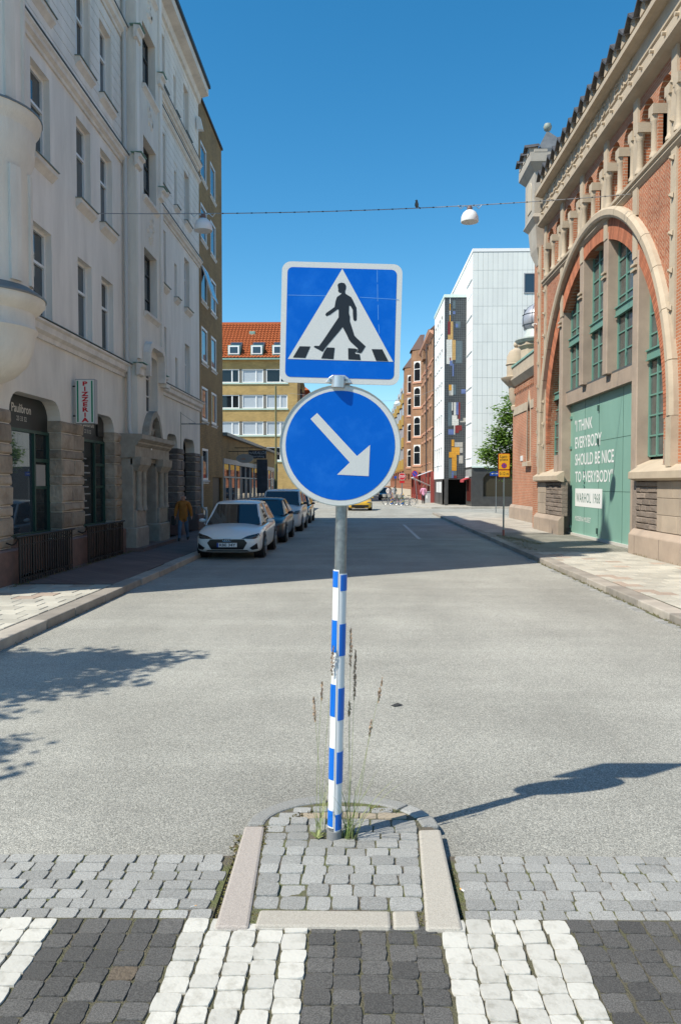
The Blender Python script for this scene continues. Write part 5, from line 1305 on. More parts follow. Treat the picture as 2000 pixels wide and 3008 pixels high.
for a, b in wz: window(FM, 13.0, 14.1, a, b, .022, WB, M('grey_frame', (.3, .31, .32), .5), .08, (), (), GLASS2)
FMs = wallR(XM)
MB(FMs).poly([(YM, 3.3), (66.3, 3.3), (66.3, 20.3), (YM, 20.3)], [[(63.0, 4.1 + k * 2.85), (65.9, 4.1 + k * 2.85), (65.9, 5.75 + k * 2.85), (63.0, 5.75 + k * 2.85)] for k in range(6)], 0, .25).build('side_wall', WREND, WB)
for k in range(6): window(FMs, 63.0, 65.9, 4.1 + k * 2.85, 5.75 + k * 2.85, -.2, WB, WREND, .1, (.5,), (), GLASS, (WREND, .08, .05))
# tower part with mosaic front
XT, YT = 7.17, 66.3
MB().box(XT + .31, XM + 3, YT + .3, 75, 2.35, 17.6).build('tower_core', WREND, WB)
th = [[(68 + i * 1.75, 3.6 + k * 2.85), (69.1 + i * 1.75, 3.6 + k * 2.85), (69.1 + i * 1.75, 5.1 + k * 2.85), (68 + i * 1.75, 5.1 + k * 2.85)] for i in range(4) for k in range(5)]
FTw = wallR(XT)
MB(FTw).poly([(YT, 2.35), (75, 2.35), (75, 17.6), (YT, 17.6)], th, 0, .3).build('tower_side_wall', WREND, WB)
for h in th: window(FTw, h[0][0], h[1][0], h[0][1], h[2][1], -.28, WB, WREND, .08, (), (), GLASS2, (WREND, .06, .04))
MB().box(XT - .06, XM, YT - .08, 75, 17.6, 17.85).build('tower_roof_edge', M('pale_green_edge', (.6, .72, .66), .5), WB)
MB().box(XT, XM + 3, YT, 75, 2.3, 2.349).build('tower_soffit', DSTONE, WB)
def tile_grid(name, c1, c2, mort, s):
    return brickmat(name, c1, c2, mort, s, s, .012, .35, .2, offset=0., mixdirt=.12)
mos = MB(wallF(YT)).box(XT, XM - .01, 2.35, 17.6, -.05, .0).build('mosaic_wall', tile_grid('mosaic_black', (.025, .028, .032), (.04, .045, .05), (.12, .13, .13), .15), WB)
pal = dict(g=(.42, .4, .36), o=(.62, .3, .03), t=(.52, .33, .12), r=(.2, .02, .02), b=(.12, .17, .36), s=(.11, .15, .17), w=(.62, .62, .58), d=(.06, .07, .08))
def mz(y): return 17.6 - (y - 895) / (4120 - 895) * 15.25      # crop rows -> height
def mx(x): return XT + (x - 300) / (680 - 300) * 1.82
fields = [('w', 385, 402, 900, 1000), ('o', 385, 402, 1010, 1120), ('w', 385, 402, 1130, 1200), ('o', 387, 405, 1210, 1320), ('s', 445, 485, 950, 1090), ('b', 445, 485, 1140, 1190), ('r', 358, 400, 1320, 1550), ('t', 403, 448, 1320, 1640), ('t', 358, 402, 1553, 1640), ('s', 488, 575, 1320, 1430), ('b', 490, 535, 1360, 1425), ('w', 332, 430, 1640, 1800), ('w', 334, 442, 1800, 2070), ('t', 432, 495, 1645, 2000), ('s', 500, 610, 1660, 2060), ('r', 392, 415, 1960, 2010), ('b', 392, 440, 2012, 2100), ('b', 440, 466, 2070, 2290), ('o', 380, 425, 2440, 2540), ('w', 428, 452, 2440, 2630), ('g', 385, 426, 2545, 2630), ('s', 454, 505, 2440, 2620), ('b', 598, 675, 2520, 2600), ('s', 366, 428, 2755, 3175), ('w', 430, 452, 2755, 2900), ('w', 470, 506, 2755, 2980), ('b', 508, 548, 2755, 2975), ('r', 550, 580, 2755, 3050), ('w', 438, 525, 2985, 3165), ('w', 526, 552, 3050, 3160), ('g', 580, 688, 3085, 3110), ('g', 636, 688, 3030, 3084), ('r', 492, 610, 3165, 3255), ('r', 492, 560, 3256, 3300), ('b', 372, 470, 3235, 3330), ('w', 475, 490, 3165, 3330), ('o', 430, 478, 3420, 3540), ('g', 485, 630, 3465, 3550), ('o', 430, 575, 3555, 3690), ('o', 388, 520, 3640, 3740), ('g', 577, 632, 3560, 3655), ('g', 563, 634, 3705, 3845), ('o', 440, 522, 3742, 3975), ('s', 386, 438, 3765, 4110), ('b', 440, 470, 3980, 4105), ('s', 472, 522, 3980, 4060), ('r', 480, 525, 4062, 4110)]
for fi, (c, x0, x1, y0, y1) in enumerate(fields):
    cc = pal[c]
    sub(MB(wallF(YT)).box(mx(x0), mx(x1), mz(y1), mz(y0), .001, .012 + fi * .0004), 'mosaic_field', tile_grid('mosaic_' + c, cc, tuple(k * .85 for k in cc), tuple(k * .6 for k in cc), .15), mos)
# dark ground floor
MB().box(XT + .02, XT + .05, 67.8, 75, .1, 2.3).build('ground_floor_wall', DSTONE, WB)
MB().box(XT + .02, XM + 2, 70.4, 70.6, .1, 2.3).build('passage_wall', DARKIN, WB)
MB().box(XT + .05, XT + .33, 66.0, 66.35, .1, 2.3).build('pillar', DSTONE, WB, bevel=.01)
MB(wallR(XT + .02)).box(68.5, 72.5, 1.15, 2.1, .0, .04).build('louvre_panel', WREND, WB)
for k in range(3): MB(wallR(XT - .02)).box(69.4 + k * .95, 69.5 + k * .95, 1.15, 2.1, .0, .02).build('louvre_gap', DSTONE, WB)
sw_ = [(9.9, .9), (13.0, .9), (13.0, 2.5), (12.7, 2.75), (10.2, 2.75), (9.9, 2.4)]
MB(FM).poly([(XM, .1), (16, .1), (16, 3.29), (XM, 3.29)], [sw_], -.02, .2).build('shop_wall', DSTONE, WB)
MB(FM).box(9.8, 13.1, .8, 2.85, -.25, -.2).build('shop_pane', M('dim_glass', (.055, .05, .035), .06, spec=.7), WB)
MB(FM).box(12.55, 12.62, .9, 2.75, -.19, -.05).build('shop_mullion', WREND, WB)
MB(FMs).box(62.65, 66.2, .1, 3.29, -.3, -.02).build('side_shop_wall', DSTONE, WB)
MB(FMs).box(63.3, 65.6, .5, 2.3, -.02, .0).build('side_shop_pane', M('red_display', (.12, .03, .025), .15), WB)
MB(FMs).box(62.7, 66.0, 2.5, 3.1, -.01, .05).build('side_fascia', M('grey_fascia', (.3, .3, .29), .5), WB)
MB(FM).box(XM + .0, 11.2, 3.22, 3.32, -.01, .12).build('canopy_edge', M('pale_green_edge'), WB)
aw = thing('red_awning', 'small rolled red awning on the side of the white tiled block', 'awning', (XM, 65, 2.2))
MB(FMs).prof([(.02, 2.45), (.5, 2.25), (.5, 2.05), (.45, 2.05), (.45, 2.2), (.02, 2.35)], 64.0, 66.0).build('cloth', M('awning_red', (.4, .05, .06), .8), aw)
MB(FMs).box(64.0, 66.0, 2.44, 2.5, .02, .08).build('cassette', WREND, aw)

# ---------------------------------------------------------------- brick houses farther along the right side
OBR = brickmat('orange_brick', (.36, .19, .1), (.29, .15, .08), (.3, .22, .16), .25, .08, .007, bump=.3)
SALM = M('salmon_render', (.56, .3, .2), .8)
def ohouse():
    t = thing('brick_house_with_bays', 'orange brick house with corner bays and dormers past the white block', 'building', (7, 90, 0))
    X_ = 7.05; F_ = wallR(X_)
    hs = [(77 + i * 3.2, 4.7 + k * 3.7, 78.3 + i * 3.2, 7.3 + k * 3.7) for i in range(4) for k in range(4)]
    MB(F_).poly([(75.05, 3.6), (104, 3.6), (104, 19), (75.05, 19)], [[(a, b), (c, b), (c, d), (a, d)] for a, b, c, d in hs], 0, .25).build('street_wall', OBR, t)
    for a, b, c, d in hs:
        window(F_, a, c, b, d, -.2, t, WHITEP, .1, (.5,), (.65,), GLASS, (SALM, .1, .08))
        MB(F_).box(a - .15, c + .15, d + .0, d + .25, .0, .06).build('window_head', SALM, t)
    MB().box(X_ + .3, 18, 75.1, 104, 0, 19).build('light_block_core', OBR, t)  # solid core added inside the brick house to block light
    for z in (3.6, 8.4, 12.1, 15.9): MB(F_).box(75.05, 104, z, z + .18, .0, .07).build('band', SALM, t)
    MB(F_).prof([(0, 18.6), (.35, 18.9), (.4, 19.1), (0, 19.2)], 75.05, 104).build('cornice', SALM, t)
    MB().loft([[(X_ - .3, 75, 19.2), (18, 75, 19.2), (18, 104, 19.2), (X_ - .3, 104, 19.2)], [(X_ + 2, 75, 21.6), (15, 75, 21.6), (15, 104, 21.6), (X_ + 2, 104, 21.6)]]).build('roof', M('brown_roof', (.1, .06, .05), .8), t)
    for yc, r_, zt in ((90, 1.25, 19.6), (101, 1.5, 19.2)):
        ring = [(X_, yc - 1.9), (X_ - r_ * .85, yc - 1.1), (X_ - r_ * .85, yc + 1.1), (X_, yc + 1.9)]
        b_ = MB().loft([[(x, y, 3.7) for x, y in ring], [(x, y, zt) for x, y in ring]]).build('bay', OBR, t)
        d = Vector((ring[1][0] - ring[0][0], ring[1][1] - ring[0][1], 0)).normalized(); nrm = Vector((d.y, -d.x, 0))
        if nrm.y > 0: nrm = -nrm
        FB_ = Fr((ring[0][0], ring[0][1], 0), d, (0, 0, 1), nrm)
        for z in (4.8, 8.5, 12.3, 15.6):
            sub(MB(FB_).box(.2, 1.1, z - .1, z + 2.5, .0, .02), 'bay_window', WHITEP, b_); sub(MB(FB_).prism(archpoly(.28, 1.02, z, z + 2.0, 6), .021, .03), 'pane', GLASS, b_)
            sub(MB(FB_).box(.05, 1.25, z - .35, z - .1, .0, .07), 'bay_band', SALM, b_)
            sub(MB(FB_).box(.28, 1.02, z + 1.45, z + 1.53, .03, .04), 'transom', WHITEP, b_)
        sub(MB().loft([[(x - .2 * (x < X_), y, zt) for x, y in ring], [(X_ + .4, yc - .3, zt + 2.2), (X_ - .1, yc - .2, zt + 2.2), (X_ - .1, yc + .2, zt + 2.2), (X_ + .4, yc + .3, zt + 2.2)]]), 'bay_roof', M('brown_roof'), b_)
    for yc in (84, 96):
        g_ = MB(wallF(yc)).prism([(X_ - .25, 17.6), (X_ + 1.6, 17.6), (X_ + 1.6, 21.2), (X_ + .3, 21.2), (X_ - .25, 19.4)], -2.2, 0).build('dormer', OBR, t)
        sub(MB(wallF(yc)).box(X_ + .15, X_ + .75, 18.6, 20.4, .0, .03), 'dormer_panel', M('pale_panel', (.7, .7, .68), .5), g_)
    REDW = M('oxblood_paint', (.26, .05, .04), .6)
    MB(F_).box(75.05, 104, .1, 3.58, -.2, .04).build('ground_floor', REDW, t)
    for i in range(7): MB(F_).box(76.2 + i * 3.9, 78.9 + i * 3.9, .7, 3.0, .04, .05).build('shop_pane', GLASS, t)
    for i in range(8): MB(F_).box(75.2 + i * 3.9, 75.6 + i * 3.9, .1, 3.5, .04, .18).build('shop_pilaster', REDW, t)
    MB().tube([(X_ - .25, 79.5, 18.5), (X_ - .25, 79.5, 3.0)], .07, 6).build('downpipe', M('dark_pipe', (.06, .05, .05), .5), t)
    t.scale.z = .87
    return t
ohouse()
pa = thing('slanted_awning', 'pale slanted shop awning on the brick house past the mosaic tower', 'awning', (6.6, 77.5, 2.5))
MB().loft([[(7.0, 76.2, 3.15), (7.0, 78.6, 3.15), (7.0, 78.6, 3.2), (7.0, 76.2, 3.2)], [(5.2, 76.2, 2.5), (5.2, 78.6, 2.5), (5.2, 78.6, 2.56), (5.2, 76.2, 2.56)]]).build('cloth', M('awning_pale', (.6, .63, .68), .7), pa)
for yy in (76.25, 78.5):
    MB().tube([(5.25, yy, 2.5), (7.05, yy, 1.7)], .03, 5).build('stay', ALU, pa)
def yhouse():
    t = thing('yellow_panel_house', 'far apartment house with yellow balcony panels on the right side', 'building', (6.9, 125, 0))
    X_ = 6.9; F_ = wallR(X_)
    MB().box(X_, 18, 104.3, 170, 0, 15.5).build('wall', M('terracotta_wall', (.4, .17, .1), .85), t)
    MB(F_).box(104.3, 170, .1, 1.2, .0, .05).build('plinth', M('pale_plinth', (.55, .5, .42), .8), t)
    for k in range(12): MB(F_).box(104.3, 170, 1.35 + k * .22, 1.38 + k * .22, .0, .03).build('rustication', M('terracotta_dark', (.28, .11, .07), .85), t)
    YP = M('yellow_panel', (.5, .34, .09), .6); PK = M('pink_panel', (.5, .28, .27), .6)
    for i in range(8):
        y = 107 + i * 7.5
        for k in range(4):
            z = 4.0 + k * 3.
            o = MB(F_).box(y, y + 3.2, z, z + 1.3, .0, 1.0).build('balcony', YP, t)
            sub(MB(F_).box(y + .1, y + 3.1, z + 1.3, z + 2.9, .0, .85), 'balcony_glazing', M('pale_blind_glass'), o)
            window(F_, y + 4, y + 5.6, z + 1.1, z + 2.7, .02, t, WHITEP, .12, (.5,), (), GLASS)
            MB(F_).box(y + 3.6, y + 3.95, z + .2, z + 1.7, .0, .5).build('pink_bay', PK, t)
    MB().loft([[(X_ - .6, 104.3, 15.5), (18, 104.3, 15.5), (18, 170, 15.5), (X_ - .6, 170, 15.5)], [(X_ + 1.6, 105, 18.2), (15, 105, 18.2), (15, 168, 18.2), (X_ + 1.6, 168, 18.2)]]).build('roof', M('brown_tile_roof', (.16, .09, .06), .8), t)
    MB(F_).box(104.3, 170, 15.3, 15.6, -.1, .8).build('eaves', M('pale_eaves', (.6, .55, .45), .7), t)
    MB().lathe([(.5, 18.1), (.5, 18.6), (.3, 18.9), (.001, 19.4)], (X_ + 2.2, 110), 8).build('roof_lantern', M('dark_pipe'), t)
yhouse()
ce = thing('closing_house', 'distant house closing the view down the street', 'building', (0, 240, 0))
MB().box(-40, 40, 240, 255, 0, 15).build('wall', M('ochre_plaster'), ce)
MB().loft([[(-40, 239.5, 15), (40, 239.5, 15), (40, 255, 15), (-40, 255, 15)], [(-40, 246, 19), (40, 246, 19), (40, 249, 19), (-40, 249, 19)]]).build('roof', TILE, ce)
for i in range(20):
    for z in (1.5, 4.9, 8.2, 11.5): window(wallF(240), -38 + i * 4, -36 + i * 4, z, z + 1.9, .02, ce, WHITEP, .12, (.5,), (), GLASS)
rf_ = thing('far_right_house', 'brick house beyond the yellow panel house on the right side', 'building', (7, 200, 0))
MB().box(6.9, 20, 172, 238, 0, 14).build('wall', OBR, rf_)
MB().loft([[(6.5, 172, 14), (20, 172, 14), (20, 238, 14), (6.5, 238, 14)], [(9, 174, 17), (17, 174, 17), (17, 236, 17), (9, 236, 17)]]).build('roof', TILE, rf_)
for i in range(13):
    for z in (1.5, 4.6, 7.7, 10.8): window(wallR(6.9), 174 + i * 5, 176 + i * 5, z, z + 1.8, .02, rf_, WHITEP, .12, (.5,), (), GLASS)

# ---------------------------------------------------------------- trees
def leaf_mat(name, c, c2):
    m = bpy.data.materials.new(name); m.use_nodes = True; n = m.node_tree.nodes; L = m.node_tree.links; b = n['Principled BSDF']
    b.inputs['Roughness'].default_value = .55
    g_ = n.new('ShaderNodeNewGeometry'); t = n.new('ShaderNodeTexNoise'); t.inputs['Scale'].default_value = 2.2; L.new(g_.outputs['Position'], t.inputs['Vector'])
    mx_ = n.new('ShaderNodeMix'); mx_.data_type = 'RGBA'; mx_.inputs[6].default_value = (*c, 1); mx_.inputs[7].default_value = (*c2, 1); L.new(t.outputs['Fac'], mx_.inputs[0]); L.new(mx_.outputs[2], b.inputs['Base Color'])
    tr = n.new('ShaderNodeBsdfTranslucent'); tr.inputs['Color'].default_value = (.16, .3, .04, 1)
    ms_ = n.new('ShaderNodeMixShader'); ms_.inputs[0].default_value = .35; L.new(b.outputs[0], ms_.inputs[1]); L.new(tr.outputs[0], ms_.inputs[2]); L.new(ms_.outputs[0], n['Material Output'].inputs['Surface'])
    return m
LEAF = leaf_mat('leaf', (.12, .21, .035), (.2, .31, .07))
BARK = M('bark', (.12, .09, .06), .9, c2=(.07, .055, .04), scale=8, bump=.6, bscale=20)
def tree(label, base, h, clumps, nleaf, ls, seed, trunk_r=.14, bend=0.):
    rnd = random.Random(seed); t = thing('broadleaf_tree', label, 'tree', base)
    bx, by, bz = base; top = Vector((bx, by, h * .62))
    tr = MB(); tr.tube([(bx, by, bz), (bx + .03, by, h * .3), tuple(top)], [trunk_r, trunk_r * .8, trunk_r * .5], 9); trunk = tr.build('trunk', BARK, t, smooth=True)
    for (cx_, cy_, cz_, cr) in clumps:
        s = Vector((bx, by, h * rnd.uniform(.28, .55))); e = Vector((cx_, cy_, cz_)); mdl = (s + e) / 2 + Vector((0, 0, cr * .2))
        sub(MB().tube([tuple(s), tuple(mdl), tuple(e)], [trunk_r * .45, trunk_r * .3, trunk_r * .1], 6), 'limb', BARK, trunk)
    b = MB(); tot = sum(c[3] ** 2.2 for c in clumps)
    for (cx_, cy_, cz_, cr) in clumps:
        n_ = int(nleaf * cr ** 2.2 / tot); tw = [Vector((rnd.gauss(0, 1), rnd.gauss(0, 1), rnd.gauss(0, .8))).normalized() * cr * rnd.uniform(.45, 1.05) for _ in range(max(6, n_ // 22))]
        for i in range(n_):
            q = rnd.choice(tw) * rnd.uniform(.55, 1.05); p = Vector((cx_, cy_, cz_)) + q + Vector((rnd.gauss(0, ls * 1.2), rnd.gauss(0, ls * 1.2), rnd.gauss(0, ls)))
            a = rnd.uniform(0, 6.3); d = Vector((math.cos(a), math.sin(a), rnd.uniform(-.7, .2))).normalized(); s_ = d.cross(Vector((rnd.gauss(0, .35), rnd.gauss(0, .35), 1))).normalized(); l = ls * rnd.uniform(.7, 1.3)
            b.face([tuple(p), tuple(p + d * l * .5 + s_ * l * .36), tuple(p + d * l), tuple(p + d * l * .5 - s_ * l * .36)])
    b.build('crown', LEAF, t, norm=False)
    return t
tree('small leafy green tree behind the annex corner', (9.9, 46.5, .1), 7.6, [(8.9, 46.0, 6.0, 1.0), (9.5, 46.8, 7.0, .75), (8.4, 46.2, 4.6, .95), (7.7, 46.0, 3.6, .8), (9.2, 46.3, 3.6, 1.0), (10.3, 47, 5.4, 1.3), (8.6, 46.8, 3.0, .7), (10.2, 46, 4.0, 1.1), (9.0, 46.2, 2.9, .6)], 13000, .19, 3)
sprays = []
rs = random.Random(17)
for (ax, ay, az_, n_) in ((-5.75, 5.95, 5.6, 11), (-5.95, 5.6, 5.5, 10), (-5.9, 5.15, 5.3, 11), (-6.3, 4.75, 5.1, 10), (-6.3, 4.25, 4.8, 8), (-5.5, 3.45, 4.5, 3), (-5.3, 2.9, 4.2, 3), (-5.2, 2.4, 4.1, 3)):
    s0 = Vector((-9.4, ay - .9, az_ + 1.2)); e0 = Vector((ax, ay, az_))
    for k in range(n_):
        q = s0.lerp(e0, (k + .6) / n_) if n_ > 6 else s0.lerp(e0, .8 + .2 * (k + .6) / n_); sprays.append((q.x + rs.gauss(0, .1), q.y + rs.gauss(0, .12), q.z + rs.gauss(0, .1), (.62 - .42 * k / n_) * (1 if n_ > 6 else .45)))
tree('street tree off to the left throwing leafy shadow on the road', (-9.9, 3.2, .0), 8.6, [(-9.6, 3.2, 7.4, 1.3), (-10.6, 4.4, 6.4, 1.3), (-10.2, 1.9, 6.2, 1.3), (-9.3, 4.6, 6.9, .9)] + sprays, 24000, .12, 9, .18)

# ---------------------------------------------------------------- street lamps on a span wire, bird
def wire_pt(t): return Vector((-6.3 + 13.4 * t, 18.85 + 2.02 * t, 8.42 + 1.08 * t - .32 * 4 * t * (1 - t) * .5))
CABLE = M('cable', (.3, .31, .32), .5, .3)
wr = thing('span_wire', 'thin overhead cable stretched from the white house to the brick hall', 'cable', tuple(wire_pt(0)))
MB().tube([tuple(wire_pt(i / 24)) for i in range(25)], .011, 5).build('cable', CABLE, wr)
for i in range(30):
    p = wire_pt(.22 + i * .026); MB().tube([tuple(p - Vector((.02, 0, .0))), tuple(p + Vector((.02, 0, 0)))], .016, 5).build('cable_clip', M('clip_dark', (.05, .05, .05), .6), wr)
LAMPW = M('lamp_shade_white', (.75, .76, .76), .35)
def lamp(t, label):
    p = wire_pt(t); L_ = thing('street_lamp', label, 'lamp', tuple(p), 'lamps on the span wire')
    c = (p.x, p.y); z = p.z - .42
    MB().lathe([(.04, z + .3), (.1, z + .29), (.17, z + .23), (.215, z + .13), (.225, z + .02), (.22, z)], c, 24).build('shade', LAMPW, L_, smooth=True, auto=60)
    MB().lathe([(.001, z + .012), (.19, z + .01), (.21, z + .004)], c, 20).build('diffuser', M('lamp_diffuser', (.4, .42, .36), .4), L_)
    MB().lathe([(.05, z + .3), (.07, z + .33), (.06, z + .39), (.03, z + .41)], c, 10).build('cap', M('lamp_cap', (.16, .1, .09), .5), L_)
    for s in (-1, 1):
        MB().tube([tuple(p + Vector((s * .3, 0, .01))), tuple(p + Vector((s * .23, 0, -.08))), tuple(p + Vector((s * .14, 0, .0))), tuple(p + Vector((s * .06, 0, -.04)))], .012, 5).build('hanger', ALU, L_)
lamp(.68, 'white bell lamp hanging on the cable near the brick hall')
lamp(.185, 'white bell lamp hanging on the cable before the brown brick house')
bp = wire_pt(.578)
bd = MB().lathe([(.001, bp.z + .0), (.035, bp.z + .03), (.05, bp.z + .08), (.042, bp.z + .13), (.028, bp.z + .16), (.03, bp.z + .18), (.02, bp.z + .205), (.001, bp.z + .215)], (bp.x, bp.y), 10)
bird = thing('pigeon', 'grey pigeon perched on the overhead cable', 'bird', tuple(bp))
body = bd.build('body', M('feather_grey', (.13, .13, .13), .8, c2=(.05, .07, .06), scale=20), bird, smooth=True)
sub(MB().loft([[(bp.x + .02, bp.y - .02, bp.z + .07), (bp.x + .02, bp.y + .02, bp.z + .07), (bp.x + .03, bp.y, bp.z + .03)], [(bp.x + .1, bp.y - .015, bp.z - .02), (bp.x + .1, bp.y + .015, bp.z - .02), (bp.x + .1, bp.y, bp.z - .03)]]), 'tail', M('feather_grey'), body)
sub(MB().loft([[(bp.x - .022, bp.y - .008, bp.z + .185), (bp.x - .022, bp.y + .008, bp.z + .185), (bp.x - .022, bp.y, bp.z + .2)], [(bp.x - .045, bp.y - .002, bp.z + .183), (bp.x - .045, bp.y + .002, bp.z + .183), (bp.x - .045, bp.y, bp.z + .188)]]), 'beak', M('dark_pipe'), body)
w2_ = thing('far_span_wire', 'second thin cable with a white globe lamp far down the street', 'cable', (7.17, 68, 9.6))
MB().tube([(7.2, 68, 10.4), (5.2, 68.5, 9.6), (3.4, 69, 9.25), (0, 69, 9.2), (-6.3, 69.5, 10)], .014, 4).build('cable', CABLE, w2_)
MB().lathe([(.001, 8.75), (.22, 8.85), (.3, 9.0), (.22, 9.15), (.06, 9.22)], (3.35, 69), 14).build('lamp_globe', LAMPW, w2_, smooth=True)

# ---------------------------------------------------------------- signs on posts
YEL = M('sign_yellow', (.75, .36, .01), .4); REDS = M('signal_red', (.5, .01, .015), .4); BLU = M('deep_sign_blue', (.01, .06, .35), .4)
def post_(t, x, y, z1, r_=.03, z0=.1, m_=None): return MB().tube([(x, y, z0), (x, y, z1)], r_, 10).build('pole', m_ or STEEL, t, smooth=True, auto=50)
t = thing('loading_bay_sign', 'yellow loading bay sign reading Lastplats on a grey post at the right kerb', 'sign', (4.98, 27, .12))
post_(t, 4.98, 27, 2.2)
MB().tube([(4.98, 27, .12), (4.98, 27, .32)], .04, 8).build('base_sleeve', M('red_sleeve', (.35, .1, .08), .6), t)
F_ = wallF(26.95)
for nm, z0, z1 in (('main_plate', 2.4, 2.95), ('lower_plate', 2.14, 2.385)):
    p_ = MB(F_).prism(rrect(4.78, 5.17, z0, z1, .03, .03, 3), -.015, 0).build(nm, REDS, t)
    sub(MB(F_).poly(rrect(4.793, 5.157, z0 + .013, z1 - .013, .022, .022, 3), w=.002), 'yellow_face', YEL, p_)
    if nm == 'main_plate':
        sub(text_fit(F_, 'Last-', 4.84, 5.1, 2.8, 2.9, .004, .006), 'lettering', SBL, p_); sub(text_fit(F_, 'plats', 4.84, 5.1, 2.68, 2.79, .004, .006), 'lettering', SBL, p_)
        for r_, m_, w in ((.095, REDS, .004), (.075, BLU, .0055)): sub(MB(F_).poly([(4.975 + r_ * math.cos(i * .3142), 2.535 + r_ * math.sin(i * .3142)) for i in range(20)], w=w), 'roundel', m_, p_)
        for a in (.785, 2.356):
            c_, s_ = math.cos(a), math.sin(a); sub(MB(F_).poly([(4.975 + c_ * .075 - s_ * .011, 2.535 + s_ * .075 + c_ * .011), (4.975 - c_ * .075 - s_ * .011, 2.535 - s_ * .075 + c_ * .011), (4.975 - c_ * .075 + s_ * .011, 2.535 - s_ * .075 - c_ * .011), (4.975 + c_ * .075 + s_ * .011, 2.535 + s_ * .075 - c_ * .011)], w=.007), 'cross_bar', REDS, p_)
    else: sub(text_fit(F_, '0-12 m', 4.82, 5.13, 2.21, 2.31, .004, .006), 'lettering', SBL, p_)
t = thing('blue_direction_sign', 'blue rectangular sign on a thin post behind the yellow sign', 'sign', (9.08, 52, .0))
post_(t, 9.08, 52, 2.9, .03, 0.); p_ = MB(wallF(51.95)).box(8.66, 9.3, 2.45, 2.73, -.02, 0).build('plate', BLU, t)
sub(MB(wallF(51.95)).poly([(8.74, 2.59), (8.84, 2.53), (8.84, 2.57), (9.2, 2.57), (9.2, 2.61), (8.84, 2.61), (8.84, 2.65)], w=.004), 'arrow', SW, p_)
t = thing('stop_sign', 'red octagonal STOP sign at the far crossing', 'sign', (4.05, 74, 0))
post_(t, 4.05, 74, 2.2, .05, 0); F_ = wallF(73.93)
oc = lambda r_: [(4.05 + r_ * math.cos(R(22.5 + 45 * i)), 2.62 + r_ * math.sin(R(22.5 + 45 * i))) for i in range(8)]
p_ = MB(F_).prism(oc(.36), -.02, 0).build('plate', SW, t); sub(MB(F_).poly(oc(.33), w=.003), 'red_field', REDS, p_); sub(text_fit(F_, 'STOP', 3.8, 4.3, 2.5, 2.74, .006, .03), 'lettering', SW, p_)
MB(F_).box(3.82, 4.28, 2.0, 2.2, -.02, 0).build('lower_plate', REDS, t)
def stripe_bollard(x, y, label):
    t = thing('striped_bollard', label, 'bollard', (x, y, 0), 'striped bollards'); F_ = wallF(y - .13)
    o = MB().box(x - .12, x + .12, y - .12, y + .12, 0, 1.0).build('body', M('bollard_blue', (.01, .1, .35), .5), t, bevel=.02)
    for k in range(3): sub(MB(F_).poly([(x - .12, .1 + k * .32), (x + .12, .26 + k * .32), (x + .12, .42 + k * .32), (x - .12, .26 + k * .32)], w=.002), 'yellow_stripe', M('bollard_yellow', (.7, .42, .05), .5), o)
stripe_bollard(4.05, 73.7, 'blue and yellow striped bollard under the STOP sign'); stripe_bollard(3.05, 73.5, 'blue and yellow striped bollard left of the bicycles')
t = thing('post_with_small_sign', 'dark thin post with small blue sign beside the bicycles', 'sign', (3.25, 70, 0))
post_(t, 3.25, 70, 2.6, .045, 0, M('dark_green_post', (.02, .04, .03), .5)); MB(wallF(69.94)).box(3.13, 3.35, 2.4, 2.62, -.02, 0).build('plate', BLU, t)
t = thing('no_parking_sign', 'round red and blue no parking sign on a tilted thin post', 'sign', (5.2, 70.2, .1))
MB().tube([(5.25, 70.2, .1), (5.0, 70.2, 2.5)], .03, 8).build('pole', STEEL, t); F_ = wallF(70.1)
ci = lambda r_: [(4.98 + r_ * .85 * math.cos(i * .35), 2.82 + r_ * math.sin(i * .35)) for i in range(18)]
p_ = MB(F_).prism(ci(.32), -.02, 0).build('plate', REDS, t); sub(MB(F_).poly(ci(.25), w=.003), 'blue_field', BLU, p_)
sub(MB(F_).poly([(4.82, 2.96), (4.86, 3.0), (5.14, 2.68), (5.1, 2.64)], w=.005), 'red_bar', REDS, p_)
t = thing('utility_cabinet', 'pale grey utility cabinet at the foot of the white tower', 'cabinet', (6.6, 75.5, .1))
MB().box(6.3, 6.95, 75.4, 75.9, .1, 1.15).build('body', M('cabinet_grey', (.4, .42, .42), .5), t, bevel=.02); MB().box(6.25, 7.0, 75.35, 75.95, 1.152, 1.2).build('lid', M('cabinet_grey'), t)
MB(wallF(75.4)).box(6.4, 6.6, .5, .8, .0, .02).build('label_plate', WHITEP, t)

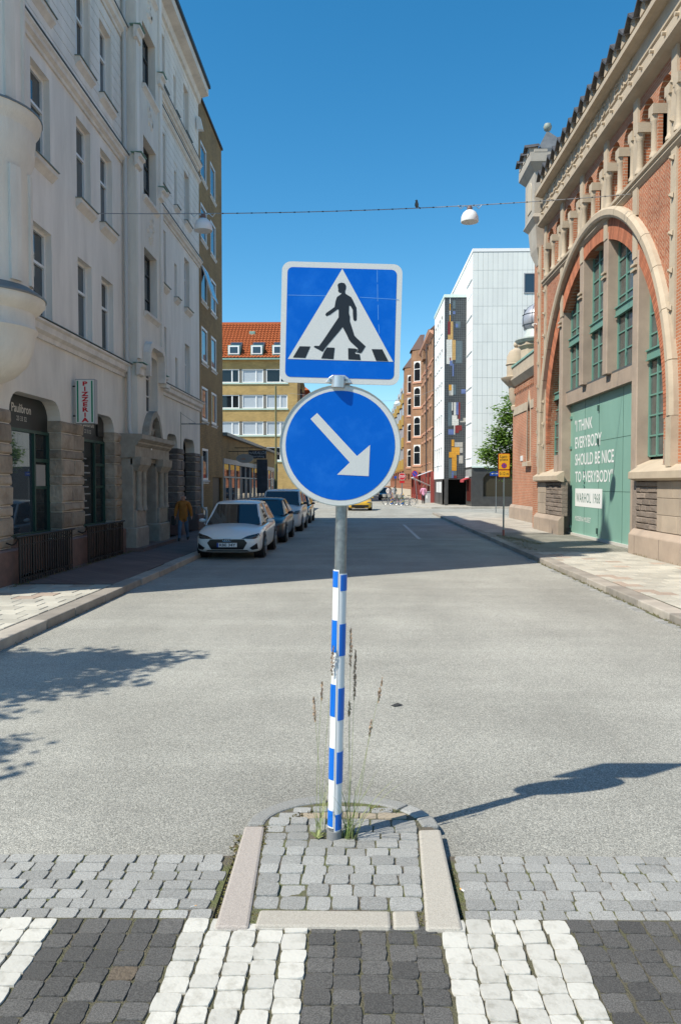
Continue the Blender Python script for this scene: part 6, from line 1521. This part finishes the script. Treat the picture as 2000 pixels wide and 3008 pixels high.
# ---------------------------------------------------------------- bicycles
def bike(x, y, az, colr, label):
    t = thing('bicycle', label, 'bicycle', (x, y, 0), 'bicycles at the far crossing')
    d = Vector((math.cos(az), math.sin(az), 0)); s = Vector((-d.y, d.x, 0))
    def P(a, h, o=0.): return tuple(Vector((x, y, 0)) + d * a + Vector((0, 0, h)) + s * o)
    fm = M('bike_' + colr[0], colr[1], .4)
    for a in (-.52, .52):
        w = MB().tube([P(a + .33 * math.cos(k * math.pi / 9), .34 + .33 * math.sin(k * math.pi / 9)) for k in range(19)], .02, 5, cap=False).build('wheel', M('tyre_black', (.015, .015, .015), .8), t)
        sub(MB().tube([P(a + .3 * math.cos(k * math.pi / 9), .34 + .3 * math.sin(k * math.pi / 9)) for k in range(19)], .012, 4, cap=False), 'rim', ALU, w)
        for k in range(6): sub(MB().tube([P(a + .3 * math.cos(k * math.pi / 6), .34 + .3 * math.sin(k * math.pi / 6)), P(a - .3 * math.cos(k * math.pi / 6), .34 - .3 * math.sin(k * math.pi / 6))], .004, 3), 'spoke', ALU, w)
    f = MB()
    for p, q in ((P(-.52, .34), P(-.1, .3)), (P(-.1, .3), P(-.18, .85)), (P(-.1, .3), P(.36, .75)), (P(-.18, .75), P(.34, .82)), (P(-.52, .34), P(-.17, .78)), (P(.52, .34), P(.32, .98))): f.tube([p, q], .018, 5)
    f.build('frame', fm, t)
    MB().tube([P(.32, .98, -.28), P(.36, 1.03, -.1), P(.36, 1.03, .1), P(.32, .98, .28)], .014, 5).build('handlebar', ALU, t)
    MB().loft([[P(-.3, .88, -.08), P(-.3, .88, .08), P(-.3, .93, .08), P(-.3, .93, -.08)], [P(-.05, .88, -.03), P(-.05, .88, .03), P(-.05, .92, .03), P(-.05, .92, -.03)]]).build('saddle', BLACKP, t)
    MB().loft([[P(.48, .7, -.16), P(.72, .7, -.16), P(.72, .7, .16), P(.48, .7, .16)], [P(.44, .98, -.2), P(.78, .98, -.2), P(.78, .98, .2), P(.44, .98, .2)]]).build('basket', M('basket_wire', (.3, .28, .25), .6), t)
for i, (x, y, az, c, lab) in enumerate(((4.15, 68.2, 2.75, ('grey', (.2, .2, .2)), 'grey bicycle nearest the kerb at the far crossing'), (3.75, 69.4, 2.7, ('green', (.05, .2, .12)), 'green bicycle second in the row at the far crossing'), (3.3, 70.4, 2.7, ('pink', (.6, .25, .3)), 'pink bicycle third in the row at the far crossing'), (2.9, 71.6, 2.75, ('dark', (.03, .03, .04)), 'black bicycle at the left end of the row'))): bike(x, y, az, c, lab)

# ---------------------------------------------------------------- cars
from mathutils.bvhtree import BVHTree
TYRE = M('car_tyre', (.012, .012, .012), .8); RIM = M('alloy_rim', (.35, .36, .37), .35, .8)
CARGL = M('car_glass', (.012, .016, .02), .03, spec=.8)
LAMP = M('headlight_glass', (.09, .09, .085), .08, spec=.8); CHROME = M('chrome', (.6, .6, .62), .15, 1.)
def car(name, label, cx, y0, paint, secs, cab, wheels, kind, flip=False, group='cars parked along the left kerb'):
    """secs: (l, halfwidth, z low, z belt, z centre); cab: (base front l, top front l, top rear l, base rear l, z top, hw base, hw top, z base front, z base rear)"""
    t = thing(name, label, 'van' if kind == 'van' else 'car', (cx, y0, 0), group)
    Lc = secs[-1][0]
    def P(x, l, z): return (cx + x, y0 + (Lc - l if flip else l), z)
    rings = []
    for l, hw, zl, zs, zc in secs:
        half = [(0, zl), (hw * .85, zl), (hw * .97, zl + .07), (hw, zl + (zs - zl) * .35), (hw, zl + (zs - zl) * .7), (hw * .975, zs - .03), (hw * .9, zs + .015), (hw * .6, zs + (zc - zs) * .75), (hw * .3, zc - .005)]
        ring = [P(x, l, z) for x, z in half] + [P(0, l, zc)] + [P(-x, l, z) for x, z in half[:0:-1]]
        rings.append(ring)
    body = MB().loft(rings).build('body', paint, t, smooth=True, sub=2, auto=None)
    bpy.context.view_layer.update()
    ev = body.evaluated_get(bpy.context.evaluated_depsgraph_get()); me = ev.to_mesh()
    bvh = BVHTree.FromPolygons([v.co + Vector(t.location) for v in me.vertices], [list(p.vertices) for p in me.polygons]); ev.to_mesh_clear()
    def decal(nm, poly, m_, off=.012, cuts=3, side=None, par=None):
        bm = bmesh.new(); vs = [bm.verts.new((x, 0, z)) for x, z in poly]
        if len(vs) == 4: bm.faces.new(vs)
        else:
            for tr_ in tessellate_polygon([[Vector((x, z, 0)) for x, z in poly]]): bm.faces.new([vs[k] for k in tr_])
        bmesh.ops.subdivide_edges(bm, edges=bm.edges, cuts=cuts, use_grid_fill=True)
        sg = -1 if not flip else 1
        for v in bm.verts:
            if side is None:
                o = Vector(P(v.co.x, 0, v.co.z)); o.y = y0 + (Lc + 2 if flip else -2); d = Vector((0, -sg, 0))
            else:   # poly given as (l, z) on the flank
                o = Vector(P(side * 3, v.co.x, v.co.z)); d = Vector((-side, 0, 0))
            h = bvh.ray_cast(o, d)
            p = (h[0] - d * off) if h[0] else o + d * 2.02
            v.co = p - Vector(t.location)
        bmesh.ops.recalc_face_normals(bm, faces=bm.faces)
        me_ = bpy.data.meshes.new(nm); bm.to_mesh(me_); bm.free(); me_.materials.append(m_)
        for p in me_.polygons: p.use_smooth = True
        o = bpy.data.objects.new(nm, me_); link(o, par or t); return o
    bf, tf, tr_, br_, zt, hb, ht, zb, zb2 = cab
    n = 6
    # glass house (dark), roof and pillars
    g_ = MB(); base = [P(-hb * .9, bf, zb), P(hb * .9, bf, zb), P(hb, bf + .35, zb + .03), P(hb, br_ - .4, zb2), P(hb * .88, br_, zb2), P(-hb * .88, br_, zb2), P(-hb, br_ - .4, zb2), P(-hb, bf + .35, zb + .03)]
    top = [P(-ht * .93, tf, zt - .04), P(ht * .93, tf, zt - .04), P(ht, tf + .2, zt - .02), P(ht, tr_ - .2, zt - .02), P(ht * .93, tr_, zt - .05), P(-ht * .93, tr_, zt - .05), P(-ht, tr_ - .2, zt - .02), P(-ht, tf + .2, zt - .02)]
    g_.loft([base, top]); g_.build('windows', CARGL, t, smooth=False)
    rf_ = MB(); rr_ = []
    for fl, fz, fw in ((0, -.05, .93), (.06, -.015, .97), (.3, .02, 1.0), (.7, .02, 1.), (.94, -.015, .98), (1, -.06, .94)):
        l = tf + (tr_ - tf) * fl; z = zt + fz; w = ht * fw + .02
        rr_.append([P(-w, l, z - .05), P(-w, l, z - .01), P(-w * .75, l, z + .025), P(0, l, z + .04), P(w * .75, l, z + .025), P(w, l, z - .01), P(w, l, z - .05)])
    rf_.loft(rr_); rf_.build('roof', paint, t, smooth=True, auto=60)
    for sx in (-1, 1):
        for a, b_ in (((hb * .92, bf + .02, zb - .02), (ht * .96, tf + .02, zt - .03)), ((hb + .005, bf + (br_ - bf) * .5, zb + .0), (ht + .01, tf + (tr_ - tf) * .42, zt - .02)), ((hb * .95, br_ - .12, zb2 - .02), (ht * .98, tr_ - .06, zt - .04))):
            MB().loft([[P(sx * (a[0] + dx), a[1] + dl, a[2]) for dx, dl in ((-.03, -.035), (.025, -.02), (.025, .05), (-.03, .04))], [P(sx * (b_[0] + dx), b_[1] + dl, b_[2]) for dx, dl in ((-.03, -.03), (.02, -.02), (.02, .05), (-.03, .04))]]).build('pillar', paint, t)
        # mirror
        mz_ = zb + .07
        mr = MB().loft([[P(sx * (hb + .02), bf + .42, mz_ - .02), P(sx * (hb + .02), bf + .5, mz_ - .02), P(sx * (hb + .02), bf + .5, mz_ + .02), P(sx * (hb + .02), bf + .42, mz_ + .02)], [P(sx * (hb + .1), bf + .36, mz_ - .05), P(sx * (hb + .1), bf + .5, mz_ - .05), P(sx * (hb + .1), bf + .5, mz_ + .08), P(sx * (hb + .1), bf + .36, mz_ + .09)], [P(sx * (hb + .24), bf + .4, mz_ - .04), P(sx * (hb + .24), bf + .5, mz_ - .04), P(sx * (hb + .24), bf + .5, mz_ + .06), P(sx * (hb + .24), bf + .4, mz_ + .07)]]).build('mirror', paint if kind != 'van' else BLACKP, t, smooth=True, sub=1)
        for wl in wheels:
            hw_ = max(s_[1] for s_ in secs) - .005; r_ = .315 if kind != 'van' else .33
            xo = sx * hw_
            ar = MB(); ar.loft([[P(sx * (hw_ - .25), wl + (r_ + .05) * math.cos(k * math.pi / 10), r_ + (r_ + .05) * math.sin(k * math.pi / 10)) for k in range(20)], [P(sx * (hw_ + .006), wl + (r_ + .05) * math.cos(k * math.pi / 10), r_ + (r_ + .05) * math.sin(k * math.pi / 10)) for k in range(20)]]); ar.build('wheel_arch', BLACKP, t)
            prof_ = [(.16, hw_ - .2), (r_ - .02, hw_ - .2), (r_, hw_ - .17), (r_, hw_ - .01), (r_ - .03, hw_ + .018), (r_ * .7, hw_ + .02)]
            wh = MB().loft([[P(sx * xx, wl + q * math.cos(k * math.pi / 12), r_ + q * math.sin(k * math.pi / 12)) for k in range(24)] for q, xx in prof_], cap=True).build('wheel', TYRE, t, smooth=True, auto=50)
            for k in range(5):
                a = k * 2 * math.pi / 5 + .3; c_, s_ = math.cos(a), math.sin(a); q = r_ * .66
                sub(MB().loft([[P(sx * (hw_ + e_), wl + u_ * c_ - v_ * s_, r_ + u_ * s_ + v_ * c_) for u_, v_ in ((0, -.035), (q, -.05), (q, .05), (0, .035))] for e_ in (.021, .032)]), 'rim_spoke', RIM, wh)
            sub(MB().loft([[P(sx * (hw_ + e_), wl + q * math.cos(k * .5236), r_ + q * math.sin(k * .5236)) for k in range(12)] for q, e_ in ((r_ * .7, .02), (r_ * .7, .03), (r_ * .62, .03), (r_ * .62, .02))], cap=False), 'rim_ring', RIM, wh)
    return t, decal, P
HATCH = [(0, .52, .3, .5, .56), (.05, .7, .2, .56, .64), (.2, .81, .16, .64, .73), (.5, .84, .15, .72, .81), (1.0, .85, .15, .79, .88), (1.6, .85, .15, .82, .9), (2.6, .85, .16, .86, .92), (3.3, .85, .17, .89, .95), (3.8, .82, .2, .88, .94), (4.02, .74, .26, .74, .82), (4.1, .6, .34, .62, .68)]
HCAB = (1.02, 1.72, 3.3, 3.85, 1.4, .78, .58, .84, .93)
WHP = M('car_paint_white', (.78, .77, .74), .25, coat=.6); NVP = M('car_paint_navy', (.008, .012, .028), .3, coat=.3); VNP = M('van_paint_white', (.6, .62, .64), .3, coat=.4)
t, decal, P = car('parked_car', 'white hatchback with black hexagonal grille and plate RBE 34Y at the left kerb', -3.3, 19.35, WHP, HATCH, HCAB, (.86, 3.28), 'hatch')
decal('grille', [(-.5, .43), (-.42, .52), (.42, .52), (.5, .43), (.4, .26), (-.4, .26)], M('grille_black', (.006, .006, .007), .4), .014)
for s in (-1, 1):
    decal('headlight', [(s * .36, .535), (s * .5, .6), (s * .76, .66), (s * .8, .58), (s * .68, .53), (s * .5, .53)], M('headlight_dark', (.02, .021, .022), .1, spec=.8), .012, 4)
    decal('light_unit', [(s * .55, .565), (s * .7, .6), (s * .72, .575), (s * .56, .545)], LAMP, .02, 2)
    decal('side_intake', [(s * .56, .3), (s * .74, .42), (s * .76, .27), (s * .62, .25)], BLACKP, .012)
decal('lower_lip', [(-.55, .21), (.55, .21), (.5, .245), (-.5, .245)], BLACKP, .014)
FP_ = wallF(19.35 - .03)
pl_ = MB(FP_).box(-3.3 - .25, -3.3 + .25, .325, .43, -.03, .0).build('number_plate', M('plate_white', (.72, .73, .72), .4), t)
sub(MB(FP_).box(-3.55, -3.51, .325, .43, .001, .002), 'plate_band', BLU, pl_); sub(text_fit(FP_, 'RBE 34Y', -3.49, -3.08, .342, .415, .003, .02), 'lettering', SBL, pl_)
lg = MB()
for k in range(4): lg.tube([(-3.3 + (k - 1.5) * .05 + .034 * math.cos(a * .5236), 19.35 - .02, .5 + .034 * math.sin(a * .5236)) for a in range(13)], .006, 5, cap=False)
lgo = lg.build('ring_emblem', CHROME, t)
MB(FP_).box(-3.36, -3.24, .0, .0, 0, 0)
SEDAN = [(s[0] * 1.04, s[1] * 1.0, s[2], s[3] + .03, s[4] + .03) for s in HATCH]
t, decal, P = car('parked_car', 'dark navy car parked behind the white hatchback', -3.22, 24.55, NVP, SEDAN, (1.1, 1.85, 3.2, 3.95, 1.38, .79, .6, .87, .97), (.9, 3.45), 'hatch')
decal('grille', [(-.42, .5), (.42, .5), (.36, .3), (-.36, .3)], BLACKP, .012)
for s in (-1, 1): decal('headlight', [(s * .45, .58), (s * .6, .66), (s * .8, .68), (s * .81, .6), (s * .6, .57)], LAMP, .012, 4)
decal('number_plate', [(-.24, .36), (.24, .36), (.24, .46), (-.24, .46)], M('plate_shade', (.1, .1, .1), .5), .02, 1)
VANS = [(0, .56, .32, .6, .68), (.06, .74, .22, .72, .82), (.25, .83, .18, .85, .95), (.6, .86, .17, .96, 1.06), (1.0, .87, .17, 1.02, 1.12), (2.0, .87, .17, 1.05, 1.13), (3.4, .87, .18, 1.07, 1.13), (4.0, .86, .2, 1.07, 1.12), (4.15, .82, .26, 1.0, 1.06), (4.2, .76, .34, .9, .95)]
t, decal, P = car('parked_van', 'small white van parked behind the navy car', -3.15, 30.6, VNP, VANS, (.8, 1.35, 3.95, 4.12, 1.64, .82, .7, 1.04, 1.1), (.85, 3.3), 'van')
for s in (-1, 1): decal('headlight', [(s * .5, .72), (s * .62, .84), (s * .8, .86), (s * .8, .7)], LAMP, .012, 4)
decal('grille', [(-.5, .62), (.5, .62), (.44, .45), (-.44, .45)], BLACKP, .012)
MB().tube([(-3.15, 32.2, 1.66), (-3.15, 32.35, 1.84)], .008, 4).build('aerial', BLACKP, t)
YLP = M('car_paint_yellow', (.62, .36, .02), .25, coat=.6)
t, decal, P = car('yellow_car', 'yellow car driving up behind the sign pole at the far crossing', .05, 55.2, YLP, HATCH, HCAB, (.86, 3.28), 'hatch', group=None)
decal('grille', [(-.6, .42), (.6, .42), (.6, .2), (-.6, .2)], BLACKP, .012)
for s in (-1, 1): decal('headlight', [(s * .45, .56), (s * .6, .64), (s * .8, .66), (s * .8, .58)], LAMP, .012, 4)
DKP = M('car_paint_black', (.012, .012, .013), .2, coat=.8)
for x, y, lab in ((3.2, 92, 'dark car standing far down the street right of the disc'), (-3.2, 37.0, 'black car parked behind the white van')):
    t, decal, P = car('parked_car', lab, x, y, DKP, SEDAN, (1.1, 1.85, 3.2, 3.95, 1.44, .79, .6, .87, .97), (.9, 3.45), 'hatch', group='cars parked along the street')
    for s in (-1, 1): decal('headlight', [(s * .45, .58), (s * .6, .66), (s * .8, .68), (s * .81, .6), (s * .6, .57)], LAMP, .012, 3)

# ---------------------------------------------------------------- people
SKIN = M('skin', (.55, .29, .21), .6)
def person(label, x, y, z, h, joints, edges, mats, yaw=0., hair=None):
    """joints: name -> (x, y, z, r) in a figure 1 unit tall facing -y; edges: (a, b, material key)"""
    t = thing('person', label, 'person', (x, y, z)); t['label'] = label
    names = list(joints); me = bpy.data.meshes.new('b'); c, s = math.cos(yaw), math.sin(yaw)
    co = [Vector((joints[n][0] * c - joints[n][1] * s, joints[n][0] * s + joints[n][1] * c, joints[n][2])) * h for n in names]
    me.from_pydata(co, [(names.index(a), names.index(b)) for a, b, _ in edges], []); o = bpy.data.objects.new('b', me); col.objects.link(o)
    md = o.modifiers.new('s', 'SKIN'); sv = me.skin_vertices[0].data
    for i, n in enumerate(names):
        q = joints[n][3:]; sv[i].radius = (q[0] * h, (q[1] if len(q) > 1 else q[0]) * h); sv[i].use_root = (n == 'hip')
    sb_ = o.modifiers.new('ss', 'SUBSURF'); sb_.levels = 2; sb_.render_levels = 2
    bpy.context.view_layer.update(); ev = o.evaluated_get(bpy.context.evaluated_depsgraph_get()); m2 = bpy.data.meshes.new_from_object(ev)
    bpy.data.objects.remove(o)
    keys = list(mats); m2.materials.clear()
    for k in keys: m2.materials.append(mats[k])
    segs = [(co[names.index(a)], co[names.index(b)], keys.index(k), min(joints[a][3], joints[b][3]) * h) for a, b, k in edges]
    for p in m2.polygons:
        ce = p.center; best = 1e9
        for a, b, k, r_ in segs:
            ab = b - a; tt = max(0, min(1, (ce - a).dot(ab) / max(ab.length_squared, 1e-9))); d_ = (ce - a - ab * tt).length - r_
            if d_ < best: best = d_; p.material_index = k
        p.use_smooth = True
    ob = bpy.data.objects.new('body', m2); link(ob, t)
    if hair:
        hd = Vector((joints['head'][0] * c - joints['head'][1] * s, joints['head'][0] * s + joints['head'][1] * c, joints['head'][2])) * h
        b = MB(); 
        for r_, zz in ((.062, .0),): pass
        ring = []
        for zz, rr in ((-.03, .058), (.0, .066), (.03, .06), (.055, .04), (.066, .01)):
            ring.append([(x + hd.x + rr * h * math.cos(k * math.pi / 6), y + hd.y + .012 * h * (1 if yaw < 1 else -1) + rr * h * 1.05 * math.sin(k * math.pi / 6), z + hd.z + zz * h) for k in range(12)])
        b.loft(ring).build('hair', hair, t, smooth=True)
    return t
def fig(armL, armR, legL, legR, hip=(0, 0, .52)):
    J = {'hip': (*hip, .085, .065), 'waist': (0, -.005, .6, .082, .06), 'chest': (0, -.01, .72, .098, .066), 'neckb': (0, -.012, .815, .05, .045), 'neck': (0, -.025, .85, .03), 'head': (0, -.035, .905, .056, .064), 'crown': (0, -.03, .955, .052, .06), 'nose': (0, -.085, .905, .01)}
    E_ = [('hip', 'waist', 'top'), ('waist', 'chest', 'top'), ('chest', 'neckb', 'top'), ('neckb', 'neck', 'skin'), ('neck', 'head', 'skin'), ('head', 'crown', 'skin'), ('head', 'nose', 'skin')]
    for sd, arm, leg, q in (('L', armL, legL, 1), ('R', armR, legR, -1)):
        J['sh' + sd] = (q * .105, -.005, .79, .045); J['el' + sd] = (*arm[0], .034); J['wr' + sd] = (*arm[1], .024)
        E_ += [('neckb', 'sh' + sd, 'top'), ('sh' + sd, 'el' + sd, 'top'), ('el' + sd, 'wr' + sd, 'top')]
        w = Vector(arm[1]); dn = (w - Vector(arm[0])).normalized()
        pm_ = w + dn * .03; J['pa' + sd] = (*pm_, .019, .012); E_.append(('wr' + sd, 'pa' + sd, 'skin'))
        for k in range(4):
            off = Vector((.0, (k - 1.5) * .011, 0)); k1 = pm_ + dn * .028 + off; k2 = k1 + dn * (.03 - abs(k - 1.4) * .004) + Vector((-q * .008, 0, 0))
            J['f%s%da' % (sd, k)] = (*k1, .0052); J['f%s%db' % (sd, k)] = (*k2, .0045); E_ += [('pa' + sd, 'f%s%da' % (sd, k), 'skin'), ('f%s%da' % (sd, k), 'f%s%db' % (sd, k), 'skin')]
        th_ = w + dn * .018 + Vector((0, -.022, 0)); J['th' + sd] = (*th_, .006); th2 = th_ + dn * .025 + Vector((0, -.006, 0)); J['tt' + sd] = (*th2, .005); E_ += [('wr' + sd, 'th' + sd, 'skin'), ('th' + sd, 'tt' + sd, 'skin')]
        J['hp' + sd] = (q * .052, 0, .49, .06); J['kn' + sd] = (*leg[0], .043); J['an' + sd] = (*leg[1], .032); J['he' + sd] = (leg[1][0], leg[1][1] + .02, leg[1][2] - .03, .026); J['to' + sd] = (*leg[2], .024)
        E_ += [('hip', 'hp' + sd, 'low'), ('hp' + sd, 'kn' + sd, 'low'), ('kn' + sd, 'an' + sd, 'low'), ('an' + sd, 'he' + sd, 'shoe'), ('an' + sd, 'to' + sd, 'shoe')]
    return J, E_
J, E_ = fig(((.145, .03, .66), (.165, .0, .535)), ((-.145, .0, .66), (-.155, -.045, .54)), ((.06, .05, .28), (.075, .17, .09), (.075, .1, .03)), ((-.065, -.06, .27), (-.07, -.09, .055), (-.075, -.17, .03)))
J['hip'] = (0, 0, .5, .1, .075); J['waist'] = (0, -.005, .6, .098, .072); J['chest'] = (0, -.01, .72, .105, .072)
for k_ in ('shL', 'shR'): J[k_] = (*J[k_][:3], .052)
for k_ in ('elL', 'elR'): J[k_] = (*J[k_][:3], .043)
for k_ in ('wrL', 'wrR'): J[k_] = (*J[k_][:3], .033)
JACK = M('orange_jacket', (.4, .15, .02), .8, c2=(.3, .11, .015), scale=6, bump=.4, bscale=14); JEAN = M('blue_jeans', (.1, .15, .22), .85, c2=(.07, .11, .17), scale=9); SHOE = M('dark_shoe', (.02, .018, .016), .6)
person('elderly man in orange jacket and blue jeans walking on the left pavement', -5.45, 24.0, .12, 1.5, J, E_, {'top': JACK, 'low': JEAN, 'skin': SKIN, 'shoe': SHOE}, .1, None)
mt = bpy.data.objects[[o.name for o in bpy.data.objects if o.get('label', '').startswith('elderly man')][0]]
fr_ = MB()
for sx_ in (-1, 1): fr_.loft([[(-5.45 + sx_ * (.075 + dx), 23.97 + dy, 1.5 * .9 + .12 + dz) for dx, dy, dz in ((0, -.02, -.03), (.015, .0, -.03), (.015, .06, -.03), (0, .07, -.03))], [(-5.45 + sx_ * (.07 + dx), 23.97 + dy, 1.5 * .9 + .12 + dz) for dx, dy, dz in ((0, -.01, .05), (.012, .01, .05), (.012, .05, .05), (0, .06, .05))]])
fr_.build('hair', M('grey_hair', (.4, .38, .36), .9), mt)
bg = thing('shoulder_bag', 'black shoulder bag hanging at the side of the man in the orange jacket', 'bag', (-5.75, 24.05, .65))
MB().box(-5.82, -5.7, 23.95, 24.2, .62, .92).build('pouch', BLACKP, bg, bevel=.03, seg=2); MB().tube([(-5.76, 24.08, .9), (-5.68, 23.93, 1.3), (-5.55, 23.95, 1.36)], .012, 5).build('strap', BLACKP, bg)
J, E_ = fig(((.15, .03, .66), (.14, -.03, .56)), ((-.15, .0, .66), (-.14, -.06, .56)), ((.05, .02, .28), (.05, .06, .06), (.05, -.0, .025)), ((-.05, -.04, .28), (-.05, -.05, .06), (-.05, -.12, .025)))
person('woman in pink jacket and dark trousers walking away at the far corner', 5.67, 69.0, .1, 1.72, J, E_, {'top': M('pink_jacket', (.66, .3, .42), .8), 'low': M('black_trousers', (.02, .015, .018), .8), 'skin': SKIN, 'shoe': M('white_shoe', (.7, .68, .65), .6)}, math.pi, M('brown_hair', (.2, .1, .06), .9))
person('person in grey top standing far off by the bollards', 3.85, 86, .0, 1.75, J, E_, {'top': M('grey_top', (.3, .32, .35), .8), 'low': JEAN, 'skin': SKIN, 'shoe': SHOE}, 0., M('brown_hair'))
person('person in white top standing far off left of the bollards', 3.2, 85, .0, 1.7, J, E_, {'top': M('white_top', (.7, .66, .64), .8), 'low': JEAN, 'skin': SKIN, 'shoe': SHOE}, .4, M('brown_hair'))
